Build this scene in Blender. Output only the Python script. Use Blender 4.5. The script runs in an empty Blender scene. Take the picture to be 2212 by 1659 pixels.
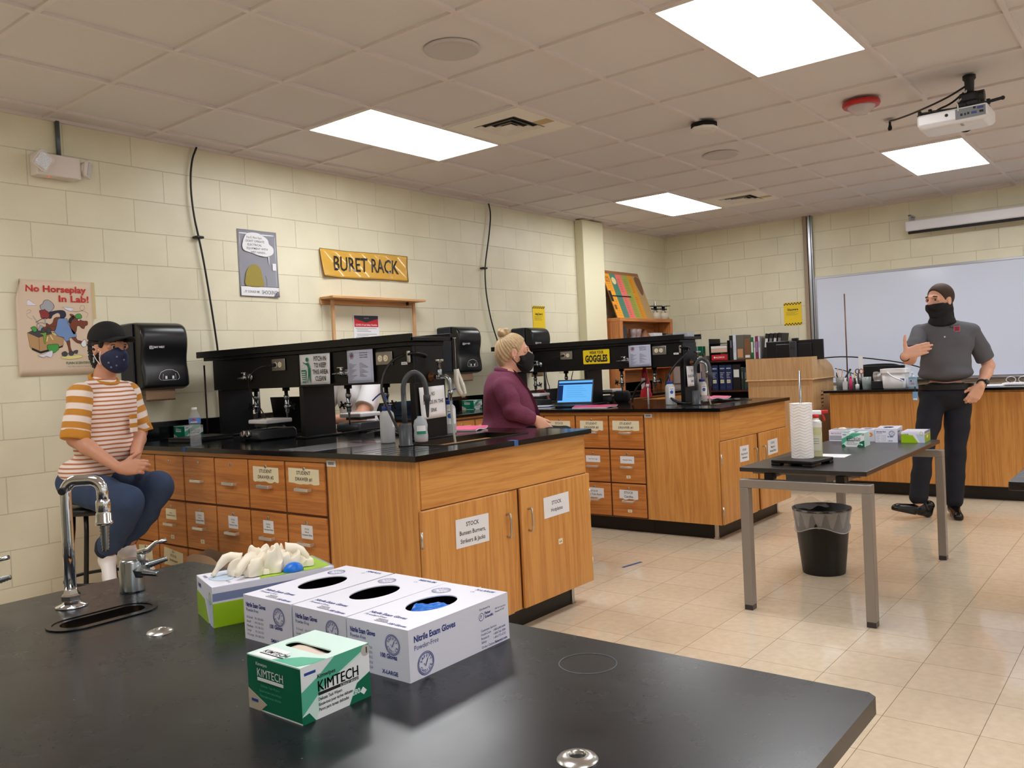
import bpy, bmesh, math, random
from mathutils import Vector, Matrix, Quaternion
import numpy as np

C = bpy.context.scene
COL = C.collection
PI = math.pi

# ---------------------------------------------------------------- camera
cam_data = bpy.data.cameras.new('camera')
cam_data.lens = 29.518
cam_data.sensor_width = 36.0
cam_data.sensor_fit = 'HORIZONTAL'
cam_data.clip_start = 0.02
cam = bpy.data.objects.new('camera', cam_data)
COL.objects.link(cam)
_r = Vector((0.620511, -0.782728, -0.047984)); _u = Vector((0.044987, -0.025557, 0.998661)); _f = Vector((0.782906, 0.621839, -0.019354))
cam.matrix_world = Matrix(((_r.x, _u.x, -_f.x, 0.0), (_r.y, _u.y, -_f.y, 0.0), (_r.z, _u.z, -_f.z, 1.289), (0, 0, 0, 1)))
C.camera = cam

# ---------------------------------------------------------------- world, exposure
world = bpy.data.worlds.new('world'); C.world = world
world.use_nodes = True
world.node_tree.nodes['Background'].inputs[0].default_value = (0.6, 0.7, 0.85, 1)
world.node_tree.nodes['Background'].inputs[1].default_value = 2.0
C.view_settings.view_transform = 'Standard'
C.view_settings.look = 'None'
C.view_settings.gamma = 1.0
C.view_settings.use_curve_mapping = False
C.view_settings.exposure = 0.0
LAMP = 14.2          # emission of the fluorescent ceiling panels

# ---------------------------------------------------------------- materials
def lin(c):
    if isinstance(c, (int, float)): c = (c, c, c)
    return tuple((v / 12.92 if v <= 0.04045 else ((v + 0.055) / 1.055) ** 2.4) for v in [x / 255.0 for x in c])

_M = {}
def mat(name, c=(128, 128, 128), rough=0.5, metal=0.0, coat=0.0, trans=0.0, ior=1.45, alpha=1.0, emit=0.0, spec=0.5, noise=0.0, nscale=8.0, bump=0.0, bscale=60.0, sheen=0.0):
    if name in _M: return _M[name]
    m = bpy.data.materials.new(name); m.use_nodes = True
    nt = m.node_tree; b = nt.nodes['Principled BSDF']
    col = lin(c)
    b.inputs['Base Color'].default_value = (*col, 1)
    b.inputs['Roughness'].default_value = rough
    b.inputs['Metallic'].default_value = metal
    b.inputs['Coat Weight'].default_value = coat
    b.inputs['Coat Roughness'].default_value = 0.08
    b.inputs['Transmission Weight'].default_value = trans
    b.inputs['IOR'].default_value = ior
    b.inputs['Alpha'].default_value = alpha
    b.inputs['Specular IOR Level'].default_value = spec
    b.inputs['Sheen Weight'].default_value = sheen
    if emit:
        b.inputs['Emission Color'].default_value = (*col, 1)
        b.inputs['Emission Strength'].default_value = emit
    if noise or bump:
        tc = nt.nodes.new('ShaderNodeTexCoord')
    if noise:
        n = nt.nodes.new('ShaderNodeTexNoise'); n.inputs['Scale'].default_value = nscale; n.inputs['Detail'].default_value = 4
        nt.links.new(tc.outputs['Object'], n.inputs['Vector'])
        mx = nt.nodes.new('ShaderNodeMix'); mx.data_type = 'RGBA'
        mx.inputs[6].default_value = (*[max(0, v * (1 - noise)) for v in col], 1)
        mx.inputs[7].default_value = (*[min(1, v * (1 + noise)) for v in col], 1)
        nt.links.new(n.outputs['Fac'], mx.inputs[0]); nt.links.new(mx.outputs[2], b.inputs['Base Color'])
    if bump:
        n2 = nt.nodes.new('ShaderNodeTexNoise'); n2.inputs['Scale'].default_value = bscale; n2.inputs['Detail'].default_value = 3
        nt.links.new(tc.outputs['Object'], n2.inputs['Vector'])
        bp = nt.nodes.new('ShaderNodeBump'); bp.inputs['Strength'].default_value = bump; bp.inputs['Distance'].default_value = 0.002
        nt.links.new(n2.outputs['Fac'], bp.inputs['Height']); nt.links.new(bp.outputs['Normal'], b.inputs['Normal'])
    _M[name] = m
    return m

def ramp(nt, stops):
    r = nt.nodes.new('ShaderNodeValToRGB')
    e = r.color_ramp.elements
    while len(e) < len(stops): e.new(0.5)
    for i, (p, c) in enumerate(stops):
        e[i].position = p; e[i].color = (*lin(c), 1)
    return r

def wood(name, c1, c2, axis='Z', scale=1.0, rough=0.35, dark=None):
    """oak veneer: streaks stretched along one axis, fine pores"""
    if name in _M: return _M[name]
    m = bpy.data.materials.new(name); m.use_nodes = True
    nt = m.node_tree; b = nt.nodes['Principled BSDF']
    tc = nt.nodes.new('ShaderNodeTexCoord'); mp = nt.nodes.new('ShaderNodeMapping')
    s = {'X': (0.6, 13, 13), 'Y': (13, 0.6, 13), 'Z': (13, 13, 0.6)}[axis]
    mp.inputs['Scale'].default_value = [v * scale for v in s]
    nt.links.new(tc.outputs['Object'], mp.inputs['Vector'])
    n1 = nt.nodes.new('ShaderNodeTexNoise'); n1.inputs['Scale'].default_value = 1.3; n1.inputs['Detail'].default_value = 5; n1.inputs['Distortion'].default_value = 0.6
    nt.links.new(mp.outputs['Vector'], n1.inputs['Vector'])
    mul = nt.nodes.new('ShaderNodeMath'); mul.operation = 'MULTIPLY'; mul.inputs[1].default_value = 9.0
    nt.links.new(n1.outputs['Fac'], mul.inputs[0])
    fr = nt.nodes.new('ShaderNodeMath'); fr.operation = 'PINGPONG'; fr.inputs[1].default_value = 1.0
    nt.links.new(mul.outputs[0], fr.inputs[0])
    n2 = nt.nodes.new('ShaderNodeTexNoise'); n2.inputs['Scale'].default_value = 14; n2.inputs['Detail'].default_value = 3
    nt.links.new(mp.outputs['Vector'], n2.inputs['Vector'])
    mixf = nt.nodes.new('ShaderNodeMix'); mixf.data_type = 'FLOAT'; mixf.inputs[0].default_value = 0.62
    nt.links.new(fr.outputs[0], mixf.inputs[2]); nt.links.new(n2.outputs['Fac'], mixf.inputs[3])
    rp = ramp(nt, [(0.2, c2), (0.58, c1), (1.0, tuple(min(255, v * 1.07) for v in c1))])
    nt.links.new(mixf.outputs[0], rp.inputs[0])
    nt.links.new(rp.outputs[0], b.inputs['Base Color'])
    b.inputs['Roughness'].default_value = rough
    bp = nt.nodes.new('ShaderNodeBump'); bp.inputs['Strength'].default_value = 0.12; bp.inputs['Distance'].default_value = 0.001
    nt.links.new(n2.outputs['Fac'], bp.inputs['Height']); nt.links.new(bp.outputs['Normal'], b.inputs['Normal'])
    _M[name] = m
    return m

# ---------------------------------------------------------------- geometry builder
def frame(o, x, y=None, z=None):
    """matrix from an origin and axes (2 given -> third computed)"""
    x = Vector(x).normalized()
    if y is not None:
        y = Vector(y); y = (y - x * y.dot(x)).normalized(); z = x.cross(y)
    else:
        z = Vector(z); z = (z - x * z.dot(x)).normalized(); y = z.cross(x)
    m = Matrix((x, y, z)).transposed().to_4x4(); m.translation = Vector(o)
    return m

def T(x, y, z, rz=0.0, rx=0.0, ry=0.0):
    return Matrix.Translation((x, y, z)) @ Matrix.Rotation(rz, 4, 'Z') @ Matrix.Rotation(ry, 4, 'Y') @ Matrix.Rotation(rx, 4, 'X')

I4 = Matrix.Identity(4)

class B:
    def __init__(self, M=None):
        self.bm = bmesh.new(); self.mats = []; self.M = M or I4
    def mi(self, m):
        if m not in self.mats: self.mats.append(m)
        return self.mats.index(m)
    def _face(self, vs, mi, smooth=False):
        try:
            f = self.bm.faces.new(vs); f.material_index = mi; f.smooth = smooth
            return f
        except ValueError:
            return None
    def box(self, a, b, m, bev=0.0, M=None, seg=2):
        x0, y0, z0 = [min(p, q) for p, q in zip(a, b)]; x1, y1, z1 = [max(p, q) for p, q in zip(a, b)]
        MM = self.M @ (M or I4); mi = self.mi(m)
        vs = [self.bm.verts.new(MM @ Vector(p)) for p in ((x0, y0, z0), (x1, y0, z0), (x1, y1, z0), (x0, y1, z0), (x0, y0, z1), (x1, y0, z1), (x1, y1, z1), (x0, y1, z1))]
        fs = [self._face([vs[i] for i in q], mi) for q in ((0, 3, 2, 1), (4, 5, 6, 7), (0, 1, 5, 4), (1, 2, 6, 5), (2, 3, 7, 6), (3, 0, 4, 7))]
        if bev > 0:
            bev = min(bev, 0.49 * min(x1 - x0, y1 - y0, z1 - z0))
            es = list({e for f in fs for e in f.edges})
            r = bmesh.ops.bevel(self.bm, geom=es, offset=bev, segments=seg, profile=0.5, affect='EDGES', clamp_overlap=True)
            for f in r['faces']: f.material_index = mi; f.smooth = True
        return self
    def ring(self, c, r, n, ax, MM, sx=1.0, sy=1.0, rot=0.0):
        z = Vector(ax).normalized()
        x = z.orthogonal().normalized() if abs(z.z) < 0.999 else Vector((1, 0, 0))
        y = z.cross(x)
        return [self.bm.verts.new(MM @ (Vector(c) + x * (math.cos(2 * PI * i / n + rot) * r * sx) + y * (math.sin(2 * PI * i / n + rot) * r * sy))) for i in range(n)]
    def loft(self, rings, mi, cap0=True, cap1=True, smooth=True, closed=True):
        for a, b in zip(rings, rings[1:]):
            n = len(a)
            for i in range(n if closed else n - 1):
                j = (i + 1) % n
                self._face([a[i], a[j], b[j], b[i]], mi, smooth)
        if cap0: self._face(list(reversed(rings[0])), mi)
        if cap1: self._face(rings[-1], mi)
    def cyl(self, p0, p1, r0, m, r1=None, n=20, M=None, cap=True, smooth=True, bev=0.0):
        MM = self.M @ (M or I4); mi = self.mi(m); p0 = Vector(p0); p1 = Vector(p1); r1 = r0 if r1 is None else r1
        ax = p1 - p0
        if bev > 0:
            d = ax.normalized() * bev
            prof = [(p0, r0 - bev), (p0 + d, r0), (p1 - d, r1), (p1, r1 - bev)]
        else: prof = [(p0, r0), (p1, r1)]
        rs = [self.ring(c, max(r, 1e-5), n, ax, MM) for c, r in prof]
        self.loft(rs, mi, cap, cap, smooth)
        return self
    def lathe(self, prof, m, o=(0, 0, 0), ax=(0, 0, 1), n=24, M=None, sx=1.0, sy=1.0, cap0=True, cap1=True, smooth=True, rot=0.0):
        """prof: (radius, height) along ax"""
        MM = self.M @ (M or I4); mi = self.mi(m); o = Vector(o); a = Vector(ax).normalized()
        rs = [self.ring(o + a * h, max(r, 1e-5), n, ax, MM, sx, sy, rot) for r, h in prof]
        self.loft(rs, mi, cap0, cap1, smooth)
        return self
    def tube(self, pts, r, m, n=10, M=None, radii=None, cap=True, smooth_path=0):
        MM = self.M @ (M or I4); mi = self.mi(m)
        P = [Vector(p) for p in pts]
        for _ in range(smooth_path):
            Q = [P[0]]
            for a, b in zip(P, P[1:]): Q += [a * .75 + b * .25, a * .25 + b * .75]
            Q.append(P[-1]); P = Q
        rs = []; up = None
        for i, p in enumerate(P):
            t = ((P[min(i + 1, len(P) - 1)] - p).normalized() + (p - P[max(i - 1, 0)]).normalized())
            if t.length < 1e-6: t = P[-1] - P[0]
            t.normalize()
            if up is None: up = t.orthogonal().normalized()
            else:
                up = up - t * up.dot(t)
                up = t.orthogonal().normalized() if up.length < 1e-6 else up.normalized()
            w = t.cross(up)
            rr = radii[min(i, len(radii) - 1)] if radii else r
            rs.append([self.bm.verts.new(MM @ (p + up * (math.cos(2 * PI * k / n) * rr) + w * (math.sin(2 * PI * k / n) * rr))) for k in range(n)])
        self.loft(rs, mi, cap, cap, True)
        return self
    def prism(self, out, h0, h1, m, M=None, smooth=False):
        """outline (x,y) extruded from z=h0 to h1"""
        MM = self.M @ (M or I4); mi = self.mi(m)
        a = [self.bm.verts.new(MM @ Vector((x, y, h0))) for x, y in out]
        b = [self.bm.verts.new(MM @ Vector((x, y, h1))) for x, y in out]
        self.loft([a, b], mi, True, True, smooth)
        return self
    def frame_prism(self, outer, inner, h0, h1, m, M=None):
        """ring with a hole; both outlines need the same count"""
        MM = self.M @ (M or I4); mi = self.mi(m)
        q = [[self.bm.verts.new(MM @ Vector((x, y, h))) for x, y in o] for o in (outer, inner) for h in (h0, h1)]
        o0, o1, i0, i1 = q; n = len(outer)
        for k in range(n):
            j = (k + 1) % n
            self._face([o0[k], o0[j], o1[j], o1[k]], mi); self._face([i0[j], i0[k], i1[k], i1[j]], mi)
            self._face([o1[k], o1[j], i1[j], i1[k]], mi); self._face([o0[j], o0[k], i0[k], i0[j]], mi)
        return self
    def ball(self, c, r, m, M=None, n=16, s=(1, 1, 1)):
        MM = self.M @ (M or I4); mi = self.mi(m)
        h = max(4, n // 2); rs = []
        for i in range(1, h):
            t = PI * i / h
            rs.append([self.bm.verts.new(MM @ Vector((c[0] + r * s[0] * math.sin(t) * math.cos(2 * PI * k / n), c[1] + r * s[1] * math.sin(t) * math.sin(2 * PI * k / n), c[2] - r * s[2] * math.cos(t)))) for k in range(n)])
        self.loft(rs, mi, False, False)
        lo = self.bm.verts.new(MM @ Vector((c[0], c[1], c[2] - r * s[2]))); hi = self.bm.verts.new(MM @ Vector((c[0], c[1], c[2] + r * s[2])))
        for k in range(n):
            self._face([lo, rs[0][(k + 1) % n], rs[0][k]], mi, True); self._face([hi, rs[-1][k], rs[-1][(k + 1) % n]], mi, True)
        return self
    def poly(self, pts, m, M=None):
        MM = self.M @ (M or I4); mi = self.mi(m)
        self._face([self.bm.verts.new(MM @ Vector(p)) for p in pts], mi)
        return self
    def grid(self, f, nu, nv, m, M=None, smooth=True):
        MM = self.M @ (M or I4); mi = self.mi(m)
        g = [[self.bm.verts.new(MM @ Vector(f(i / nu, j / nv))) for j in range(nv + 1)] for i in range(nu + 1)]
        for i in range(nu):
            for j in range(nv): self._face([g[i][j], g[i + 1][j], g[i + 1][j + 1], g[i][j + 1]], mi, smooth)
        return self
    def sheet(self, f, nu, nv, t, m, M=None):
        """closed thin shell: f(u,v)->point, thickness t along local z"""
        MM = self.M @ (M or I4); mi = self.mi(m)
        G = []
        for dz in (0.0, -t):
            G.append([[self.bm.verts.new(MM @ (Vector(f(i / nu, j / nv)) + Vector((0, 0, dz)))) for j in range(nv + 1)] for i in range(nu + 1)])
        a, b = G
        for i in range(nu):
            for j in range(nv):
                self._face([a[i][j], a[i + 1][j], a[i + 1][j + 1], a[i][j + 1]], mi, True)
                self._face([b[i][j], b[i][j + 1], b[i + 1][j + 1], b[i + 1][j]], mi, True)
        for i in range(nu):
            self._face([a[i][0], b[i][0], b[i + 1][0], a[i + 1][0]], mi); self._face([a[i][nv], a[i + 1][nv], b[i + 1][nv], b[i][nv]], mi)
        for j in range(nv):
            self._face([a[0][j], a[0][j + 1], b[0][j + 1], b[0][j]], mi); self._face([a[nu][j], b[nu][j], b[nu][j + 1], a[nu][j + 1]], mi)
        return self
    def text(self, s, size, m, M=None, x=0.0, y=0.0, align='CENTER', width=None, bold=0.0, z=0.0, wrap=None, xs=1.0):
        """flat lettering in the local xy plane; wrap maps (x,y)->point"""
        vs, fs, w = text_mesh(s, bold)
        k = size; kx = (width / w if width and w > 0 else size * xs)
        tot = w * kx
        ox = x - (tot / 2 if align == 'CENTER' else (tot if align == 'RIGHT' else 0))
        MM = self.M @ (M or I4); mi = self.mi(m)
        bv = []
        for vx, vy in vs:
            px, py = ox + vx * kx, y + vy * k
            bv.append(self.bm.verts.new(MM @ (Vector(wrap(px, py)) if wrap else Vector((px, py, z)))))
        for f in fs: self._face([bv[i] for i in f], mi)
        return self
    def done(self, name, parent=None, label=None, cat=None, group=None, kind=None, loc=None, recalc=False):
        if recalc: bmesh.ops.recalc_face_normals(self.bm, faces=self.bm.faces)
        me = bpy.data.meshes.new(name); self.bm.to_mesh(me); self.bm.free()
        for m in self.mats: me.materials.append(m)
        return link(name, me, parent, label, cat, group, kind, loc)

_T = {}
def text_mesh(s, bold=0.0):
    key = (s, bold)
    if key in _T: return _T[key]
    cu = bpy.data.curves.new('lettering', 'FONT'); cu.body = s; cu.size = 1.0; cu.resolution_u = 2; cu.offset = bold
    ob = bpy.data.objects.new('lettering', cu); COL.objects.link(ob)
    dg = bpy.context.evaluated_depsgraph_get()
    me = bpy.data.meshes.new_from_object(ob.evaluated_get(dg))
    vs = [(v.co.x, v.co.y) for v in me.vertices]; fs = [tuple(p.vertices) for p in me.polygons]
    bpy.data.meshes.remove(me); bpy.data.objects.remove(ob); bpy.data.curves.remove(cu)
    x0 = min([v[0] for v in vs] or [0]); w = max([v[0] for v in vs] or [0]) - x0
    _T[key] = ([(a - x0, b) for a, b in vs], fs, w)
    return _T[key]

def link(name, data, parent=None, label=None, cat=None, group=None, kind=None, loc=None):
    o = bpy.data.objects.new(name, data); COL.objects.link(o)
    if parent is not None:
        o.parent = parent
    if loc is not None: o.location = loc
    if label: o['label'] = label
    if cat: o['category'] = cat
    if group: o['group'] = group
    if kind: o['kind'] = kind
    return o

def thing(name, label, cat, loc=(0, 0, 0), rz=0.0, group=None):
    """Empty at the thing's base; its parts are built in its local space"""
    o = bpy.data.objects.new(name, None); COL.objects.link(o)
    o.location = loc; o.rotation_euler = (0, 0, rz); o.empty_display_size = 0.05
    o['label'] = label; o['category'] = cat
    if group: o['group'] = group
    return o

def copy_tree(o, parent=None):
    c = o.copy(); COL.objects.link(c)
    if parent is not None: c.parent = parent
    for ch in [k for k in o.children]: copy_tree(ch, c)
    return c

def dup(o, loc, rz=None, label=None, group=None):
    c = copy_tree(o); c.location = loc
    if rz is not None: c.rotation_euler = (0, 0, rz)
    if label: c['label'] = label
    if group: c['group'] = group
    return c

# ================================================================ the room
CEIL = 2.84
X0, X1, Y0, Y1 = -3.6, 9.6, -4.4, 5.055

def block_mat(name, comp, c, off_u):
    """painted concrete block: running bond, 16 x 8 inch"""
    m = bpy.data.materials.new(name); m.use_nodes = True
    nt = m.node_tree; b = nt.nodes['Principled BSDF']; L = nt.links
    tc = nt.nodes.new('ShaderNodeTexCoord'); sp = nt.nodes.new('ShaderNodeSeparateXYZ'); L.new(tc.outputs['Object'], sp.inputs[0])
    cb = nt.nodes.new('ShaderNodeCombineXYZ')
    a1 = nt.nodes.new('ShaderNodeMath'); a1.operation = 'SUBTRACT'; a1.inputs[1].default_value = off_u; L.new(sp.outputs[comp], a1.inputs[0])
    a2 = nt.nodes.new('ShaderNodeMath'); a2.operation = 'SUBTRACT'; a2.inputs[1].default_value = 0.008; L.new(sp.outputs[2], a2.inputs[0])
    L.new(a1.outputs[0], cb.inputs[0]); L.new(a2.outputs[0], cb.inputs[1])
    br = nt.nodes.new('ShaderNodeTexBrick'); L.new(cb.outputs[0], br.inputs['Vector'])
    br.inputs['Scale'].default_value = 1; br.inputs['Brick Width'].default_value = 0.4064; br.inputs['Row Height'].default_value = 0.2032
    br.inputs['Mortar Size'].default_value = 0.003; br.inputs['Mortar Smooth'].default_value = 0.6; br.inputs['Bias'].default_value = 0
    br.inputs['Color1'].default_value = (*lin(c), 1); br.inputs['Color2'].default_value = (*lin(tuple(v * 0.985 for v in c)), 1)
    br.inputs['Mortar'].default_value = (*lin(tuple(v * 0.945 for v in c)), 1)
    nz = nt.nodes.new('ShaderNodeTexNoise'); nz.inputs['Scale'].default_value = 2.2; nz.inputs['Detail'].default_value = 4; L.new(tc.outputs['Object'], nz.inputs['Vector'])
    mx = nt.nodes.new('ShaderNodeMix'); mx.data_type = 'RGBA'; mx.blend_type = 'MULTIPLY'; mx.inputs[0].default_value = 1
    rp = ramp(nt, [(0.3, (240, 238, 236)), (0.7, (255, 255, 255))]); L.new(nz.outputs['Fac'], rp.inputs[0])
    L.new(br.outputs['Color'], mx.inputs[6]); L.new(rp.outputs[0], mx.inputs[7]); L.new(mx.outputs[2], b.inputs['Base Color'])
    # mortar groove and roller texture
    bp1 = nt.nodes.new('ShaderNodeBump'); bp1.invert = True; bp1.inputs['Strength'].default_value = 0.8; bp1.inputs['Distance'].default_value = 0.004; L.new(br.outputs['Fac'], bp1.inputs['Height'])
    nf = nt.nodes.new('ShaderNodeTexNoise'); nf.inputs['Scale'].default_value = 75; nf.inputs['Detail'].default_value = 4; L.new(tc.outputs['Object'], nf.inputs['Vector'])
    bp2 = nt.nodes.new('ShaderNodeBump'); bp2.inputs['Strength'].default_value = 0.22; bp2.inputs['Distance'].default_value = 0.003
    L.new(nf.outputs['Fac'], bp2.inputs['Height']); L.new(bp1.outputs['Normal'], bp2.inputs['Normal']); L.new(bp2.outputs['Normal'], b.inputs['Normal'])
    b.inputs['Roughness'].default_value = 0.38
    b.inputs['Specular IOR Level'].default_value = 0.4
    return m

WALLC = (238, 232, 205)
blockX = block_mat('painted_block_side', 0, WALLC, 0.2372)
blockY = block_mat('painted_block_end', 1, WALLC, 0.1456)
paint_plain = mat('wall_paint', (232, 225, 194), 0.4, bump=0.15, bscale=80)

def floor_mat():
    m = bpy.data.materials.new('vinyl_tile_floor'); m.use_nodes = True
    nt = m.node_tree; b = nt.nodes['Principled BSDF']; L = nt.links
    tc = nt.nodes.new('ShaderNodeTexCoord'); mp = nt.nodes.new('ShaderNodeMapping'); L.new(tc.outputs['Object'], mp.inputs['Vector'])
    mp.inputs['Location'].default_value = (-0.0312, -0.2405, 0)     # joints seen at x = 2.947 + k, y = 0.841 + k
    br = nt.nodes.new('ShaderNodeTexBrick'); L.new(mp.outputs[0], br.inputs['Vector'])
    br.offset = 0.0; br.inputs['Scale'].default_value = 1; br.inputs['Brick Width'].default_value = 0.3048; br.inputs['Row Height'].default_value = 0.3048
    br.inputs['Mortar Size'].default_value = 0.0011; br.inputs['Mortar Smooth'].default_value = 0.2; br.inputs['Bias'].default_value = 0
    br.inputs['Color1'].default_value = (*lin((236, 220, 196)), 1); br.inputs['Color2'].default_value = (*lin((230, 214, 190)), 1); br.inputs['Mortar'].default_value = (*lin((140, 118, 96)), 1)
    n1 = nt.nodes.new('ShaderNodeTexNoise'); n1.inputs['Scale'].default_value = 26; n1.inputs['Detail'].default_value = 6; L.new(tc.outputs['Object'], n1.inputs['Vector'])
    n2 = nt.nodes.new('ShaderNodeTexNoise'); n2.inputs['Scale'].default_value = 1.6; n2.inputs['Detail'].default_value = 5; L.new(tc.outputs['Object'], n2.inputs['Vector'])
    r1 = ramp(nt, [(0.3, (243, 241, 238)), (0.7, (255, 255, 255))]); L.new(n1.outputs['Fac'], r1.inputs[0])
    r2 = ramp(nt, [(0.35, (246, 244, 240)), (0.7, (255, 255, 255))]); L.new(n2.outputs['Fac'], r2.inputs[0])
    m1 = nt.nodes.new('ShaderNodeMix'); m1.data_type = 'RGBA'; m1.blend_type = 'MULTIPLY'; m1.inputs[0].default_value = 1
    m2 = nt.nodes.new('ShaderNodeMix'); m2.data_type = 'RGBA'; m2.blend_type = 'MULTIPLY'; m2.inputs[0].default_value = 1
    L.new(br.outputs['Color'], m1.inputs[6]); L.new(r1.outputs[0], m1.inputs[7]); L.new(m1.outputs[2], m2.inputs[6]); L.new(r2.outputs[0], m2.inputs[7]); L.new(m2.outputs[2], b.inputs['Base Color'])
    r3 = nt.nodes.new('ShaderNodeMapRange'); r3.inputs[1].default_value = 0.3; r3.inputs[2].default_value = 0.7; r3.inputs[3].default_value = 0.055; r3.inputs[4].default_value = 0.12
    L.new(n2.outputs['Fac'], r3.inputs[0]); L.new(r3.outputs[0], b.inputs['Roughness'])
    n3 = nt.nodes.new('ShaderNodeTexNoise'); n3.inputs['Scale'].default_value = 5; L.new(tc.outputs['Object'], n3.inputs['Vector'])
    bp = nt.nodes.new('ShaderNodeBump'); bp.inputs['Strength'].default_value = 0.06; bp.inputs['Distance'].default_value = 0.01; L.new(n3.outputs['Fac'], bp.inputs['Height'])
    bp1 = nt.nodes.new('ShaderNodeBump'); bp1.invert = True; bp1.inputs['Strength'].default_value = 0.4; bp1.inputs['Distance'].default_value = 0.001; L.new(br.outputs['Fac'], bp1.inputs['Height']); L.new(bp.outputs['Normal'], bp1.inputs['Normal'])
    L.new(bp1.outputs['Normal'], b.inputs['Normal'])
    b.inputs['Specular IOR Level'].default_value = 0.6
    return m

B().box((X0 - .2, Y0 - .2, -.1), (X1 + .2, Y1 + .2, 0), floor_mat()).done('floor', kind='structure')
tile = mat('ceiling_tile', (226, 220, 219), 0.95, noise=0.03, nscale=300, bump=0.2, bscale=420, spec=0.1)
grid_m = mat('ceiling_grid_paint', (228, 218, 216), 0.5)

# ceiling: one slab with tiles laid in, lit panels and grilles sit below it
B().box((X0 - .2, Y0 - .2, CEIL + .012), (X1 + .2, Y1 + .2, CEIL + .1), tile).done('ceiling', kind='structure')
b = B()
GX = [2.163 + .6096 * k for k in range(-9, 13)]; GY = [3.027 + .6096 * k for k in range(-12, 4)]
GX = [v for v in GX if X0 < v < X1 - .02]; GY = [v for v in GY if Y0 < v < Y1 - .02]
PAN = [(kx, ky) for kx in (-4, 2, 8) for ky in (1, -3, -7, -11)]      # 2 x 4 foot lit panels
for gx in GX:
    cuts = sorted([(3.027 + .6096 * ky, 3.027 + .6096 * (ky + 1)) for kx, ky in PAN if abs(gx - (2.163 + .6096 * (kx + 1))) < .01])
    y = Y0
    for a, c in cuts + [(Y1, Y1)]:
        b.box((gx - .012, y, CEIL - .002), (gx + .012, a, CEIL + .012), grid_m); y = c
for gy in GY: b.box((X0, gy - .012, CEIL - .0035), (X1, gy + .012, CEIL + .012), grid_m)
b.done('trim_1', kind='structure')
b = B()
b.box((X0, Y1 - .022, CEIL - .006), (X1, Y1, CEIL + .012), grid_m).box((X1 - .022, Y0, CEIL - .006), (X1, Y1 - .022, CEIL + .012), grid_m)
b.done('trim_2', kind='structure')

B().box((X0 - .2, Y1, 0), (X1 + .2, Y1 + .15, CEIL + .1), blockX).done('wall_left', kind='structure')
B().box((X1, Y0, 0), (X1 + .15, Y1, CEIL + .1), blockY).done('wall_back', kind='structure')
B().box((X0 - .15, Y0, 0), (X0, Y1, CEIL + .1), blockY).done('wall_rear', kind='structure')
# right wall, out of view, with a run of windows
WY = Y0
b = B()
b.box((X0, WY - .15, 0), (X1, WY, 1.0), blockX).box((X0, WY - .15, 2.3), (X1, WY, CEIL + .1), blockX)
wins = [(-2.6, -0.6), (0.6, 2.6), (3.8, 5.8), (7.0, 9.0)]
xs = [X0] + [v for w in wins for v in w] + [X1]
for a, c in zip(xs[0::2], xs[1::2]): b.box((a, WY - .15, 1.0), (c, WY, 2.3), blockX)
b.done('wall_right', kind='structure')
alum = mat('window_aluminium', (150, 152, 155), 0.35, metal=0.8)
glassm = mat('window_glass', (245, 250, 252), 0.02, alpha=0.12)
for i, (a, c) in enumerate(wins):
    f = B()
    for q in ((a, 1.0, a + .05, 2.3), (c - .05, 1.0, c, 2.3), ((a + c) / 2 - .02, 1.0, (a + c) / 2 + .02, 2.3)): f.box((q[0], WY - .1, q[1]), (q[2], WY - .04, q[3]), alum)
    f.box((a, WY - .1, 1.0), (c, WY - .04, 1.05), alum).box((a, WY - .1, 2.25), (c, WY - .04, 2.3), alum)
    w = f.done('window_%d' % (i + 1), kind='structure')
    B().box((a + .05, WY - .075, 1.05), (c - .05, WY - .068, 2.25), glassm).done('pane', w)

# pilaster on the left wall
B().box((7.57, 4.95, 0), (7.98, Y1, CEIL), paint_plain, bev=.006).done('trim_3', kind='structure')
# vinyl base
basem = mat('vinyl_base', (28, 26, 25), 0.35)
B().box((X0, Y1 - .006, 0), (2.44, Y1, .1), basem).done('baseboard_left', kind='structure')
B().box((X1 - .006, Y0, 0), (X1, Y1, .1), basem).done('baseboard_back', kind='structure')

# ---------------------------------------------------------------- lit ceiling panels
lamp_m = bpy.data.materials.new('lit_diffuser'); lamp_m.use_nodes = True
nt = lamp_m.node_tree; nt.nodes.remove(nt.nodes['Principled BSDF'])
em = nt.nodes.new('ShaderNodeEmission'); em.inputs[0].default_value = (0.975, 0.985, 1.0, 1); em.inputs[1].default_value = LAMP
nt.links.new(em.outputs[0], nt.nodes['Material Output'].inputs[0])
panel_frame = mat('panel_frame', (225, 215, 210), 0.4)
def ceiling_panel(x, y, label):
    o = thing('ceiling_light', label, 'ceiling light', (x, y, CEIL), 0, 'lit ceiling panels')
    f = B()
    for a, c in (((0, 0), (1.219, .022)), ((0, .588), (1.219, .61)), ((0, .022), (.022, .588)), ((1.197, .022), (1.219, .588))):
        f.box((a[0], a[1], -.004), (c[0], c[1], .011), panel_frame)
    f.done('frame', o)
    B().box((.022, .022, -.001), (1.197, .588, .008), lamp_m).done('diffuser', o)
    return o
gx = lambda k: 2.163 + .6096 * k
gy = lambda k: 3.027 + .6096 * k
ceiling_panel(gx(2), gy(1), 'lit ceiling panel over the left wall, above the yellow buret rack sign')
ceiling_panel(gx(2), gy(-3), 'biggest lit ceiling panel, cut by the top edge of the photo')
ceiling_panel(gx(8), gy(1), 'lit ceiling panel in front of the wall pilaster, beside a small air vent')
ceiling_panel(gx(8), gy(-3), 'lit ceiling panel just below the projector')
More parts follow.
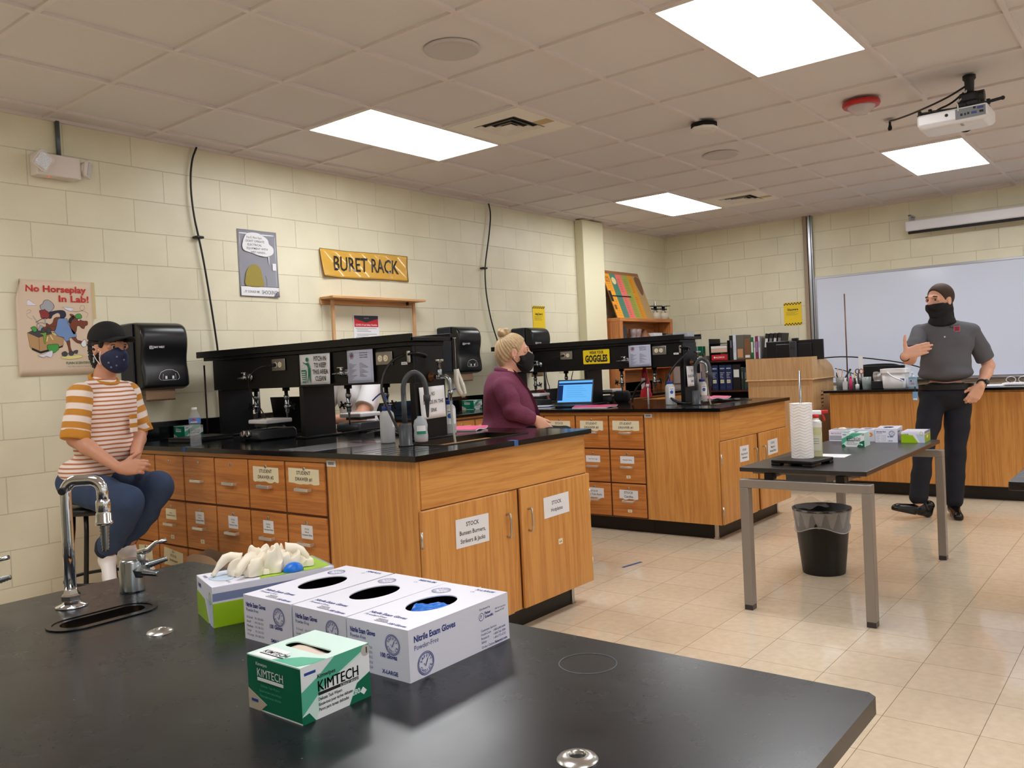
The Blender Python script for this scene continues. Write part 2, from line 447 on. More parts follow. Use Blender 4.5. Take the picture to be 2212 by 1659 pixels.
for kx, ky, lb in ((-4, 1, 'lit ceiling panel behind the camera on the left'), (-4, -3, 'lit ceiling panel behind the camera'), (2, -7, 'lit ceiling panel over the middle of the room, right of the photo'), (8, -7, 'lit ceiling panel near the whiteboard, right of the photo'), (-4, -7, 'lit ceiling panel behind the camera on the right'),
                   (2, -11, 'lit ceiling panel by the windows, mid room'), (8, -11, 'lit ceiling panel by the windows, whiteboard end'), (-4, -11, 'lit ceiling panel by the windows, rear')):
    ceiling_panel(gx(kx), gy(ky), lb)

# ================================================================ lab furniture
oakZ = wood('oak_vertical', (206, 146, 78), (184, 120, 56), 'Z')
oakX = wood('oak_along_x', (206, 146, 78), (184, 120, 56), 'X')
oakY = wood('oak_along_y', (206, 146, 78), (184, 120, 56), 'Y')
oakD = wood('oak_drawer_front', (196, 126, 62), (164, 96, 42), 'Y', scale=.9)
groove = mat('shadow_gap_wood', (88, 48, 22), 0.7)

def epoxy(name, c, rough, spots=0.0):
    if name in _M: return _M[name]
    m = mat(name, c, rough)
    nt = m.node_tree; b = nt.nodes['Principled BSDF']; L = nt.links
    tc = nt.nodes.new('ShaderNodeTexCoord')
    n = nt.nodes.new('ShaderNodeTexNoise'); n.inputs['Scale'].default_value = 3.5; n.inputs['Detail'].default_value = 6; n.inputs['Roughness'].default_value = 0.65; L.new(tc.outputs['Object'], n.inputs['Vector'])
    mr = nt.nodes.new('ShaderNodeMapRange'); mr.inputs[1].default_value = 0.35; mr.inputs[2].default_value = 0.75; mr.inputs[3].default_value = rough * 0.92; mr.inputs[4].default_value = rough * 1.15
    L.new(n.outputs['Fac'], mr.inputs[0]); L.new(mr.outputs[0], b.inputs['Roughness'])
    if spots:
        n2 = nt.nodes.new('ShaderNodeTexNoise'); n2.inputs['Scale'].default_value = 55; n2.inputs['Detail'].default_value = 2; L.new(tc.outputs['Object'], n2.inputs['Vector'])
        n3 = nt.nodes.new('ShaderNodeTexNoise'); n3.inputs['Scale'].default_value = 6; n3.inputs['Detail'].default_value = 8; n3.inputs['Distortion'].default_value = 2; L.new(tc.outputs['Object'], n3.inputs['Vector'])
        r2 = ramp(nt, [(0.74, (0, 0, 0)), (0.78, (255, 255, 255))]); L.new(n2.outputs['Fac'], r2.inputs[0])
        r3 = ramp(nt, [(0.5, (0, 0, 0)), (0.85, (90, 90, 90))]); L.new(n3.outputs['Fac'], r3.inputs[0])
        mx = nt.nodes.new('ShaderNodeMix'); mx.data_type = 'RGBA'; mx.blend_type = 'ADD'; mx.inputs[0].default_value = 1
        L.new(r2.outputs[0], mx.inputs[6]); L.new(r3.outputs[0], mx.inputs[7])
        m3 = nt.nodes.new('ShaderNodeMix'); m3.data_type = 'RGBA'; m3.inputs[6].default_value = (*lin(c), 1); m3.inputs[7].default_value = (*lin((120, 124, 130)), 1)
        rgb = nt.nodes.new('ShaderNodeRGBToBW'); L.new(mx.outputs[2], rgb.inputs[0])
        ml = nt.nodes.new('ShaderNodeMath'); ml.operation = 'MULTIPLY'; ml.inputs[1].default_value = spots; L.new(rgb.outputs[0], ml.inputs[0])
        L.new(ml.outputs[0], m3.inputs[0]); L.new(m3.outputs[2], b.inputs['Base Color'])
    return m
top_m = epoxy('black_epoxy_top', (12, 13, 15), 0.13)
top_fg = epoxy('worn_black_epoxy_top', (21, 23, 28), 0.27, 0.5)
black_m = mat('black_phenolic', (9, 9, 11), 0.36, spec=.35)
toe_m = mat('black_toe_kick', (16, 15, 14), 0.4)
steel = mat('brushed_steel', (190, 188, 184), 0.28, metal=1)
chrome = mat('chrome', (215, 216, 220), 0.09, metal=1)
dullchrome = mat('dull_chrome', (150, 155, 158), 0.25, metal=1)
paper = mat('white_paper', (225, 225, 228), 0.6)
paper_old = mat('yellowed_label_paper', (226, 216, 184), 0.6)
ink = mat('black_print', (25, 25, 28), 0.6)
greyink = mat('grey_print', (110, 110, 116), 0.6)

def off(o): return Matrix.Translation(-Vector(o.location))

# --- small hardware ------------------------------------------------------------
def pull(bld, M, w=.1):
    """bent flat pull: local x along, z out of the front"""
    t = .0075
    pm = mat('bright_pull', (226, 224, 220), .32, metal=.75)
    bld.box((-w / 2, -t, .022), (w / 2, t, .028), pm, bev=.002, M=M)
    for s in (-1, 1): bld.box((s * w / 2 - s * .007, -t, 0), (s * w / 2, t, .025), pm, bev=.0015, M=M)

def label_lines(bld, M, w, h, lines, m=paper, size=.014, z=.0008, im=None, gap=1.3, y0=None, bold=.012):
    im = im or ink
    bld.box((-w / 2, -h / 2, 0), (w / 2, h / 2, z), m, M=M)
    n = len(lines); tot = (n - 1) * size * gap
    for i, s in enumerate(lines):
        bld.text(s, size, im, M=M, y=(y0 if y0 is not None else tot / 2 - size * .35) - i * size * gap, z=z + .0004, bold=bold, width=None, align='CENTER')

def torn_label(bld, M, w, h, lines, size, m=paper_old, seed=1, im=None):
    rnd = random.Random(seed)
    n = 9; out = [(-w / 2, h / 2), (-w / 2 - .002, -h / 2 + .004)]
    for i in range(n): out.append((-w / 2 + w * (i + .5) / n, -h / 2 + rnd.uniform(-.006, .005)))
    out += [(w / 2, -h / 2 + .002), (w / 2, h / 2 - .003)]
    bld.prism(out, 0, .0008, m, M=M)
    for i, s in enumerate(lines):
        bld.text(s, size, im or ink, M=M, y=(len(lines) - 1) * size * .6 - size * .3 - i * size * 1.25, z=.0013, bold=.012)

def drawer(parent, M, w, h, name='drawer', label=None, small=None, lock=True, seed=0, grain=None, handle_dy=-.005, aged=False):
    """drawer front in local coordinates: origin = centre of front, x right, y up, z out"""
    d = B(M).box((-w / 2, -h / 2, -.01), (w / 2, h / 2, .012), grain or oakD, bev=.004)
    dr = d.done(name, parent)
    hb = B(M @ T(0, handle_dy, .012)); pull(hb, I4, .1); hb.done('handle', dr)
    if lock:
        B(M).lathe([(.009, .012), (.009, .0145), (.0065, .0155), (.0, .0155)], steel, n=16, o=(0, h / 2 - .03, 0)).box((-.001, h / 2 - .035, .0153), (.001, h / 2 - .025, .0162), ink).done('lock', dr)
    if label:
        lb = B(M @ T(label.get('x', 0), label['y'], .0125, label.get('r', 0)))
        if label.get('torn'): torn_label(lb, I4, label['w'], label['h'], label['t'], label['s'], seed=seed, m=label.get('m', paper_old))
        else: label_lines(lb, I4, label['w'], label['h'], label['t'], size=label['s'], m=label.get('m', paper))
        lb.done('label', dr)
    if small:
        lb = B(M @ T(.005, -h / 2 + .045, .0125, .03)); label_lines(lb, I4, .036, .022, [small], m=paper_old, size=.014); lb.done('number_tag', dr)
    return dr

def FX(x, y, z):
    """local frame on a plane facing -x: local x -> -y (right as seen from the camera), local y -> up, z out"""
    return frame((x, y, z), (0, -1, 0), (0, 0, 1))
def FY(x, y, z):
    """plane facing -y: local x -> +x, y up, z out toward -y"""
    return frame((x, y, z), (1, 0, 0), (0, 0, 1))

ZC = .94; TOPT = .025
SD2 = dict(y=.062, w=.21, h=.075, t=['STUDENT', 'DRAWER #2'], s=.024, torn=True)
SD1 = dict(y=.062, w=.23, h=.075, t=['STUDENT', 'DRAWER #1'], s=.024, torn=True)
def stk(lines, y=.05, w=.085, h=.065, s=.0125, **k): return dict(y=y, w=w, h=h, t=lines, s=s, **k)

def island_cabinets(x0, spec, lbl1, lbl2, doorlabels, end_small, first_y=3.105, ncol=6):
    """x0 = plane of the drawer fronts; the peninsula is 1.30 m thick"""
    xb = x0 + .012; xe = x0 + 1.295
    ywall = Y1
    o = thing('drawer_cabinet', lbl1, 'cabinet', (xb, first_y, 0))
    b = B(off(o))
    b.box((xb, first_y + .001, .115), (xe, ywall, ZC - TOPT), oakZ)
    # thin dark reveals behind the drawer fronts
    b.box((xb - .003, first_y + .004, .118), (xb + .004, first_y + .305 * ncol, .905), groove)
    b.done('body', o)
    B(off(o)).box((xb + .075, first_y + .001, 0), (xe - .075, ywall, .1149), toe_m).done('toe_kick', o)
    B(off(o)).box((xb - .004, first_y, .89), (xb + .006, ywall, ZC - TOPT), oakY).done('top_rail', o)
    for c in range(ncol):
        yc = first_y + .305 * c + .1575
        for r_ in range(3):
            zc = (.7635, .505, .248)[r_]
            s = spec.get((c, r_), {})
            drawer(o, off(o) @ FX(xb, yc, zc), .292, .247, label=s.get('label'), small=s.get('small'), seed=c * 3 + r_, handle_dy=s.get('hd', -.005))
    s = thing('sink_cabinet', lbl2, 'cabinet', (xb, 2.527, 0))
    b = B(off(s))
    b.box((xb, 2.527, .115), (xe, first_y - .001, ZC - TOPT), oakZ)
    b.box((xb + .02, 2.522, .705), (xe - .02, 2.528, ZC - TOPT), oakX)
    b.box((xb + .59, 2.5245, .119), (xb + .598, 2.5275, .702), groove).box((xb + .676, 2.5245, .119), (xb + .684, 2.5275, .702), groove).box((xb + .02, 2.5245, .7), (xe - .01, 2.5275, .7055), groove)
    b.done('body', s)
    t = B(off(s)).box((xb + .075, 2.6, 0), (xe - .075, first_y - .001, .1149), toe_m)
    t.done('toe_kick', s)
    for cx in (xb + .075, xe - .075):
        B(off(s)).box((cx - .012, 2.592, 0), (cx + .012, 2.616, .115), steel, bev=.003).box((cx - .016, 2.588, 0), (cx + .016, 2.62, .012), steel, bev=.002).done('corner_guard', s)
    for k, (a, c) in enumerate(((x0 + .012, x0 + .607), (x0 + .692, x0 + 1.297))):
        M = off(s) @ FY((a + c) / 2, 2.524, .41); w = c - a; h = .584
        d = B(M).box((-w / 2, -h / 2, 0), (w / 2, h / 2, .018), oakZ, bev=.005).done('door', s)
        hx = (w / 2 - .032) * (1 if k == 0 else -1) + (0 if k == 0 else .02)
        hb = B(M @ T(hx, .135, .018)); hb.tube([(0, -.052, 0), (0, -.056, .018), (0, -.05, .026), (0, .05, .026), (0, .056, .018), (0, .052, 0)], .0052, steel, smooth_path=1); hb.done('handle', d)
        for hz in (-.2, .17):
            hxg = -w / 2 if k == 0 else w / 2
            B(M).cyl((hxg, hz - .035, .014), (hxg, hz + .035, .014), .005, steel, n=10).done('hinge', d)
        lx, lz, lw, lh, lines, sz = doorlabels[k]
        lb = B(M @ T(lx, lz, .0185, (-.02 if k == 0 else .015))); label_lines(lb, I4, lw, lh, lines, size=sz, gap=1.35); lb.done('label', d)
        lb = B(M @ T(lx + .02, lz - .19 if k else -.12, .0185)); label_lines(lb, I4, .035, .028, [end_small[k]], m=paper_old, size=.015); lb.done('number_tag', d)
    return o, s

spec1 = {(0, 0): dict(label=dict(SD1, y=.058, x=-.005)), (1, 0): dict(label=dict(SD2, y=.055)),
         (0, 1): dict(label=stk(['STOCK', '100-mL', 'Volumetric Flasks'], s=.0105), small='12'), (1, 1): dict(label=stk(['STOCK', '200-mL', 'Volumetric Flasks'], s=.0105), small='16'),
         (2, 1): dict(label=stk(['STOCK', '25-mL', 'Volumetric Flasks'], s=.0105)), (3, 1): dict(label=stk(['STOCK', '50-mL', 'Volumetric Flasks'], s=.0105, x=-.01), small='21'),
         (4, 1): dict(label=stk(['50-mL', 'Graduated Cylinders'], w=.11, h=.06, s=.0105, m=paper_old), small='22'), (4, 2): dict(label=dict(y=.055, w=.2, h=.1, t=['STOCK', 'Graduated'], s=.02, torn=True, r=-.1)),
         (5, 2): dict(label=dict(y=.06, w=.15, h=.09, t=['STOCK'], s=.02, torn=True, r=.08))}
dl1 = [(.02, .155, .225, .128, ['STOCK', 'Bunsen Burners,', 'Strikers & Jacks'], .027), (-.012, .168, .22, .105, ['STOCK', 'Hotplates'], .026)]
X_I1 = 2.49
D1, S1 = island_cabinets(X_I1, spec1, 'long bank of oak drawers beside the seated person in the cap', 'oak sink cabinet whose door is labelled Bunsen Burners, Strikers & Jacks', dl1, ['6-B', '6-A'])
spec2 = {(0, 0): dict(label=dict(SD1, y=.05)), (1, 0): dict(label=dict(SD2, y=.05)), (2, 0): dict(label=dict(SD2, t=['STOCK', '>150mL'], y=.05)),
         (0, 1): dict(label=stk(['Weather Sticks'], w=.12, h=.055, s=.013), small='12'), (1, 1): dict(label=stk(['Test Tube Tongs'], w=.13, h=.05, s=.012)),
         (0, 2): dict(label=dict(y=.045, w=.16, h=.07, t=['STOCK', 'Candles'], s=.024, torn=True, m=paper), small='15'), (1, 2): dict(label=dict(y=.045, w=.17, h=.08, t=['STOCK', 'Test Tube Racks'], s=.02, torn=True, m=paper))}
dl2 = [(.085, .17, .16, .115, ['STOCK', 'Ring Stands &', 'Voltmeters'], .021), (-.05, .165, .2, .115, ['STOCK', 'Magnetic', 'Stirring Plates'], .023)]
X_I2 = X_I1 + 2.965
D2, S2 = island_cabinets(X_I2, spec2, 'bank of oak drawers behind the woman in the maroon jacket', 'oak sink cabinet behind the wastebasket table, doors labelled Ring Stands and Magnetic', dl2, ['4-B', '4-A'])

def rect(x0, y0, x1, y1, r=.0, n=6):
    if r <= 0: return [(x0, y0), (x1, y0), (x1, y1), (x0, y1)]
    o = []
    for cx, cy, a in ((x1 - r, y0 + r, -PI / 2), (x1 - r, y1 - r, 0), (x0 + r, y1 - r, PI / 2), (x0 + r, y0 + r, PI)):
        for i in range(n + 1): o.append((cx + r * math.cos(a + PI / 2 * i / n), cy + r * math.sin(a + PI / 2 * i / n)))
    return o

def island_top(x0, label):
    o = thing('worktop', label, 'worktop', (x0, 2.49, ZC))
    w = 1.338; L = Y1 - 2.49
    b = B()
    # sink opening x .34-.98, y .09-.49 from the front edge
    sx0, sx1, sy0, sy1 = .39, 1.04, .2, .49
    b.frame_prism(rect(0, 0, w, L), rect(sx0, sy0, sx1, sy1), -TOPT, 0, top_m)
    b.done('top', o)
    # drain grooves: thin dark cuts beside the sink
    g = B()
    for k in range(5): g.box((.04, .14 + k * .07, -.0004), (.3, .146 + k * .07, .0006), mat('groove_black', (6, 6, 6), .5))
    g.done('drain_groove', o)
    s = B()
    bl = mat('sink_black', (14, 14, 15), .3)
    s.box((sx0, sy0, -.25), (sx1, sy1, -.24), bl)
    s.box((sx0, sy0, -.24), (sx0 + .012, sy1, .004), bl).box((sx1 - .012, sy0, -.24), (sx1, sy1, .004), bl).box((sx0 + .012, sy0, -.24), (sx1 - .012, sy0 + .012, .004), bl).box((sx0 + .012, sy1 - .012, -.24), (sx1 - .012, sy1, .004), bl)
    s.done('sink_basin', o)
    return o
W1 = island_top(2.465, 'black epoxy worktop of the nearer peninsula, hotplate and wash bottle on it')
W2 = island_top(5.43, 'black epoxy worktop of the farther peninsula with open laptop on it')

# counters along the left wall
def wall_run(x0, x1, label, clabel, drawers=True, spec=None):
    o = thing('worktop', label, 'worktop', (x0, 4.43, ZC))
    B().box((0, 0, -TOPT), (x1 - x0, Y1 - 4.43, 0), top_m, bev=.003).done('top', o)
    B().box((0, Y1 - 4.43 - .02, .0005), (x1 - x0, Y1 - 4.43, .115), top_m, bev=.003).done('backsplash', o)
    c = thing('wall_cabinet', clabel, 'cabinet', (x0, 4.455, 0))
    B().box((0.005, 0, .115), (x1 - x0 - .005, Y1 - 4.455, ZC - TOPT - .0005), oakZ).box((.02, -.003, .12), (x1 - x0 - .02, .004, .9), groove).done('body', c)
    B().box((0.01, .075, 0), (x1 - x0 - .01, Y1 - 4.455, .1149), toe_m).done('toe_kick', c)
    n = int((x1 - x0 - .04) / .3); w = (x1 - x0 - .04) / n
    for i in range(n):
        for r_ in range(3):
            s = (spec or {}).get((i, r_), {})
            drawer(c, Matrix.Translation((.02 + w * (i + .5), 0, (.7635, .505, .248)[r_])) @ FY(0, 0, 0), w - .012, .247, label=s.get('label'), small=s.get('small'), seed=40 + i * 3 + r_, grain=oakX)
wall_run(4.45, 5.428, 'black counter along the wall between the two peninsulas', 'oak drawer unit under the wall counter between the peninsulas', spec={(2, 0): dict(label=dict(SD1, t=['STOCK', '46-125 mL'], w=.24, y=.04)), (1, 0): dict(label=dict(SD1, t=['STOCK', '250 mL'], w=.2, y=.05))})
wall_run(6.771, 9.10, 'black counter along the wall past the farther peninsula', 'oak drawer unit in the far left corner of the room')
# backsplashes behind the racks belong to the peninsula worktops
for o in (W1, W2):
    B().box((0, Y1 - 2.49 - .02, .0005), (1.338, Y1 - 2.49, .115), top_m, bev=.003).done('backsplash', o)

# ---------------------------------------------------------------- reagent racks
ivory = mat('ivory_plastic', (236, 226, 196), 0.4)
plate_m = mat('steel_outlet_plate', (150, 148, 146), 0.3, metal=1)
def outlet(parent, M, plug=False):
    """duplex outlet lying sideways: local x right, y up, z out"""
    b = B(M).box((-.062, -.036, 0), (.062, .036, .008), plate_m, bev=.004)
    o = b.done('outlet_plate', parent)
    for s in (-1, 1):
        r_ = B(M).cyl((s * .021 - .004, 0, .006), (s * .021 - .004, 0, .0105), .0165, ivory, n=20)
        for q in (-.007, .007): r_.box((s * .021 - .008, q - .001, .0104), (s * .021 - .001, q + .001, .0109), ink)
        r_.cyl((s * .021 + .004, 0, .0104), (s * .021 + .004, 0, .0109), .0025, ink, n=8)
        r_.done('receptacle', o)
    if plug:
        B(M).cyl((-.025, 0, .011), (-.025, -.002, .034), .012, ink, r1=.009, n=14).cyl((-.025, -.002, .033), (-.045, -.006, .045), .006, ink, r1=.004, n=10).done('plug', o)
    return o

def turret_valve(parent, M, name='gas_valve'):
    """panel mounted gas cock with hose nozzle; z out of panel, nozzle toward -x"""
    b = B(M).lathe([(.026, 0), (.026, .004), (.018, .007), (.012, .010), (.012, .03)], dullchrome, n=24)
    b.ball((0, 0, .036), .017, dullchrome)
    b.cyl((0, 0, .036), (-.045, -.002, .036), .010, dullchrome, r1=.007, n=14)
    b.lathe([(.0075, 0)] + [(.0075 - (i % 2) * .002 - i * .0004, .004 * (i + 1)) for i in range(9)], dullchrome, o=(-.043, -.002, .036), ax=(-1, 0, 0), n=12)
    o = b.done(name, parent)
    B(M).cyl((-.004, .012, .036), (-.004, .03, .036), .008, chrome, n=12).box((-.03, .028, .03), (.014, .034, .042), chrome, bev=.002, M=T(-.004, 0, 0)).done('lever', o)
    return o

def drop_valve(parent, x, y, z, side, kind, M):
    """pipe dropping from the under side of the rack box, needle valve with four-lobed handle, hose barb; side = -1/+1 along y for the handle"""
    b = B(M)
    b.cyl((x, y, z), (x, y, z - .02), .022, black_m, n=16).cyl((x, y, z - .005), (x, y, z - .075), .011, mat('dark_pipe', (46, 48, 50), .4, metal=.6), n=14)
    b.lathe([(.014, 0), (.016, -.006), (.016, -.02), (.013, -.026)], dullchrome, o=(x, y, z - .045), n=12)
    b.cyl((x, y, z - .072), (x, y, z - .15), .013, dullchrome, n=14, bev=.003)
    b.ball((x, y, z - .115), .019, dullchrome)
    b.cyl((x, y, z - .115), (x, y + side * .05, z - .112), .009, dullchrome, n=12)
    b.lathe([(.011, 0), (.008, -.006), (.0075, -.01), (.006, -.012), (.007, -.018), (.005, -.02), (.0062, -.028), (.004, -.032), (.004, -.075 if kind == 'long' else -.05)], dullchrome, o=(x, y, z - .148), n=12)
    o = b.done('drop_valve', parent)
    h = B(M)
    c = Vector((x, y + side * .052, z - .112))
    for a in range(4):
        d = Vector((math.cos(a * PI / 2 + .5), 0, math.sin(a * PI / 2 + .5))) * .024
        h.tube([c, c + d * .7, c + d], .005, black_m, radii=[.005, .004, .0065], n=8)
    h.cyl(c - Vector((0, side * .006, 0)), c + Vector((0, side * .01, 0)), .009, black_m, n=12)
    h.done('valve_handle', o)
    return o

def reagent_rack(x0, label, other):
    """x0 = plane of the shelf front edge"""
    o = thing('reagent_rack', label, 'rack', (x0 + .04, 3.03, ZC))
    M = off(o)
    xf, xb = x0 + .04, x0 + .27
    b = B(M).box((x0, 3.0, 1.447), (x0 + .31, 4.95, 1.468), black_m, bev=.003)
    b.box((x0 + .018, 3.045, 1.424), (x0 + .292, 4.9, 1.4465), black_m, bev=.003)
    b.done('shelf', o)
    for a, c in ((x0, x0 + .016), (x0 + .294, x0 + .31)):
        B(M).box((a - .001, 3.0, 1.446), (c, 4.95, 1.486), black_m, bev=.002).done('lip', o)
    for ya, yb in ((3.03, 3.955), (3.957, 4.83)):
        B(M).box((xf, ya, 1.236), (xf + .02, yb, 1.4238), black_m, bev=.002).done('front_panel', o)
        B(M).box((xb - .02, ya, 1.236), (xb, yb, 1.4238), black_m, bev=.002).done('rear_panel', o)
    B(M).box((xf + .02, 3.03, 1.236), (xb - .02, 4.83, 1.25), black_m).done('underside', o)
    for ya in (3.03, 3.93, 4.755):
        B(M).box((xf + .001, ya, ZC + .001), (xb - .001, ya + .035, 1.2358), black_m, bev=.002).done('support_panel', o)
        B(M).box((xf - .02, ya - .03, ZC + .0005), (xb + .02, ya + .065, ZC + .012), black_m, bev=.003).done('foot', o)
    for ya in (3.03, 4.79):
        B(M).box((xf + .02, ya, 1.25), (xb - .02, ya + .02, 1.4238), black_m).done('end_cheek', o)
    return o
R1 = reagent_rack(2.98, 'black reagent rack on the nearer peninsula with the PITCH IN sign', False)
R2 = reagent_rack(2.98 + 2.965, 'black reagent rack on the farther peninsula with the yellow WEAR YOUR GOGGLES sign', True)

# ---------------------------------------------------------------- instructor bench
o = thing('worktop', 'black worktop of the front demonstration bench behind the standing man', 'worktop', (7.83, -3.6, ZC))
B().box((0, 0, -TOPT), (.78, 6.168, 0), top_m, bev=.003).done('top', o)
c = thing('demonstration_bench', 'long oak front bench cabinet with plain panels behind the standing man', 'bench', (7.87, -3.56, 0))
b = B().box((0, 0, .115), (.7, 6.085, ZC - TOPT - .0005), oakZ)
b.done('body', c)
for k in range(5):
    B().box((-.008, .02 + k * 1.22, .12), (-.0005, 1.2 + k * 1.22, .9), oakZ, bev=.002).done('panel', c)
B().box((.055, .02, 0), (.62, 6.06, .1149), toe_m).done('toe_kick', c)

# ---------------------------------------------------------------- nearest bench
o = thing('worktop', 'scratched black worktop in the foreground holding the glove boxes', 'worktop', (-1.3, .347, .80))
FGTOP = o
W = 2.54; Lr = 1.793
b = B()
# cup sink: long oval opening
cs = (2.11, 1.47)   # centre in local coordinates
o = FGTOP
# rails around the cup sink opening, worktop as four slabs
ox0, ox1, oy0, oy1 = 2.045, 2.235, 1.425, 1.50
def oval(cx, cy, l, w, n=24):
    o_ = []
    for i in range(n):
        a = 2 * PI * (i + .5) / n
        o_.append((cx + math.copysign(max(l / 2 - w / 2, 0), math.cos(a)) + w / 2 * math.cos(a), cy + w / 2 * math.sin(a)))
    return o_
hole = oval((ox0 + ox1) / 2, (oy0 + oy1) / 2, .20, .085)
outer = []
for i, (px, py) in enumerate(hole):          # sides and rounded corners of the slab
    q = i / 24.0
    outer.append(None)
per = [(W, 1.50), (W, Lr - .012), (W - .012, Lr), (2.10, Lr), (2.0, Lr), (1.9, Lr), (1.6, Lr), (1.2, Lr), (.8, Lr), (.012, Lr), (0, Lr - .012), (0, 1.2), (0, .8), (0, .012), (.012, 0), (.9, 0), (1.3, 0), (1.7, 0), (2.0, 0), (2.3, 0), (W - .012, 0), (W, .012), (W, 1.0), (W, 1.35)]
b.frame_prism(per, hole, -TOPT, 0, top_fg)
b.done('top', o)
sk = mat('cup_sink_black', (12, 12, 13), .22)
b = B()
cx, cy = (ox0 + ox1) / 2, (oy0 + oy1) / 2
b.frame_prism(oval(cx, cy, .228, .115), oval(cx, cy, .206, .094), .0005, .003, sk)
b.frame_prism(oval(cx, cy, .2055, .0935), oval(cx, cy, .176, .064), -.004, .0012, sk)
ri = [[b.bm.verts.new(Vector((p[0], p[1], z))) for p in oval(cx, cy, l, w)] for l, w, z in ((.176, .064, .001), (.17, .058, -.05), (.15, .045, -.12))]
b.loft(ri, b.mi(sk), False, True)
b.done('cup_sink', o)
# faint ring and disc: a stain on the top
b = B().lathe([(.048, 0), (.048, .0004), (.046, .0005), (.046, .0001)], mat('pale_stain', (84, 88, 92), .5), n=40, o=(2.432, .422, .0001), cap0=False, cap1=False)
b.done('ring_stain', o)
c = thing('bench_cabinet', 'oak cabinet under the foreground black worktop', 'cabinet', (-1.25, .43, 0))
B().box((0, 0, .1), (2.43, 1.68, .80 - TOPT - .0005), oakZ).done('body', c)
B().box((.05, .07, 0), (2.36, 1.6, .0999), toe_m).done('toe_kick', c)
# bench whose corner shows at the right edge
o = thing('worktop', 'dark bench corner at the right edge of the photo', 'worktop', (3.42, -1.4, .80))
B().box((0, 0, -.032), (1.5, 1.885, 0), top_fg, bev=.003).done('top', o)
c = thing('bench_cabinet', 'oak cabinet under the dark bench at the right edge', 'cabinet', (3.52, -1.35, 0))
B().box((0, 0, .1), (1.3, 1.7, .80 - .0325), oakZ).done('body', c)
B().box((.05, .05, 0), (1.25, 1.65, .0999), toe_m).done('toe_kick', c)

# ---------------------------------------------------------------- the free standing table
tl = mat('table_laminate', (46, 44, 44), 0.28, noise=.1, nscale=40)
legm = mat('grey_powder_coat', (150, 145, 140), 0.35, metal=.35)
foot_m = mat('clear_dark_foot', (60, 54, 58), .2)
o = thing('work_table', 'black topped table on square grey tube legs in the middle of the floor', 'table', (4.04, 1.12, 0))
M = off(o)
B(M).box((4.05, 1.145, .705), (5.585, 1.765, .728), tl, bev=.003).done('tabletop', o)
for k, xx in enumerate((4.04, 5.55)):
    f = B(M); f.box((xx, 1.125, .625), (xx + .055, 1.765, .667), legm, bev=.003); fr = f.done('leg_frame', o)
    for yy in (1.125, 1.72):
        B(M).box((xx, yy, .025), (xx + .055, yy + .045, .6249), legm, bev=.003).done('leg', o)
        B(M).box((xx + .001, yy + .001, 0), (xx + .054, yy + .044, .0249), foot_m, bev=.002).done('leg_foot', o)
b = B(M)
b.box((4.11, 1.19, .69), (4.15, 1.72, .7048), legm).box((5.49, 1.19, .69), (5.53, 1.72, .7048), legm)
b.box((4.11, 1.25, .668), (5.53, 1.29, .7), legm).box((4.11, 1.62, .668), (5.53, 1.66, .7), legm)
b.box((4.14, 1.36, .65), (4.6, 1.56, .69), mat('grey_tray', (120, 120, 128), .4))
b.box((4.06, 1.25, .667), (4.12, 1.29, .7), black_m).box((4.06, 1.6, .667), (4.12, 1.64, .7), black_m)
b.done('support_rail', o)

# ================================================================ things on the walls
red = mat('print_red', (200, 44, 44), .6); green_i = mat('print_green', (30, 120, 84), .6); yel = mat('print_yellow', (240, 205, 30), .5)
white_p = mat('bright_white_paper', (236, 236, 240), .5); blue_p = mat('cool_white_paper', (196, 202, 226), .5)
tan_p = mat('aged_poster_paper', (226, 203, 178), .55); brown_h = mat('print_brown', (124, 62, 36), .6); denim = mat('print_denim', (118, 148, 200), .6)
dgrey = mat('print_dark_grey', (70, 68, 74), .6); olive = mat('print_olive', (158, 142, 62), .6); lgrey = mat('print_light_grey', (168, 170, 178), .45)
bgreen = mat('print_bright_green', (72, 160, 72), .6); lyel = mat('print_pale_yellow', (236, 226, 150), .6); tanb = mat('print_tan', (190, 150, 104), .6); lilac = mat('print_lilac_white', (232, 230, 246), .6)

def stroke(b, pts, w, m, z, M=None, map=None):
    P = [Vector((p[0], p[1])) for p in (pts if map is None else [map(*p) for p in pts])]
    L, R = [], []
    for i, p in enumerate(P):
        t = (P[min(i + 1, len(P) - 1)] - P[max(i - 1, 0)]).normalized(); n = Vector((-t.y, t.x)) * (w / 2)
        L.append(p + n); R.append(p - n)
    for i in range(len(P) - 1):
        b.poly([(*L[i], z), (*R[i], z), (*R[i + 1], z), (*L[i + 1], z)], m, M)

def curve(pts, n=6, closed=False):
    """Catmull-Rom through 2D points"""
    P = [Vector(p) for p in pts]; o = []; N = len(P)
    rng = range(N if closed else N - 1)
    for i in rng:
        a, b_, c, d = (P[(i - 1) % N] if closed or i > 0 else P[0], P[i], P[(i + 1) % N], P[(i + 2) % N] if closed or i + 2 < N else P[-1])
        for k in range(n):
            t = k / n
            o.append(tuple(0.5 * ((2 * b_) + (c - a) * t + (2 * a - 5 * b_ + 4 * c - d) * t * t + (3 * b_ - a - 3 * c + d) * t ** 3)))
    if not closed: o.append(tuple(P[-1]))
    return o

def blob(b, pts, m, z, mp, outline=None, ow=.002, smooth=True):
    q = [mp(*p) for p in (curve(pts, 5, True) if smooth else pts)]
    # wind counter-clockwise
    A = sum(q[i][0] * q[(i + 1) % len(q)][1] - q[(i + 1) % len(q)][0] * q[i][1] for i in range(len(q)))
    if A < 0: q = q[::-1]
    b.poly([(x, y, z) for x, y in q], m)
    if outline: stroke(b, q + [q[0]], ow, outline, z + .0002)

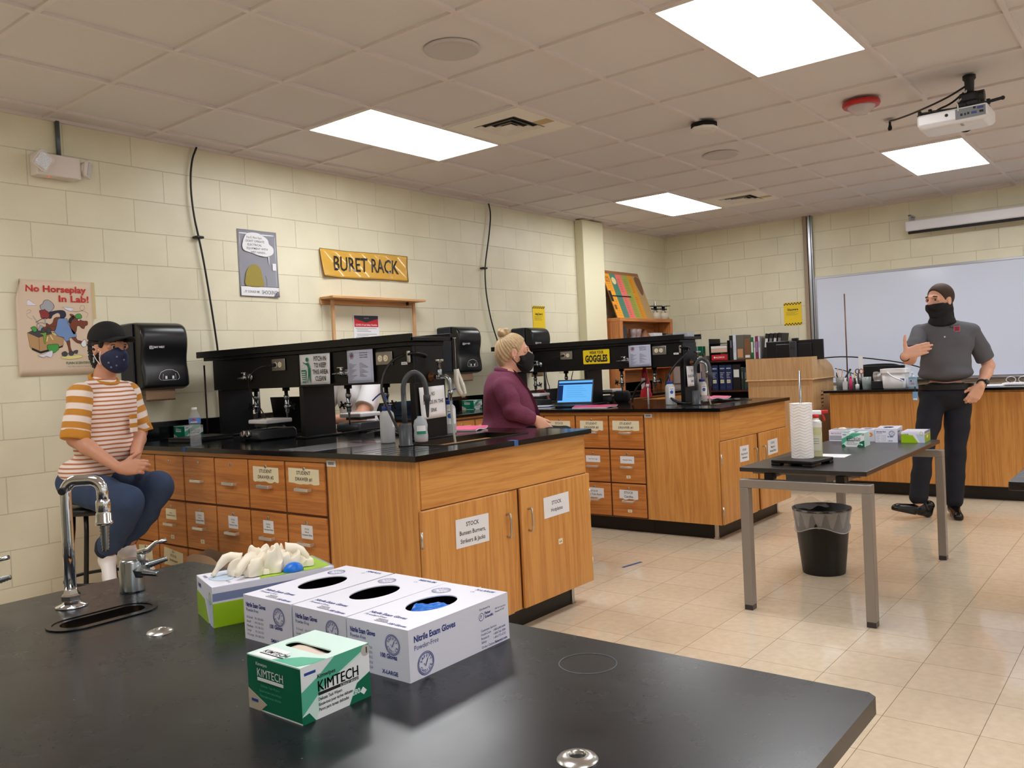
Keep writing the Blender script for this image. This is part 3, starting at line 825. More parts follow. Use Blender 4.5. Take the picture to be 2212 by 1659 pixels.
# --- poster with the horse ------------------------------------------------------
PW, PH = .425, .545
o = thing('poster', 'cream poster reading No Horseplay In Lab! behind the person in the black cap', 'poster', (1.957, Y1 - .001, 1.371))
Mp = frame((0, -.004, 0), (1, 0, 0), (0, 0, 1))
def f(u, v):
    c = .012 * max(0, 1 - u * 5) * (v ** 2) + .006 * max(0, 1 - u * 9)
    return (u * PW + (.03 * max(0, (v - .8) / .2) if u < .05 else 0) * (1 - u * 20 if u < .05 else 0), v * PH, c)
B(Mp).sheet(f, 24, 14, .0008, tan_p).done('sheet', o)
B(Mp).box((PW, .33, -.002), (PW + .02, PH + .0, -.0012), mat('old_tape', (214, 190, 140), .4)).done('tape', o)
def mp(cx, cy):
    u = (cx - 55) / 1215; t = 70 + .05 * (cx - 55); bt = 1630 - .045 * (cx - 55)
    return (u * PW, PH * (bt - cy) / (bt - t))
b = B(Mp)
z0 = .0165
z1, z2, z3, z4 = z0, z0 + .0004, z0 + .0008, z0 + .0012
z1 = .001; z2 = .0016; z3 = .0022; z4 = .0028
b.text('No Horseplay', .052, red, x=.225, y=.478, z=.003, width=.335, bold=.028)
b.text('In Lab!', .052, red, x=.320, y=.424, z=.003, width=.17, bold=.028)
b.text('FLINN SCIENTIFIC INC.', .02, green_i, x=.345, y=.062, z=z1, width=.175, bold=.02)
b.text('"Your Safer Source for Science Supplies"', .009, greyink, x=.345, y=.046, z=z1, width=.165)
blob(b, [(215, 930), (330, 880), (560, 935), (770, 1010), (760, 1130), (690, 1170), (400, 1260), (270, 1200), (240, 1150)], tanb, z1, mp, ink, .0015, False)
blob(b, [(215, 930), (340, 870), (640, 930), (380, 1005)], dgrey, z2, mp, ink, .0012, False)
blob(b, [(268, 1165), (400, 1225), (690, 1150), (750, 1125), (750, 1155), (400, 1262), (275, 1205)], ink, z2, mp, None, 0, False)
stroke(b, [(385, 1000), (385, 1215)], .0012, ink, z3, map=mp)
blob(b, [(430, 500), (470, 470), (500, 420), (560, 410), (620, 450), (650, 510), (620, 560), (570, 600), (520, 580), (450, 560)], lgrey, z2, mp, ink)
blob(b, [(415, 580), (470, 570), (500, 560), (560, 620), (560, 680), (500, 710), (440, 690), (430, 640)], mat('print_dark_red', (150, 52, 52), .6), z3, mp, ink)
blob(b, [(560, 610), (700, 575), (800, 580), (830, 640), (800, 690), (740, 690), (735, 640), (700, 610), (620, 650), (590, 700), (550, 690)], mat('print_navy', (44, 40, 70), .6), z2, mp, ink)
blob(b, [(640, 700), (700, 680), (800, 700), (820, 800), (780, 900), (660, 900), (600, 900), (520, 890), (510, 780), (560, 800), (610, 770)], brown_h, z2, mp, ink)
blob(b, [(690, 720), (720, 700), (840, 700), (850, 780), (900, 860), (975, 940), (980, 990), (900, 1000), (860, 1010), (860, 1050), (800, 1065), (770, 1000), (690, 985), (630, 910), (670, 820)], denim, z3, mp, ink, .0018, False)
blob(b, [(880, 780), (900, 700), (960, 680), (1010, 680), (1050, 720), (1110, 740), (1170, 745), (1170, 800), (1130, 820), (1110, 860), (1070, 850), (1050, 820), (1000, 820), (980, 900), (940, 950), (900, 880)], brown_h, z3, mp, ink)
blob(b, [(860, 760), (880, 700), (940, 660), (960, 700), (920, 730), (900, 780)], ink, z4, mp)
blob(b, [(890, 635), (940, 640), (970, 680), (930, 680)], brown_h, z4, mp, ink)
blob(b, [(975, 660), (1010, 630), (1060, 630), (1085, 670), (1060, 700), (990, 700)], bgreen, z4, mp, ink)
blob(b, [(1018, 715), (1045, 710), (1045, 730), (1020, 735)], white_p, z4, mp, ink, .001)
blob(b, [(900, 1000), (960, 990), (990, 1040), (1060, 1060), (1080, 1090), (1000, 1090), (940, 1050)], brown_h, z2, mp, ink)
blob(b, [(1045, 1110), (1070, 1060), (1110, 1030), (1130, 1060), (1130, 1130), (1080, 1150)], white_p, z3, mp, ink)
blob(b, [(815, 1060), (865, 1050), (870, 1150), (890, 1230), (850, 1230), (835, 1150)], brown_h, z2, mp, ink)
blob(b, [(840, 1240), (890, 1215), (920, 1260), (880, 1290), (845, 1275)], dgrey, z3, mp, ink)
blob(b, [(425, 870), (460, 860), (490, 890), (470, 930), (430, 920)], dgrey, z4, mp, ink)
blob(b, [(510, 860), (550, 850), (580, 880), (560, 930), (515, 920)], dgrey, z4, mp, ink)
blob(b, [(460, 840), (640, 830), (640, 890), (560, 900), (470, 890)], brown_h, z3, mp, ink)
blob(b, [(370, 890), (420, 800), (460, 830), (420, 900)], lgrey, z4, mp, ink, .0015, False)
blob(b, [(270, 850), (330, 830), (360, 870), (350, 910), (310, 915), (290, 880)], bgreen, z4, mp, ink)
blob(b, [(400, 945), (450, 930), (500, 930), (495, 990), (480, 1050), (485, 1100), (465, 1100), (455, 1010), (450, 965)], mat('print_slime', (120, 170, 60), .6), z4, mp, ink, .001)
blob(b, [(505, 1130), (560, 1115), (670, 1110), (685, 1160), (670, 1200), (590, 1250), (520, 1210)], bgreen, z4, mp, ink)
blob(b, [(350, 1285), (430, 1275), (520, 1230), (580, 1215), (575, 1290), (540, 1320), (480, 1300), (430, 1320)], lilac, z4 + .0004, mp, ink, .001)
blob(b, [(705, 1325), (780, 1290), (900, 1290), (1000, 1275), (1065, 1300), (1000, 1330), (900, 1345), (790, 1345)], lyel, z1, mp, ink, .001)
blob(b, [(725, 1250), (780, 1220), (820, 1260), (790, 1300), (740, 1295)], dgrey, z4, mp, ink, .001)
blob(b, [(915, 1220), (960, 1200), (990, 1210), (970, 1260), (930, 1245)], dgrey, z4, mp, ink, .001)
blob(b, [(145, 458), (265, 405), (378, 495), (195, 497), (185, 465)], lilac, z2, mp, ink, .0012, False)
blob(b, [(780, 520), (965, 540), (915, 590), (850, 570)], lilac, z2, mp, ink, .0012, False)
stroke(b, curve([(130, 515), (125, 560), (170, 610), (250, 620), (290, 580), (250, 570), (215, 610), (240, 680), (300, 712)]), .0011, ink, z2, map=mp)
stroke(b, curve([(930, 590), (1040, 590), (1130, 555), (1130, 500), (1080, 500), (1060, 550), (1110, 580), (1190, 620), (1160, 690)]), .0011, ink, z2, map=mp)
stroke(b, [(350, 765), (480, 690), (530, 700)], .003, ink, z4, map=mp); stroke(b, curve([(370, 880), (370, 790), (440, 770), (490, 790)]), .002, ink, z4, map=mp)
stroke(b, [(310, 660), (400, 800)], .005, lgrey, z4, map=mp); stroke(b, [(500, 700), (490, 790)], .006, lgrey, z4, map=mp)
for p in ((520, 990, 500, 1070), (560, 970, 600, 1040), (590, 930, 650, 970)): stroke(b, [(p[0], p[1]), (p[2], p[3])], .006, lyel, z4, map=mp)
b.done('printed_art', o)

# --- don't operate poster (the cartoon figure of the original is left plain) --------
PW2, PH2 = .318, .465
o = thing('poster', 'grey poster with a white speech bubble about electrical equipment and wet hands', 'poster', (3.398, Y1 - .001, 1.873))
M2 = frame((0, -.003, 0), (1, 0, 0), (0, 0, 1))
B(M2).sheet(lambda u, v: (u * PW2, v * PH2, .008 * (1 - v) ** 3 * u + .004 * math.sin(u * 5) ** 2), 14, 14, .0008, mat('laminated_grey_sheet', (150, 151, 162), .2, coat=.6)).done('sheet', o)
def mp2(cx, cy):
    u = (cx - 115) / 900; t = 45 + .085 * (cx - 115) * .9; bt = 1590 + .0 * cx
    return (.01 + u * .3, PH2 * (bt - cy) / (bt - t))
b = B(M2 @ T(0, 0, .0095))
b.box((.004, .004, -.0003), (PW2 - .004, .068, .0002), white_p)
b.box((.004, .068, -.0003), (PW2 - .004, .071, .0003), ink)
b.prism(curve([(.035, .372), (.03, .345), (.045, .318), (.1, .305), (.16, .29), (.23, .285), (.28, .31), (.282, .35), (.25, .375), (.235, .41), (.16, .445), (.08, .44), (.05, .41)], 6, True), 0, .0004, white_p)
for i, (s_, w_, xx) in enumerate((("Foz E. Flinn Says:", .125, .13), ("DON'T OPERATE", .15, .135), ("ELECTRICAL", .115, .13), ("EQUIPMENT WITH", .17, .15), ("WET HANDS...", .13, .16))):
    b.text(s_, .0205, dgrey if i else mat('print_brown_grey', (120, 100, 80), .6), x=xx, y=.405 - i * .0255, z=.0009, width=w_, bold=.01)
b.text('...IT COULD BE', .02, ink, x=.085, y=.026, z=.001, width=.13, bold=.01); b.text('SHOCKING!', .04, ink, x=.235, y=.018, z=.001, width=.13, bold=-.002)
b.poly([(.235, .293, .0004), (.243, .225, .0004), (.247, .293, .0004)], white_p)
b.prism(curve([(.05, .073), (.045, .14), (.07, .2), (.12, .225), (.165, .2), (.18, .14), (.185, .073)], 6, True), 0, .0003, olive)
b.box((.27, .19, 0), (.3, .24, .0004), white_p); stroke(b, curve([(.215, .073), (.215, .12), (.205, .15)]), .0025, ink, .0006)
b.done('printed_art', o)

# --- buret rack banner, wavy laminate -------------------------------------------
o = thing('banner', 'yellow laminated banner reading BURET RACK', 'banner', (4.098, Y1 - .001, 2.05))
BW, BH = .915, .21
wv = lambda u, v: (u * BW + .03 * (1 - v) ** 2 * max(0, .12 - u) * 6, v * BH - .004 * math.sin(u * 6), .006 + .006 * math.sin(u * 17 + v * 3) * math.sin(v * PI + u * 5) + (.018 * (1 - v) ** 2 * max(0, 1 - u * 6)))
Mb = frame((0, -.006, 0), (1, 0, 0), (0, 0, 1))
B(Mb).sheet(wv, 48, 12, .0008, mat('laminated_yellow_sheet', (226, 176, 74), .16, coat=1)).done('sheet', o)
wr = lambda x, y: Vector(wv(x / BW, y / BH)) + Vector((0, 0, .0035))
b = B(Mb); b.text('BURET RACK', .155, mat('banner_black', (18, 18, 20), .2, coat=.8), x=.47, y=.056, width=.68, bold=.012, wrap=wr)
for e in ([(0.0, v / 12) for v in range(13)], [(1, v / 12) for v in range(13)], [(u / 40, 0) for u in range(41)], [(u / 40, 1) for u in range(41)]):
    for p, q in zip(e, e[1:]):
        a_, c_ = Vector(wv(*p)), Vector(wv(*q)); b.tube([a_, c_], .0016, ink, n=4)
b.done('lettering', o)

# --- wooden buret rack ------------------------------------------------------------
wl = wood('light_maple', (216, 164, 108), (186, 132, 78), 'X', rough=.45); wlz = wood('light_maple_post', (216, 170, 124), (190, 140, 92), 'Z', rough=.45)
o = thing('buret_rack', 'wooden buret rack on the wall under the yellow banner', 'rack', (4.08, Y1, 1.30))
B().box((0, -.16, .572), (.985, -.005, .59), wl, bev=.003).box((.0, -.02, .535), (.985, -.005, .5715), wl).done('top_board', o)
for xx in (.06, .92): B().box((xx, -.075, 0), (xx + .022, -.053, .5715), wlz, bev=.002).done('post', o)
B().box((.84, -.09, .545), (.852, -.07, .5715), ink).done('clip', o)
B().box((.02, -.12, -.02), (.965, -.005, -.0005), wl, bev=.003).done('bottom_board', o)

# --- safety checklist --------------------------------------------------------------
o = thing('notice', 'white Covid-19 safety checklist with black and red heading', 'notice', (4.40, Y1 - .001, 1.42))
Mc = frame((0, -.004, 0), (1, 0, 0), (0, 0, 1))
B(Mc).box((0, 0, -.001), (.268, .345, 0), white_p).done('sheet', o)
b = B(Mc); b.poly([(.008, .248, .0006), (.26, .248, .0006), (.26, .338, .0006), (.008, .338, .0006)], mat('print_crimson', (206, 40, 52), .5))
b.poly([(.008, .315, .001), (.134, .283, .001), (.26, .315, .001), (.26, .338, .001), (.008, .338, .001)], mat('print_charcoal', (46, 46, 54), .5))
b.text('COVID-19 Lab Safety Checklist', .02, white_p, x=.134, y=.258, z=.0014, width=.225, bold=.012)
b.text('WAKE TECH', .009, white_p, x=.134, y=.315, z=.0014, width=.05)
for i in range(18):
    y = .238 - i * .0115
    if i % 4 == 3: continue
    b.box((.02 + .012 * (i % 3 > 0), y - .003, .0003), (.24 - .03 * ((i * 7) % 4), y, .0007), greyink)
b.done('printing', o)

# --- small yellow wall notices -------------------------------------------------------
def yellow_notice(o, M, w, h, title, mirrored=False):
    B(M).box((0, 0, -.0008), (w, h, 0), yel).done('sheet', o)
    b = B(M)
    for k in range(12):
        for r_ in range(2):
            if (k + r_) % 2 == 0:
                x = w * k / 12
                for yy in (h - .028, .004): b.box((x, yy + r_ * .012, .0002), (x + w / 12, yy + r_ * .012 + .012, .0006), ink)
    b.text(title, .034 * w / .2, ink, x=w / 2, y=h * .65, z=.0007, width=w * .62, bold=.03)
    for i in range(5): b.box((w * .12, h * (.6 - i * .035) - .0025, .0003), (w * (.82 - .1 * (i % 3)), h * (.6 - i * .035), .0006), mat('print_grey_on_yellow', (120, 110, 60), .6))
    b.done('printing', o)
o = thing('notice', 'narrow yellow notice with checkered ends above the maroon-jacketed woman', 'notice', (6.748, Y1 - .001, 1.635))
yellow_notice(o, frame((0, -.003, 0), (1, 0, 0), (0, 0, 1)), .205, .265, 'Away Down It')
o = thing('notice', 'yellow Glassware notice on the end wall', 'notice', (X1 - .001, 3.557, 1.62))
yellow_notice(o, frame((-.003, 0, 0), (0, -1, 0), (0, 0, 1)), .205, .264, 'Glassware')

# --- paper towel dispensers ------------------------------------------------------------
dblack = mat('dispenser_black', (22, 23, 26), .28); dblue = mat('dispenser_navy_side', (24, 30, 46), .35); kraft = mat('kraft_towel', (176, 146, 118), .8)
def towel_dispenser(label, x):
    o = thing('towel_dispenser', label, 'dispenser', (x, Y1, 1.27), 0, 'black towel dispensers on the left wall')
    W_ = .30; b = B()
    # side profile in (depth, height): rounded top, bulging front, pinched lower third
    pr = [(0, 0), (.19, -.012), (.235, .004), (.243, .03), (.236, .09), (.226, .14), (.228, .19), (.242, .25), (.246, .30), (.238, .345), (.215, .378), (.17, .396), (.1, .40), (0, .40)]
    pr = pr[:1] + curve(pr[1:-1], 4) + pr[-1:]
    rings = []
    for xx, sc in ((0, .965), (.012, .99), (.03, 1.0), (W_ - .03, 1.0), (W_ - .012, .99), (W_, .965)):
        cz = .2
        rings.append([b.bm.verts.new(Vector((xx, -.001 - p[0] * sc, cz + (p[1] - cz) * sc))) for p in pr])
    b.loft(rings, b.mi(dblack)); b.done('cover', o, recalc=True)
    B().box((-.012, -.16, .01), (.0, -.001, .39), dblue, bev=.01).done('side_housing', o)
    B().box((W_, -.16, .01), (W_ + .012, -.001, .39), dblue, bev=.01).done('side_housing', o)
    B().sheet(lambda u, v: (.045 + u * .19, -.175 - .006 * math.sin(v * 2.5), -.004 - v * .072 - .004 * abs((u * 9) % 1 - .5) * (v > .99)), 36, 6, .0006, kraft).done('paper_towel', o)
    b = B(frame((0, -.2425, 0), (1, 0, 0), (0, 0, 1)))
    for q in ((.05, .235, .074, .26),):
        b.box((q[0], q[1], 0), (q[2], q[3], .001), white_p); b.box((q[0] + .004, q[1] + .003, .0005), (q[2] - .004, q[3] - .003, .0014), dblack)
        b.text('B', .02, white_p, x=.062, y=.241, z=.0018)
    b.text('BAY WEST', .017, white_p, x=.112, y=.24, z=.0015, width=.065, bold=.02)
    b.done('logo', o)
    b = B(frame((0, -.2415, 0), (1, 0, 0), (0, 0, 1)))
    hp = curve([(.115, .045), (.1, .06), (.112, .09), (.125, .098), (.15, .107), (.185, .107), (.205, .098), (.22, .09), (.232, .06), (.22, .045)])
    stroke(b, hp, .002, white_p, .002); stroke(b, [(.128, .082), (.122, .045), (.21, .045), (.206, .082)], .002, white_p, .002)
    for xx in (.14, .185): b.box((xx, .052, .001), (xx + .012, .07, .0022), white_p)
    b.done('hands_emblem', o)
    B().cyl((W_ / 2, -.15, -.006), (W_ / 2, -.15, .0), .05, dblack, n=16).done('dispensing_slot', o)
    return o
towel_dispenser('black towel dispenser behind the person in the cap', 2.545)
towel_dispenser('black towel dispenser with a white brush hanging in front, left of the blond woman', 5.355)
towel_dispenser('black towel dispenser right behind the blond woman\'s head', 6.40)

# --- emergency light ------------------------------------------------------------------
beige_pl = mat('beige_plastic', (232, 222, 214), .45); lens = mat('faceted_lens', (210, 212, 220), .12, metal=.7, bump=1.0, bscale=160)
o = thing('emergency_light', 'twin-head emergency light on grey conduit at the upper left', 'light', (2.08, Y1, 2.50))
B().box((0, -.09, 0), (.245, -.001, .125), beige_pl, bev=.008).done('housing', o)
for k, (cx_, cz_, rot) in enumerate(((.0, .07, -.55), (.295, .07, .0))):
    nrm = Vector((-.35, -1, -.25)) if k == 0 else Vector((.75, -.6, -.15))
    fr = frame((cx_ + .02 * (1 - k * 1.3), -.12 if k == 0 else -.07, cz_), Vector((1, 0, 0)) if k == 0 else Vector((.6, .75, 0)), None, nrm)
    fr = fr @ Matrix.Rotation(rot, 4, 'Z')
    h = B(fr).prism(rect(-.048, -.048, .048, .048, .014), -.006, .012, beige_pl).lathe([(.0, -.04), (.035, -.032), (.046, -.006)], beige_pl, n=20).done('lamp_head', o)
    B(fr).prism(rect(-.038, -.038, .038, .038, .008), .0122, .016, lens).done('lens', h)
B().cyl((.08, -.05, -.003), (.08, -.05, .002), .004, mat('red_indicator', (255, 60, 60), .4, emit=2), n=8).done('indicator', o)
o = thing('conduit', 'grey steel conduit running from the ceiling to the emergency light', 'conduit', (2.235, Y1 - .018, 2.6))
B().cyl((0, 0, .03), (0, 0, .238), .0125, mat('galvanised', (104, 112, 116), .35, metal=.6), n=14).done('pipe', o)

# --- two black cables down the wall ----------------------------------------------------
cable = mat('black_cable', (14, 14, 15), .35)
def wall_cable(label, pts, clip, name='wall_cable'):
    o = thing(name, label, 'cable', pts[0])
    B(off(o)).tube(pts, .0065, cable, n=10, smooth_path=2).done('cable', o)
    B(off(o)).box((clip[0] - .03, Y1 - .05, clip[2] - .008), (clip[0] + .03, Y1 - .001, clip[2] + .008), cable, bev=.006).done('clip', o)
yw = Y1 - .03
wall_cable('black cable bowing down the wall between the No Horseplay and grey posters', [(3.11, yw, 2.838), (3.07, yw, 2.75), (3.05, yw, 2.6), (3.06, yw, 2.4), (3.09, yw, 2.245), (3.115, yw, 2.1), (3.135, yw, 1.95), (3.165, yw, 1.7), (3.19, yw, 1.45), (3.2, yw, 1.056)], (3.09, yw, 2.245))
wall_cable('black cable hanging down the wall behind the blond woman', [(6.105, yw, 2.838), (6.13, yw, 2.75), (6.10, yw, 2.58), (6.05, yw, 2.4), (6.005, yw, 2.235), (6.0, yw, 2.05), (6.02, yw, 1.9), (6.07, yw, 1.7), (6.16, yw, 1.5), (6.25, yw, 1.3), (6.28, yw, 1.056)], (5.995, yw, 2.225))

# --- end wall -------------------------------------------------------------------------
o = thing('whiteboard', 'wide whiteboard with aluminium frame behind the standing man', 'whiteboard', (X1, 3.19, .93))
Mw = frame((0, 0, 0), (0, -1, 0), (0, 0, 1))
alf = mat('anodised_frame', (176, 178, 184), .3, metal=.85)
B(Mw).box((.02, .02, .004), (3.64, 1.19, .014), mat('whiteboard_enamel', (224, 232, 252), .14, coat=.4, noise=.012, nscale=1.2)).done('board', o)
b = B(Mw).box((0, 1.188, .001), (3.66, 1.212, .02), alf, bev=.002).box((0, 0, .001), (3.66, .022, .02), alf, bev=.002).box((0, .022, .001), (.02, 1.188, .02), alf).box((3.64, .022, .001), (3.66, 1.188, .02), alf)
b.done('frame', o)
b = B(Mw).box((.25, .03, .0145), (3.5, .045, .1), alf, bev=.003).box((.25, .045, .095), (3.5, .06, .1), alf).box((.25, .0, .0205), (3.5, .03, .05), alf, bev=.004)
b.done('tray', o)
o = thing('screen_housing', 'white roll-up projection screen case above the whiteboard', 'screen case', (9.45, 2.18, 2.47))
wcase = mat('white_enamel_case', (232, 230, 234), .35)
b = B(Mw)
b.box((0, .03, -.045), (2.9, .135, .045), wcase, bev=.012)
b.done('case', o)
B(Mw).box((.02, .005, -.012), (2.88, .0295, .012), ink, bev=.004).done('hem_bar', o)
b = B(Mw); b.box((.03, .1355, -.01), (.05, .2, .01), alf).box((.025, .19, -.149), (.055, .205, .01), alf).box((.025, .1, -.149), (.055, .2, -.14), alf)
b.box((2.5, .1355, -.01), (2.52, .2, .01), alf).box((2.495, .19, -.149), (2.525, .205, .01), alf)
b.done('wall_bracket', o)
o = thing('raceway', 'brown vertical raceway on the end wall left of the whiteboard', 'raceway', (X1, 3.275, 0))
B().box((-.03, -.022, .1), (-.001, .022, CEIL), mat('brown_raceway', (160, 140, 118), .45), bev=.003).done('channel', o)
o = thing('raceway', 'silver vertical raceway with a dark seam beside the whiteboard', 'raceway', (X1, 3.215, 0))
B().box((-.035, -.024, .1), (-.001, .024, CEIL), alf, bev=.003).box((-.0365, -.014, .1), (-.0345, -.004, CEIL), ink).done('channel', o)

# ================================================================ things on the ceiling
def speaker(x, y, label):
    o = thing('ceiling_speaker', label, 'speaker', (x, y, CEIL), 0, 'round ceiling speakers')
    m = mat('speaker_grille', (206, 200, 198), .6, bump=.6, bscale=500)
    B().lathe([(.13, .011), (.137, .006), (.135, .0), (.122, -.006), (.118, -.003), (.0, -.004)], m, n=48, cap0=False).done('grille', o)
speaker(3.08, 2.72, 'round speaker in the ceiling above the nearer peninsula'); speaker(6.125, 2.715, 'small round speaker in the ceiling right of the white access point')
vent_w = mat('vent_white', (240, 234, 224), .5); vdark = mat('duct_dark', (20, 18, 18), .9); stain = mat('vent_water_stain', (196, 168, 120), .6)
def vent(kx, ky, label, s):
    o = thing('air_vent', label, 'vent', (gx(kx) + .3048, gy(ky) + .3048, CEIL), 0, 'square ceiling air vents')
    h = .29
    B().frame_prism(rect(-h, -h, h, h), rect(-s, -s, s, s), -.004, .011, vent_w).done('panel', o)
    b = B()
    for k in range(3):
        a, c = s * (1 - .27 * k), s * (1 - .27 * k) - s * .16
        # sloping louvre ring
        r1 = [b.bm.verts.new(Vector((x, y, .004 - .010))) for x, y in rect(-a + .006, -a + .006, a - .006, a - .006)]
        r2 = [b.bm.verts.new(Vector((x, y, .011))) for x, y in rect(-c, -c, c, c)]
        b.loft([r1, r2], b.mi(vent_w), False, False, False)
    b.box((-s * .25, -s * .25, -.006), (s * .25, s * .25, .0), vent_w)
    b.done('louvre', o)
    B().box((-s, -s, .0105), (s, s, .0118), vdark).done('duct', o)
    if s > .15: B().box((.02, -.28, -.0046), (.11, -s - .002, -.0041), stain).done('water_stain', o)
vent(3, 0, 'square air vent right of the long lit panel, brownish stain on it', .165)
vent(9, 0, 'small air vent near the end wall, right of a lit panel', .165)
o = thing('access_point', 'white octagonal wireless access point on the ceiling', 'access point', (5.20, 2.41, CEIL))
B().cyl((0, 0, -.03), (0, 0, -.0045), .085, vdark, n=24).done('mount', o)
B().lathe([(.06, -.058), (.088, -.05), (.092, -.036), (.085, -.0305)], mat('warm_white_plastic', (226, 222, 216), .4), n=8, rot=.39, smooth=False).done('cover', o)
o = thing('fire_strobe', 'red fire alarm strobe with clear dome on the ceiling', 'alarm', (5.515, 1.503, CEIL))
B().lathe([(.105, -.034), (.112, -.02), (.108, -.0045)], mat('alarm_red', (190, 36, 36), .35), n=32).done('base', o)
B().lathe([(.012, -.085), (.04, -.08), (.08, -.045), (.086, -.0345)], mat('clear_dome', (235, 228, 224), .06, alpha=.45), n=24).done('dome', o)
B().cyl((0, 0, -.07), (0, 0, -.035), .012, lens, n=12).done('bulb', o)

# projector
o = thing('projector', 'white projector hanging from a black ceiling mount', 'projector', (5.49, .90, CEIL))
pw = mat('projector_white', (236, 235, 238), .3); pbk = mat('mount_black', (20, 19, 20), .45)
b = B()
bx0, bx1, by0, by1, bz0, bz1 = -.185, .075, -.115, .245, -.30, -.215
b.box((bx0, by0, bz0 + .016), (bx1, by1, bz1), pw, bev=.012)
ri = [[b.bm.verts.new(Vector((x, y, z))) for x, y in rect(bx0 + d, by0 + d, bx1 - d, by1 - d, .03)] for d, z in ((.03, bz0), (.008, bz0 + .008), (.002, bz0 + .018))]
b.loft(ri, b.mi(pw), True, False)
b.done('body', o, recalc=True)
b = B(frame((bx0, by1, bz0), (0, -1, 0), (0, 0, 1)))
b.box((.2, .02, .0), (.35, .075, .0018), mat('port_panel', (120, 124, 128), .4))
for xx, yy, w_, m_ in ((.225, .035, .012, ink), (.245, .035, .008, ink), (.26, .037, .01, ink), (.28, .036, .026, mat('port_blue', (52, 60, 130), .4)), (.31, .058, .03, mat('port_blue')), (.29, .062, .012, ink), (.32, .036, .02, ink)): b.box((xx, yy, .001), (xx + w_, yy + .012, .004), m_)
b.cyl((.155, .055, 0), (.155, .055, .002), .009, ink, n=12)
b.done('port_panel', o)
B().box((bx0 + .03, by0 + .13, bz0 - .001), (bx0 + .09, by0 + .145, bz0 + .002), mat('small_foot_grey', (160, 156, 156), .5)).done('foot', o)
B().box((bx0 - .0, by1 - .02, bz1), (bx0 + .02, by1, bz1 + .001), pbk).lathe([(.045, .01), (.045, -.001)], pbk, o=(bx1, .04, bz0 + .045), ax=(1, 0, 0)).done('lens', o)
b = B()
b.lathe([(.035, 0), (.035, -.02), (.026, -.03), (.024, -.09), (.02, -.1)], pbk, n=20)
b.box((-.045, -.05, -.16), (.045, .05, -.1), pbk, bev=.015).cyl((0, -.075, -.13), (0, .05, -.13), .035, pbk, n=16)
b.box((-.11, -.10, -.2), (.02, .13, -.19), pbk, bev=.004).box((-.07, -.06, -.19), (.04, .06, -.155), pbk, bev=.01)
for p in ((-.15, .235), (-.15, .18), (-.03, .06), (-.12, -.11), (-.15, .0)): b.cyl((p[0], p[1], -.2145), (p[0], p[1], -.185), .01, pbk, n=10).cyl((p[0], p[1], -.2), (-.05, 0, -.19), .008, pbk, n=8)
b.cyl((-.12, -.11, -.2), (-.12, -.175, -.195), .009, pbk, n=10).ball((-.12, -.18, -.195), .012, pbk, n=10)
b.done('mount_arm', o)
b = B()
b.tube([(-.01, .02, -.06), (.1, .14, -.075), (.3, .36, -.07), (.5, .5, -.035), (.62, .585, -.008)], .006, cable, smooth_path=2)
b.tube([(0, .03, -.09), (.0, .1, -.14), (-.05, .17, -.17), (-.1, .175, -.215)], .006, cable, smooth_path=2)
b.tube([(0, 0, -.05), (-.03, .02, -.11), (-.05, .05, -.15), (-.14, .05, -.17), (-.19, .03, -.2), (-.188, .03, -.235)], .004, mat('white_cord', (216, 214, 208), .5), smooth_path=2)
b.done('cable', o)
o = thing('cable_anchor', 'small cable anchor plate left of the projector', 'anchor', (6.13, 1.49, CEIL))
B().box((-.03, -.03, -.005), (.03, .03, -.0005), mat('frosted_plate', (190, 184, 180), .4)).tube([(0, 0, -.005), (.0, .0, -.03), (.005, .012, -.06), (0, -.008, -.06), (0, 0, -.03)], .008, cable, smooth_path=1).done('hook', o)

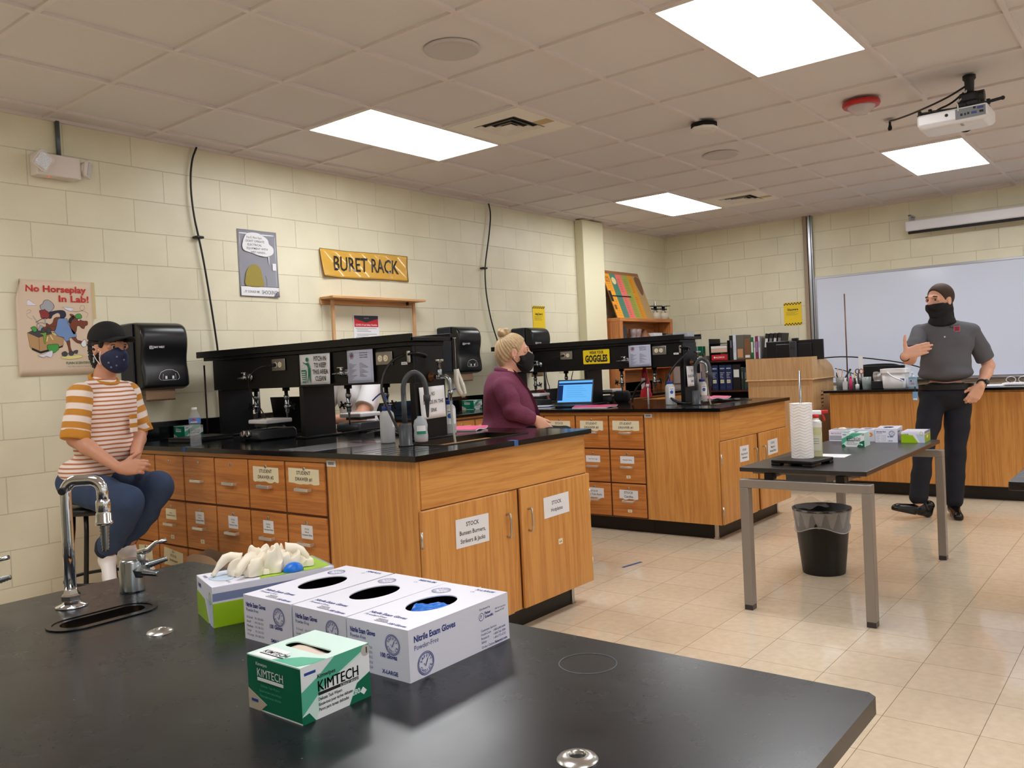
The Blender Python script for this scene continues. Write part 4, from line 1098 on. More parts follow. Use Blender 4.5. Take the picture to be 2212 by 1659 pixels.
# ================================================================ fittings on racks and benches
# rack fronts (children of the racks)
for R, dx, plug in ((R1, 0, True), (R2, 2.965, True)):
    M = off(R)
    outlet(R, M @ FX(3.018 + dx, 4.135, 1.372), plug=True)
    outlet(R, M @ FX(3.018 + dx, 3.235 if dx == 0 else 3.235, 1.370))
    turret_valve(R, M @ FX(3.018 + dx, 4.428 if dx == 0 else 4.425, 1.305))
    turret_valve(R, M @ FX(3.018 + dx, 3.537, 1.303))
    for (yy, sd, kd) in ((4.53 if dx == 0 else 4.56, 1 if dx == 0 else -1, 's'), (4.22, -1, 's'), (3.655, 1, 'long'), (3.345, -1, 's')):
        drop_valve(R, 3.12 + dx, yy, 1.2355, sd, kd, M)
    lb = B(M @ FX(3.018 + dx, 3.09, 1.338)); lb.box((-.022, -.007, 0), (.022, .007, .0015), white_p); lb.box((-.015, -.0015, .0012), (.012, .0015, .0018), greyink); lb.done('asset_tag', R)
    # cord clamp and short hose on the end cheek, spigot with cross handle
    b = B(M).tube([(3.015 + dx, 3.06, 1.378), (2.995 + dx, 3.03, 1.385), (3.03 + dx, 3.0, 1.388), (3.1 + dx, 3.01, 1.372), (3.11 + dx, 3.032, 1.365)], .007, cable, smooth_path=2)
    b.box((3.0 + dx, 3.04, 1.34), (3.016 + dx, 3.056, 1.40), steel, bev=.003)
    b.done('cord_clamp', R)
    sx = 3.10 + dx
    b = B(M).lathe([(.028, 0), (.026, -.004), (.014, -.008), (.014, -.03)], mat('old_brass', (96, 66, 44), .4, metal=.8), o=(sx + .045, 3.029, 1.262), ax=(0, 1, 0))
    b.cyl((sx + .045, 3.01, 1.262), (sx + .045, 2.96, 1.262), .013, dullchrome, n=14)
    b.cyl((sx + .045, 2.97, 1.25), (sx + .045, 2.97, 1.30), .013, dullchrome, n=14, bev=.003)
    b.lathe([(.009, 0), (.009, .03), (.014, .034), (.014, .04), (.006, .043)], dullchrome, o=(sx + .045, 2.97, 1.30), n=12)
    b.tube([(sx + .045, 2.965, 1.262), (sx + .045, 2.93, 1.262), (sx + .045, 2.905, 1.25), (sx + .045, 2.9, 1.225), (sx + .045, 2.9, 1.18)], .011, dullchrome, smooth_path=1, radii=None)
    b.lathe([(.013, 0), (.013, -.02), (.009, -.024), (.008, -.05), (.006, -.055)], dullchrome, o=(sx + .045, 2.9, 1.19), n=12)
    sp = b.done('spigot', R)
    b = B(M)
    for a in range(2):
        d = Vector((math.cos(a * PI / 2), math.sin(a * PI / 2), 0)) * .028
        b.tube([Vector((sx + .045, 2.97, 1.345)) - d, Vector((sx + .045, 2.97, 1.345)) + d], .005, steel, n=8, radii=[.006, .006])
    b.done('cross_handle', sp)
    B(M).tube([(sx + .045, 2.9, 1.15), (sx + .043, 2.898, 1.08), (sx + .035, 2.885, 1.0), (sx + .03, 2.87, .93), (sx + .02, 2.85, .88)], .0065, mat('clear_tubing', (170, 172, 160), .2, alpha=.6), smooth_path=2, n=8).done('clear_tubing', sp)

# power cords
def cord(label, pts, r=.0035, m=None, name='power_cord', cat='cord', sm=2):
    o = thing(name, label, cat, pts[0]); B(off(o)).tube(pts, r, m or cable, n=8, smooth_path=sm).done('cord', o); return o
cord('thin black cord from the left outlet of the nearer rack down to the hotplate', [(2.965, 4.175, 1.368), (2.95, 4.25, 1.36), (2.93, 4.33, 1.30), (2.95, 4.33, 1.2), (2.99, 4.28, 1.1), (2.99, 4.24, 1.03), (3.02, 4.3, .975), (3.06, 4.31, .946), (3.05, 4.24, .946)])
cord('thin black cord from the outlet of the farther rack down behind the maroon-jacketed woman', [(5.93, 4.175, 1.368), (5.92, 4.25, 1.355), (5.9, 4.31, 1.29), (5.92, 4.31, 1.16), (5.94, 4.29, 1.08), (5.93, 4.38, 1.0), (5.94, 4.46, .95), (5.97, 4.46, .946)])
cord('thin black cord hanging under the middle of the farther rack', [(6.09, 4.15, 1.232), (6.1, 4.19, 1.12), (6.1, 4.26, 1.0), (6.09, 4.35, .948)])
cord('tangle of black cords on the nearer worktop under the rack', [(3.2, 3.9, .946), (3.3, 3.8, .96), (3.36, 3.6, .98), (3.32, 3.45, .955), (3.4, 3.35, .965), (3.35, 3.25, .946), (3.32, 3.4, .946), (3.36, 3.7, .946)], .004)
cord('grey charger cord lying in a loop on the nearer worktop', [(3.3, 3.72, .946), (3.28, 3.6, .965), (3.3, 3.5, .97), (3.26, 3.42, .95), (3.3, 3.3, .946), (3.34, 3.36, .946)], .0028, mat('grey_cord', (90, 92, 96), .5))
# hoses
cord('black hose looping from the end of the nearer rack to the grey gooseneck', [(3.005, 3.075, 1.382), (2.95, 3.10, 1.36), (2.9, 3.12, 1.30), (2.87, 3.12, 1.2), (2.87, 3.05, 1.08), (2.86, 2.98, .985), (2.86, 2.95, .955)], .007, name='hose', cat='hose')
cord('thick black hose leaning on the nearer worktop behind the wash bottle', [(3.10, 3.36, 1.06), (3.06, 3.30, 1.03), (3.0, 3.24, .99), (2.98, 3.22, .955)], .011, name='hose', cat='hose')
cord('black hose arcing from a drop valve to the nearer worktop behind the hotplate', [(3.12, 4.53, 1.04), (3.15, 4.47, 1.045), (3.2, 4.4, 1.02), (3.22, 4.36, .953)], .009, name='hose', cat='hose')
cord('black hose curving out of the end of the farther rack and round to its gooseneck', [(6.04, 3.022, 1.385), (6.0, 2.99, 1.35), (5.93, 3.08, 1.25), (5.89, 3.15, 1.12), (5.88, 3.13, 1.02), (5.87, 3.05, .96), (5.87, 2.95, .95), (5.885, 2.915, .952)], .009, name='hose', cat='hose')
cord('black hose curving down under the farther rack beside the red bag', [(6.085, 3.42, 1.13), (6.08, 3.46, 1.12), (6.07, 3.52, 1.06), (6.06, 3.55, .98), (6.06, 3.55, .952)], .009, name='hose', cat='hose')
cord('red rubber hose under the farther rack behind the blond woman', [(6.09, 4.55, 1.05), (6.09, 4.5, 1.075), (6.08, 4.45, 1.06), (6.07, 4.41, 1.0), (6.06, 4.4, .952)], .008, mat('red_rubber', (140, 48, 38), .5), name='hose', cat='hose')
o = thing('plastic_tube', 'thin white plastic tube standing under a drop valve of the farther rack', 'tube', (6.0, 3.365, ZC))
B().cyl((0, 0, .0005), (.0, 0, .14), .007, mat('milky_plastic', (220, 220, 222), .3, alpha=.8), n=12).cyl((0, 0, .14), (0, 0, .165), .014, mat('milky_plastic'), n=12).done('tube', o)

# deionised water gooseneck
gp = mat('grey_pvc', (62, 66, 72), .38)
def gooseneck(label, x, y, k=1.0, a=0.0):
    o = thing('gooseneck_faucet', label, 'faucet', (x, y, ZC), a)
    B().lathe([(.036, 0.0005), (.036, .006), (.031, .008), (.031, .10), (.028, .108), (.0, .11)], gp, n=24).done('body', o)
    B().cyl((.0, .0, .105), (0, 0, .25), .0125, gp, n=16).tube([(0, 0, .24), (0, 0, .29), (.015, -.012, .335), (.042, -.034, .352), (.068, -.056, .335), (.083, -.069, .29), (.085, -.071, .23)], .0125, gp, smooth_path=2, n=14).done('neck', o)
    B().lathe([(.015, 0), (.017, -.004), (.017, -.03), (.012, -.034), (.007, -.10), (.0045, -.11)], gp, o=(.085, -.071, .24), n=16).done('nozzle', o)
    B().lathe([(.012, .0), (.012, .02), (.016, .022), (.016, .032), (.0, .033)], black_m, o=(.025, .018, .065), ax=(.8, .6, 0), n=14).done('knob', o)
    return o
gooseneck('grey plastic gooseneck faucet on the nearer peninsula, in front of the sink sign', 2.815, 2.90)
gooseneck('grey plastic gooseneck faucet on the farther peninsula, beside its sink sign', 5.885, 2.885, a=-.55)

# foreground bench fittings
def chrome_faucet(x, y):
    o = thing('bench_faucet', 'tall chrome gooseneck water faucet over the oval cup sink', 'faucet', (x, y, .80))
    B().lathe([(.034, .0005), (.033, .004), (.02, .008), (.016, .012)], chrome, n=32).done('flange', o)
    B().lathe([(.016, .0121), (.021, .016), (.022, .026), (.017, .03), (.0145, .04)], chrome, n=6, smooth=False).done('nut', o)
    dx, dy = .054 / .0815, -.061 / .0815; R_ = .027; P = [(0, 0, .03), (0, 0, .15)]
    for k in range(9): t = PI / 2 * k / 8; q = R_ * (1 - math.cos(t)); P.append((dx * q, dy * q, .256 + R_ * math.sin(t)))
    for k in range(9): t = PI / 2 * k / 8; q = .0815 - R_ + R_ * math.sin(t); P.append((dx * q, dy * q, .256 + R_ * math.cos(t)))
    P.append((.054, -.061, .225)); B().tube(P, .0125, chrome, n=20).done('spout', o)
    b = B().lathe([(.0145, .0), (.0155, -.004), (.0155, -.024), (.014, -.027), (.0165, -.03), (.0165, -.046), (.019, -.049), (.019, -.054), (.012, -.057)], chrome, o=(.054, -.061, .236), n=24)
    b.lathe([(.0112 - (i % 2) * .0018 - i * .00022, -.0038 * i) for i in range(17)], dullchrome, o=(.054, -.061, .182), n=20)
    b.done('serrated_nozzle', o)
    B().lathe([(.0, -.004), (.007, -.003), (.009, 0), (.007, .004)], ink, o=(-.011, -.009, .262), ax=(-.7, -.7, 0), n=14).done('plug_cap', o)
chrome_faucet(.842, 1.963)
def gas_turret(x, y, label, rz=0.0):
    o = thing('gas_turret', label, 'gas tap', (x, y, .80), rz)
    B().lathe([(.028, .0005), (.0275, .004), (.0265, .07), (.024, .075), (.02, .077), (.0, .077)], dullchrome, n=32).done('tower', o)
    def nozzle(d):
        d = Vector(d).normalized()
        b = B().lathe([(.017, .018), (.017, .03), (.013, .034), (.0115, .04)], dullchrome, o=(0, 0, .05), ax=d, n=6, smooth=False)
        b.lathe([(.0095 - (i % 2) * .0013 - i * .00022, .038 + .003 * i) for i in range(16)], dullchrome, o=(0, 0, .05), ax=d, n=18)
        b.done('hose_nozzle', o)
    nozzle((.28, -.96, -.06)); nozzle((.86, -.5, .22))
    B().cyl((.016, -.018, .06), (.016, -.018, .088), .010, dullchrome, n=18, bev=.002).tube([(.012, -.012, .09), (.03, -.03, .096), (.04, -.045, .112), (.058, -.066, .118)], .005, chrome, radii=[.0085, .007, .005, .0055], n=10).done('lever', o)
gas_turret(.986, 1.97, 'chrome gas turret with two serrated nozzles beside the tall faucet')
gas_turret(.70, 2.135, 'second gas turret cut off by the left edge of the photo')
for (x, y, lb) in ((.8465, 1.590, 'round steel rod socket in the worktop near the oval cup sink'), (.845, .596, 'round steel rod socket at the bottom edge of the photo')):
    o = thing('rod_socket', lb, 'socket', (x, y, .80))
    B().lathe([(.026, .0004), (.024, .003), (.0125, .007), (.011, .0065), (.0105, .001)], steel, n=36, cap0=False, cap1=False).lathe([(.0105, .0012), (.0, .0012)], ink, n=24, cap0=False, cap1=False).done('flange', o)

# ================================================================ notices on the racks
o = thing('notice', 'white PITCH IN TO KEEP THIS AREA CLEAN sign taped to the nearer rack', 'notice', (3.012, 3.93, 1.248))
Mn = frame((0, 0, 0), (0, -1, 0), (0, 0, 1))
B(Mn).sheet(lambda u, v: (u * .268, v * .172, .003 + .008 * (u ** 4) * (1 - v)), 10, 6, .0007, white_p).done('sheet', o)
b = B(Mn); Zs = .0105
for i, s in enumerate(('PITCH IN', 'TO KEEP', 'THIS AREA', 'CLEAN')): b.text(s, .037, ink, x=.187, y=.132 - i * .037, z=Zs, width=(.105, .105, .135, .09)[i], bold=.015)
b.cyl((.074, .142, Zs - .0005), (.074, .142, Zs), .012, green_i, n=20)
b.prism([(.035, .13), (.06, .122), (.085, .125), (.10, .09), (.098, .05), (.1, .012), (.094, .012), (.086, .05), (.075, .012), (.069, .012), (.08, .06), (.078, .1), (.07, .11), (.04, .123)], Zs - .0005, Zs, green_i)
b.prism([(.02, .085), (.062, .085), (.055, .012), (.026, .012)], Zs - .0006, Zs - .0002, green_i)
for k in range(4):
    for j in range(5): b.box((.026 + k * .0085, .02 + j * .012, Zs - .0001), (.031 + k * .0085, .027 + j * .012, Zs + .0003), white_p)
stroke(b, [(.03, .092), (.028, .105), (.045, .118), (.058, .108), (.05, .095), (.03, .092)], .0015, green_i, Zs)
b.done('printing', o)
def periodic_notice(label, y):
    o = thing('notice', label, 'notice', y)
    B(Mn).sheet(lambda u, v: (u * .204, v * .185 + .002 * u, .003 + .002 * math.sin(u * 3)), 8, 6, .0007, blue_p).done('sheet', o)
    b = B(Mn @ T(0, 0, .0062))
    stroke(b, [(.014, .012), (.19, .012), (.19, .162), (.014, .162), (.014, .012)], .0012, greyink, 0)
    for a in (0, 1.05, 2.1):
        stroke(b, [(.04 + .02 * math.cos(t * PI / 8) * math.cos(a) - .008 * math.sin(t * PI / 8) * math.sin(a), .148 + .02 * math.cos(t * PI / 8) * math.sin(a) + .008 * math.sin(t * PI / 8) * math.cos(a)) for t in range(17)], .0015, ink, .0002)
    b.cyl((.04, .148, 0), (.04, .148, .0004), .006, red, n=12)
    for i, s in enumerate(('Student Laboratory', 'Drawer Check', 'Locker Contents')): b.text(s, .010, ink, x=.135, y=.158 - i * .012, z=.0003, width=.062, bold=.01)
    for i in range(13): b.box((.02, .105 - i * .007, 0), (.04 + .012 * ((i * 3) % 4), .1065 - i * .007, .0003), ink)
    for i in range(11): b.box((.1, .105 - i * .007, 0), (.125 + .014 * ((i * 5) % 4), .1065 - i * .007, .0003), ink)
    b.done('printing', o)
periodic_notice('pale blue student drawer checklist on the nearer rack, right of its PITCH IN sign', (3.008, 3.515, 1.246))
periodic_notice('pale blue student drawer checklist on the farther rack, right of the goggles sign', (5.973, 3.512, 1.246))
o = thing('notice', 'white sign on the farther rack half hidden by the blond woman, ending AREA CLEAN', 'notice', (5.977, 4.765, 1.248))
B(Mn).box((0, 0, 0), (.27, .172, .0012), white_p).done('sheet', o)
b = B(Mn)
for i, s in enumerate(('PITCH IN', 'TO KEEP', 'THIS AREA', 'CLEAN')): b.text(s, .037, ink, x=.187, y=.132 - i * .037, z=.0018, width=(.105, .105, .135, .09)[i], bold=.015)
b.done('printing', o)
o = thing('sign', 'bright yellow WEAR YOUR GOGGLES sign on the farther rack', 'sign', (5.977, 3.96, 1.288))
B(Mn).prism(rect(0, 0, .262, .118, .008), 0, .002, mat('goggles_yellow', (244, 214, 20), .35)).done('plate', o)
b = B(Mn); b.text('WEAR YOUR', .034, ink, x=.135, y=.084, z=.0026, width=.14, bold=.035); b.text('GOGGLES', .078, ink, x=.131, y=.018, z=.0026, width=.222, bold=.05)
b.done('lettering', o)
for dx, w, h, lb in ((0, .235, .165, 'white NO SOLIDS IN THE SINK paper on the end of the nearer rack'), (2.965, .21, .16, 'white NO SOLIDS IN THE SINK paper on the end of the farther rack')):
    o = thing('notice', lb, 'notice', (3.05 + dx, 3.026, 1.045 if dx == 0 else 1.075), -.0)
    My = frame((0, 0, 0), (1, 0, 0), (0, 0, 1))
    B(My @ T(0, 0, 0, .03 if dx == 0 else 0)).sheet(lambda u, v: (u * w * .8 + .0, v * h, .002 + .006 * (1 - u) * (1 - v)), 6, 6, .0007, white_p).done('sheet', o)
    b = B(My @ T(0, 0, .0085, .03 if dx == 0 else 0))
    for i, s in enumerate(('NO', 'SOLIDS IN THE', 'SINK')): b.text(s, .027, ink, x=w * .4, y=h * .72 - i * .042, width=(.028, .165, .05)[i] * .9, bold=.01)
    b.done('printing', o)
o = thing('sticker', 'small barcode sticker on the nearer peninsula just under the worktop', 'sticker', (2.4997, 3.105, .895))
b = B(frame((0, 0, 0), (0, -1, 0), (0, 0, 1))); b.box((.0, -.022, 0), (.065, .006, .001), paper)
for i in range(12): b.box((.012 + i * .0034, -.014, .0009), (.0135 + i * .0034, -.001, .0014), ink)
b.done('barcode', o)
o = thing('sticker', 'small barcode sticker on the farther peninsula just under the worktop', 'sticker', (2.4997 + 2.965, 3.105, .895))
b = B(frame((0, 0, 0), (0, -1, 0), (0, 0, 1))); b.box((.0, -.022, 0), (.065, .006, .001), paper)
for i in range(12): b.box((.012 + i * .0034, -.014, .0009), (.0135 + i * .0034, -.001, .0014), ink)
b.done('barcode', o)
# blue tape
bt = mat('blue_masking_tape', (48, 92, 150), .6)
o = thing('tape', 'strip of blue tape folded over the edge of the nearer worktop near its sink', 'tape', (3.13, 2.49, ZC)); B().box((0, -.0015, -.025), (.03, .04, .0008), bt, M=None).done('strip', o)
o = thing('tape', 'strip of blue tape on the worktop edge near the water bottle', 'tape', (2.465, 4.25, ZC)); B().box((-.0015, 0, -.025), (.03, .03, .0008), bt).done('strip', o)
o = thing('tape', 'short strip of blue tape stuck on the floor tiles', 'tape', (4.516, 2.77, 0.0003), -.17); B().box((0, -.011, 0), (.185, .011, .0008), bt).done('strip', o)

# ================================================================ loose things
blue_cap = mat('blue_cap', (30, 60, 140), .4); milky = mat('milky_bottle', (196, 198, 200), .35, alpha=.92)
hp_dark = mat('hotplate_grey', (52, 54, 58), .4); hp_white = mat('ceramic_white', (224, 224, 226), .2)

def hotplate(label, x, y, z, rz):
    """front (knobs) faces local -y; 0.19 wide, 0.26 deep"""
    o = thing('hotplate', label, 'hotplate', (x, y, z), rz, 'stirring hotplates on the peninsulas'); S13 = Matrix.Scale(1.28, 4, (0, 0, 1))
    b = B(S13)
    pr = [(-.13, .006), (-.14, .02), (-.138, .045), (-.12, .058), (.12, .062), (.135, .05), (.14, .02), (.13, .006)]
    rs = [[b.bm.verts.new(Vector((xx, p[0] * s, .033 + (p[1] - .033) * s))) for p in pr] for xx, s in ((-.095, .9), (-.085, 1), (.085, 1), (.095, .9))]
    b.loft(rs, b.mi(hp_dark)); b.done('base', o, recalc=True)
    b = B(S13).box((-.088, -.075, .072), (.088, .11, .092), hp_white, bev=.007)
    b.done('ceramic_top', o)
    B(S13).box((-.06, -.05, .0585), (.06, .08, .0715), hp_dark).done('neck', o)
    for sx in (-.025, .02):
        B(S13).cyl((sx, -.134, .03), (sx, -.158, .034), .015, steel, n=20, bev=.003).box((sx - .002, -.1605, .026), (sx + .002, -.157, .048), ink).done('knob', o)
    b = B(S13 @ frame((-.08, -.1395, .014), (1, 0, 0), (0, .05, 1)))
    b.box((.0, .02, 0), (.028, .023, .001), mat('label_red', (170, 60, 50), .5)).box((.005, .008, 0), (.035, .011, .001), mat('label_red')).box((.03, .026, 0), (.055, .028, .001), paper)
    b.done('printing', o)
    for sx in (-.07, .07):
        for sy in (-.1, .1): B().cyl((sx, sy, 0), (sx, sy, .0075), .009, ink, n=10).done('foot', o)
    return o
HP = hotplate('white topped stirring hotplate at the front of the nearer worktop beside the rack support', 2.965, 4.20, ZC, -PI / 2)
for loc, rz, lb in (((3.50, 3.98, ZC), PI / 2 + .1, 'hotplate seen through the nearer rack in front of the person in the white shirt'),
                    ((5.80, 4.36, ZC), -PI / 2 + .1, 'hotplate beside the open laptop on the farther worktop'),
                    ((6.42, 3.98, ZC), PI / 2, 'hotplate half hidden behind the laptop screen')):
    dup(HP, loc, rz, lb)

def kimwipes(label, M_o, rz, s=1.0, grp=None):
    """carton 127 x 127 x 80 mm; -x face is the dark green end, -y face the white KIMTECH face"""
    o = thing('wipes_box', label, 'box', M_o, rz)
    gd = mat('carton_dark_green', (0, 104, 74), .35); gm = mat('carton_mid_green', (84, 176, 146), .35); gl = mat('carton_pale_green', (206, 232, 224), .35); wh = mat('carton_white', (232, 236, 238), .35)
    w, h = .127, .081
    # top with an opening
    B().box((0, 0, 0), (w, w, .002), wh).box((0, 0, .002), (.002, w, h - .002), gd).box((.002, 0, .002), (w - .002, .002, h - .002), wh).box((w - .002, 0, .002), (w, w, h - .002), gl).box((.002, w - .002, .002), (w - .002, w, h - .002), gd).done('carton', o)
    b = B()
    slot = oval(.0, .0, .095, .024, 24)
    slot = [(.064 + y_, .064 + x_) for x_, y_ in slot][::-1]
    # outer ring points matched by direction from the slot centre
    ring = []
    for (px, py) in slot:
        dx, dy = px - .064, py - .064; t = .0635 / max(abs(dx), abs(dy))
        ring.append((.0635 + dx * t, .0635 + dy * t))
    for cx_, cy_ in ((0, 0), (w, 0), (w, w), (0, w)):
        k = min(range(len(ring)), key=lambda i: (ring[i][0] - cx_) ** 2 + (ring[i][1] - cy_) ** 2); ring[k] = (cx_, cy_)
    b.frame_prism(ring, slot, h - .002, h, gl); b.done('lid', o, recalc=True)
    B().sheet(lambda u, v: (.05 + u * .028, .022 + v * .084, h - .006 + .004 * math.sin(u * 5 + v * 3) * math.sin(v * PI)), 8, 12, .0006, mat('tissue_beige', (222, 204, 190), .8)).done('tissue', o)
    # printing: sides in their own frames
    F1 = frame((-.0003, w, 0), (0, -1, 0), (0, 0, 1)); F2 = frame((0, -.0003, 0), (1, 0, 0), (0, 0, 1)); F3 = frame((0, 0, h + .0003), (0, -1, 0), (1, 0, 0))
    b = B(F1)
    b.text('KIMTECH', .017, wh, x=.056, y=.052, width=.062, bold=.0, z=.0004); b.text('Kimwipes', .007, wh, x=.036, y=.068, z=.0004); b.box((.025, .0455, .0002), (.087, .05, .0006), wh)
    for i, s_ in enumerate(('Delicate Task Wipers', 'Essuie-tout pour taches delicates', 'Panos para tareas delicadas')): b.text(s_, .0055, gm, x=.055, y=.037 - i * .0075, z=.0004, width=(.045, .052, .05)[i])
    b.prism([(0, 0), (.028, 0), (.045, .012), (.0, .03)], 0, .0003, mat('carton_beige', (190, 180, 160), .4)); b.box((.008, .012, .0003), (.024, .016, .0007), mat('brand_blue', (40, 70, 150), .4))
    b.done('end_print', o)
    b = B(F2)
    b.poly([(0, 0, .0001), (.127, 0, .0001), (.127, .081, .0001), (0, .081, .0001)], gl)
    b.poly([(0, .081, .0003), (0, .047, .0003), (.03, .062, .0003), (.06, .081, .0003)], wh)
    b.poly([(0, .046, .0003), (0, .012, .0003), (.04, .044, .0003), (.127, .0785, .0003), (.127, .081, .0003), (.061, .081, .0003), (.031, .061, .0003)], gm)
    b.poly([(.024, 0, .0003), (.084, 0, .0003), (.1, .029, .0003), (.127, .039, .0003), (.127, .075, .0003), (.042, .042, .0003)], wh)
    b.poly([(.085, 0, .0003), (.127, 0, .0003), (.127, .038, .0003), (.101, .028, .0003)], gd); b.poly([(0, 0, .0003), (.023, 0, .0003), (.012, .014, .0003), (0, .011, .0003)], gd)
    b.text('Kimwipes', .0085, ink, x=.045, y=.058, z=.0006, bold=.02); [b.text('KIMTECH', .022, ink, x=.0665 + q, y=.039, z=.0006 + abs(q), width=.075) for q in (-.0003, 0, .0003)]
    b.box((.029, .033, .0004), (.104, .0375, .0006), ink); b.text('SCIENCE* BRAND', .0045, wh, x=.086, y=.0335, z=.0008, width=.034)
    for i, s_ in enumerate(('Delicate Task Wipers', 'Essuie-tout pour taches delicates', 'Panos para tareas delicadas')): b.text(s_, .0065, ink, x=.029, y=.0255 - i * .0075, z=.0006, align='LEFT', bold=.02, width=(.043, .063, .055)[i])
    b.text('280', .011, gl, x=.098, y=.012, z=.0006, bold=.03); b.poly([(.112, .019, .0006), (.119, .012, .0006), (.113, .007, .0006), (.106, .013, .0006)], wh)
    b.box((.006, .068, .0004), (.026, .072, .0006), mat('brand_blue'))
    b.cyl((.12, .072, 0), (.12, .072, .0005), .0085, mat('tan_ring', (190, 186, 180), .5), n=24); b.text('1', .012, ink, x=.122, y=.068, z=.0007, bold=.04)
    b.done('front_print', o)
    b = B(frame((.002, w - .01, h + .0003), (0, -1, 0), (1, 0, 0)))
    # reads from the -x side
    b.box((.0, .0, 0), (.05, .035, .0002), wh); b.text('KIMTECH', .014, ink, x=.034, y=.014, z=.0004, width=.055, bold=.02); b.box((.006, .009, .0001), (.062, .0115, .0004), ink)
    b.poly([(.05, .0, .0001), (.107, .0, .0001), (.117, .02, .0001), (.117, .045, .0001), (.08, .03, .0001)], gm)
    b.done('top_print', o)
    return o
kimwipes('green and white Kimtech wipes box in front of the white glove boxes', (.7205, .977, .8), 0)
kimwipes('green wipes box against the wall backsplash behind the water bottle', (2.83, 4.88, ZC), 0)
kimwipes('green wipes box on the wall counter just left of the maroon-jacketed woman', (5.53, 4.83, ZC), .1)
kimwipes('teal Kimtech wipes box in front of the glove boxes on the work table', (5.10, 1.575, .728), -PI / 2 + .03)

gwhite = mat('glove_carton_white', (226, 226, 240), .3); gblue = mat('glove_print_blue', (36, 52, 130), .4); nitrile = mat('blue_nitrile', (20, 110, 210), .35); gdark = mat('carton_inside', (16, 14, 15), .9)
def safety(b, x, y, r, M=None):
    for rr in (r, r * .88): stroke(b, [(x + rr * math.cos(t * PI / 12), y + rr * math.sin(t * PI / 12)) for t in range(25)], r * .06, gblue, .0005, M)
    for i, ch in enumerate('SAFETY'):
        a = PI * (.86 - .145 * i); Mx = (M or I4) @ T(x + r * .62 * math.cos(a), y + r * .62 * math.sin(a), 0, a - PI / 2); b.text(ch, r * .34, gblue, M=Mx, y=-r * .1, z=.0006, bold=.02)
    for i, ch in enumerate('CHOICE'):
        a = -PI * (.86 - .145 * i); Mx = (M or I4) @ T(x + r * .68 * math.cos(a), y + r * .68 * math.sin(a), 0, a + PI / 2); b.text(ch, r * .34, gblue, M=Mx, y=-r * .1, z=.0006, bold=.02)
    stroke(b, [(x - r * .22, y + r * .02), (x - r * .05, y - r * .24), (x + r * .26, y + r * .38)], r * .09, gblue, .0006, M)

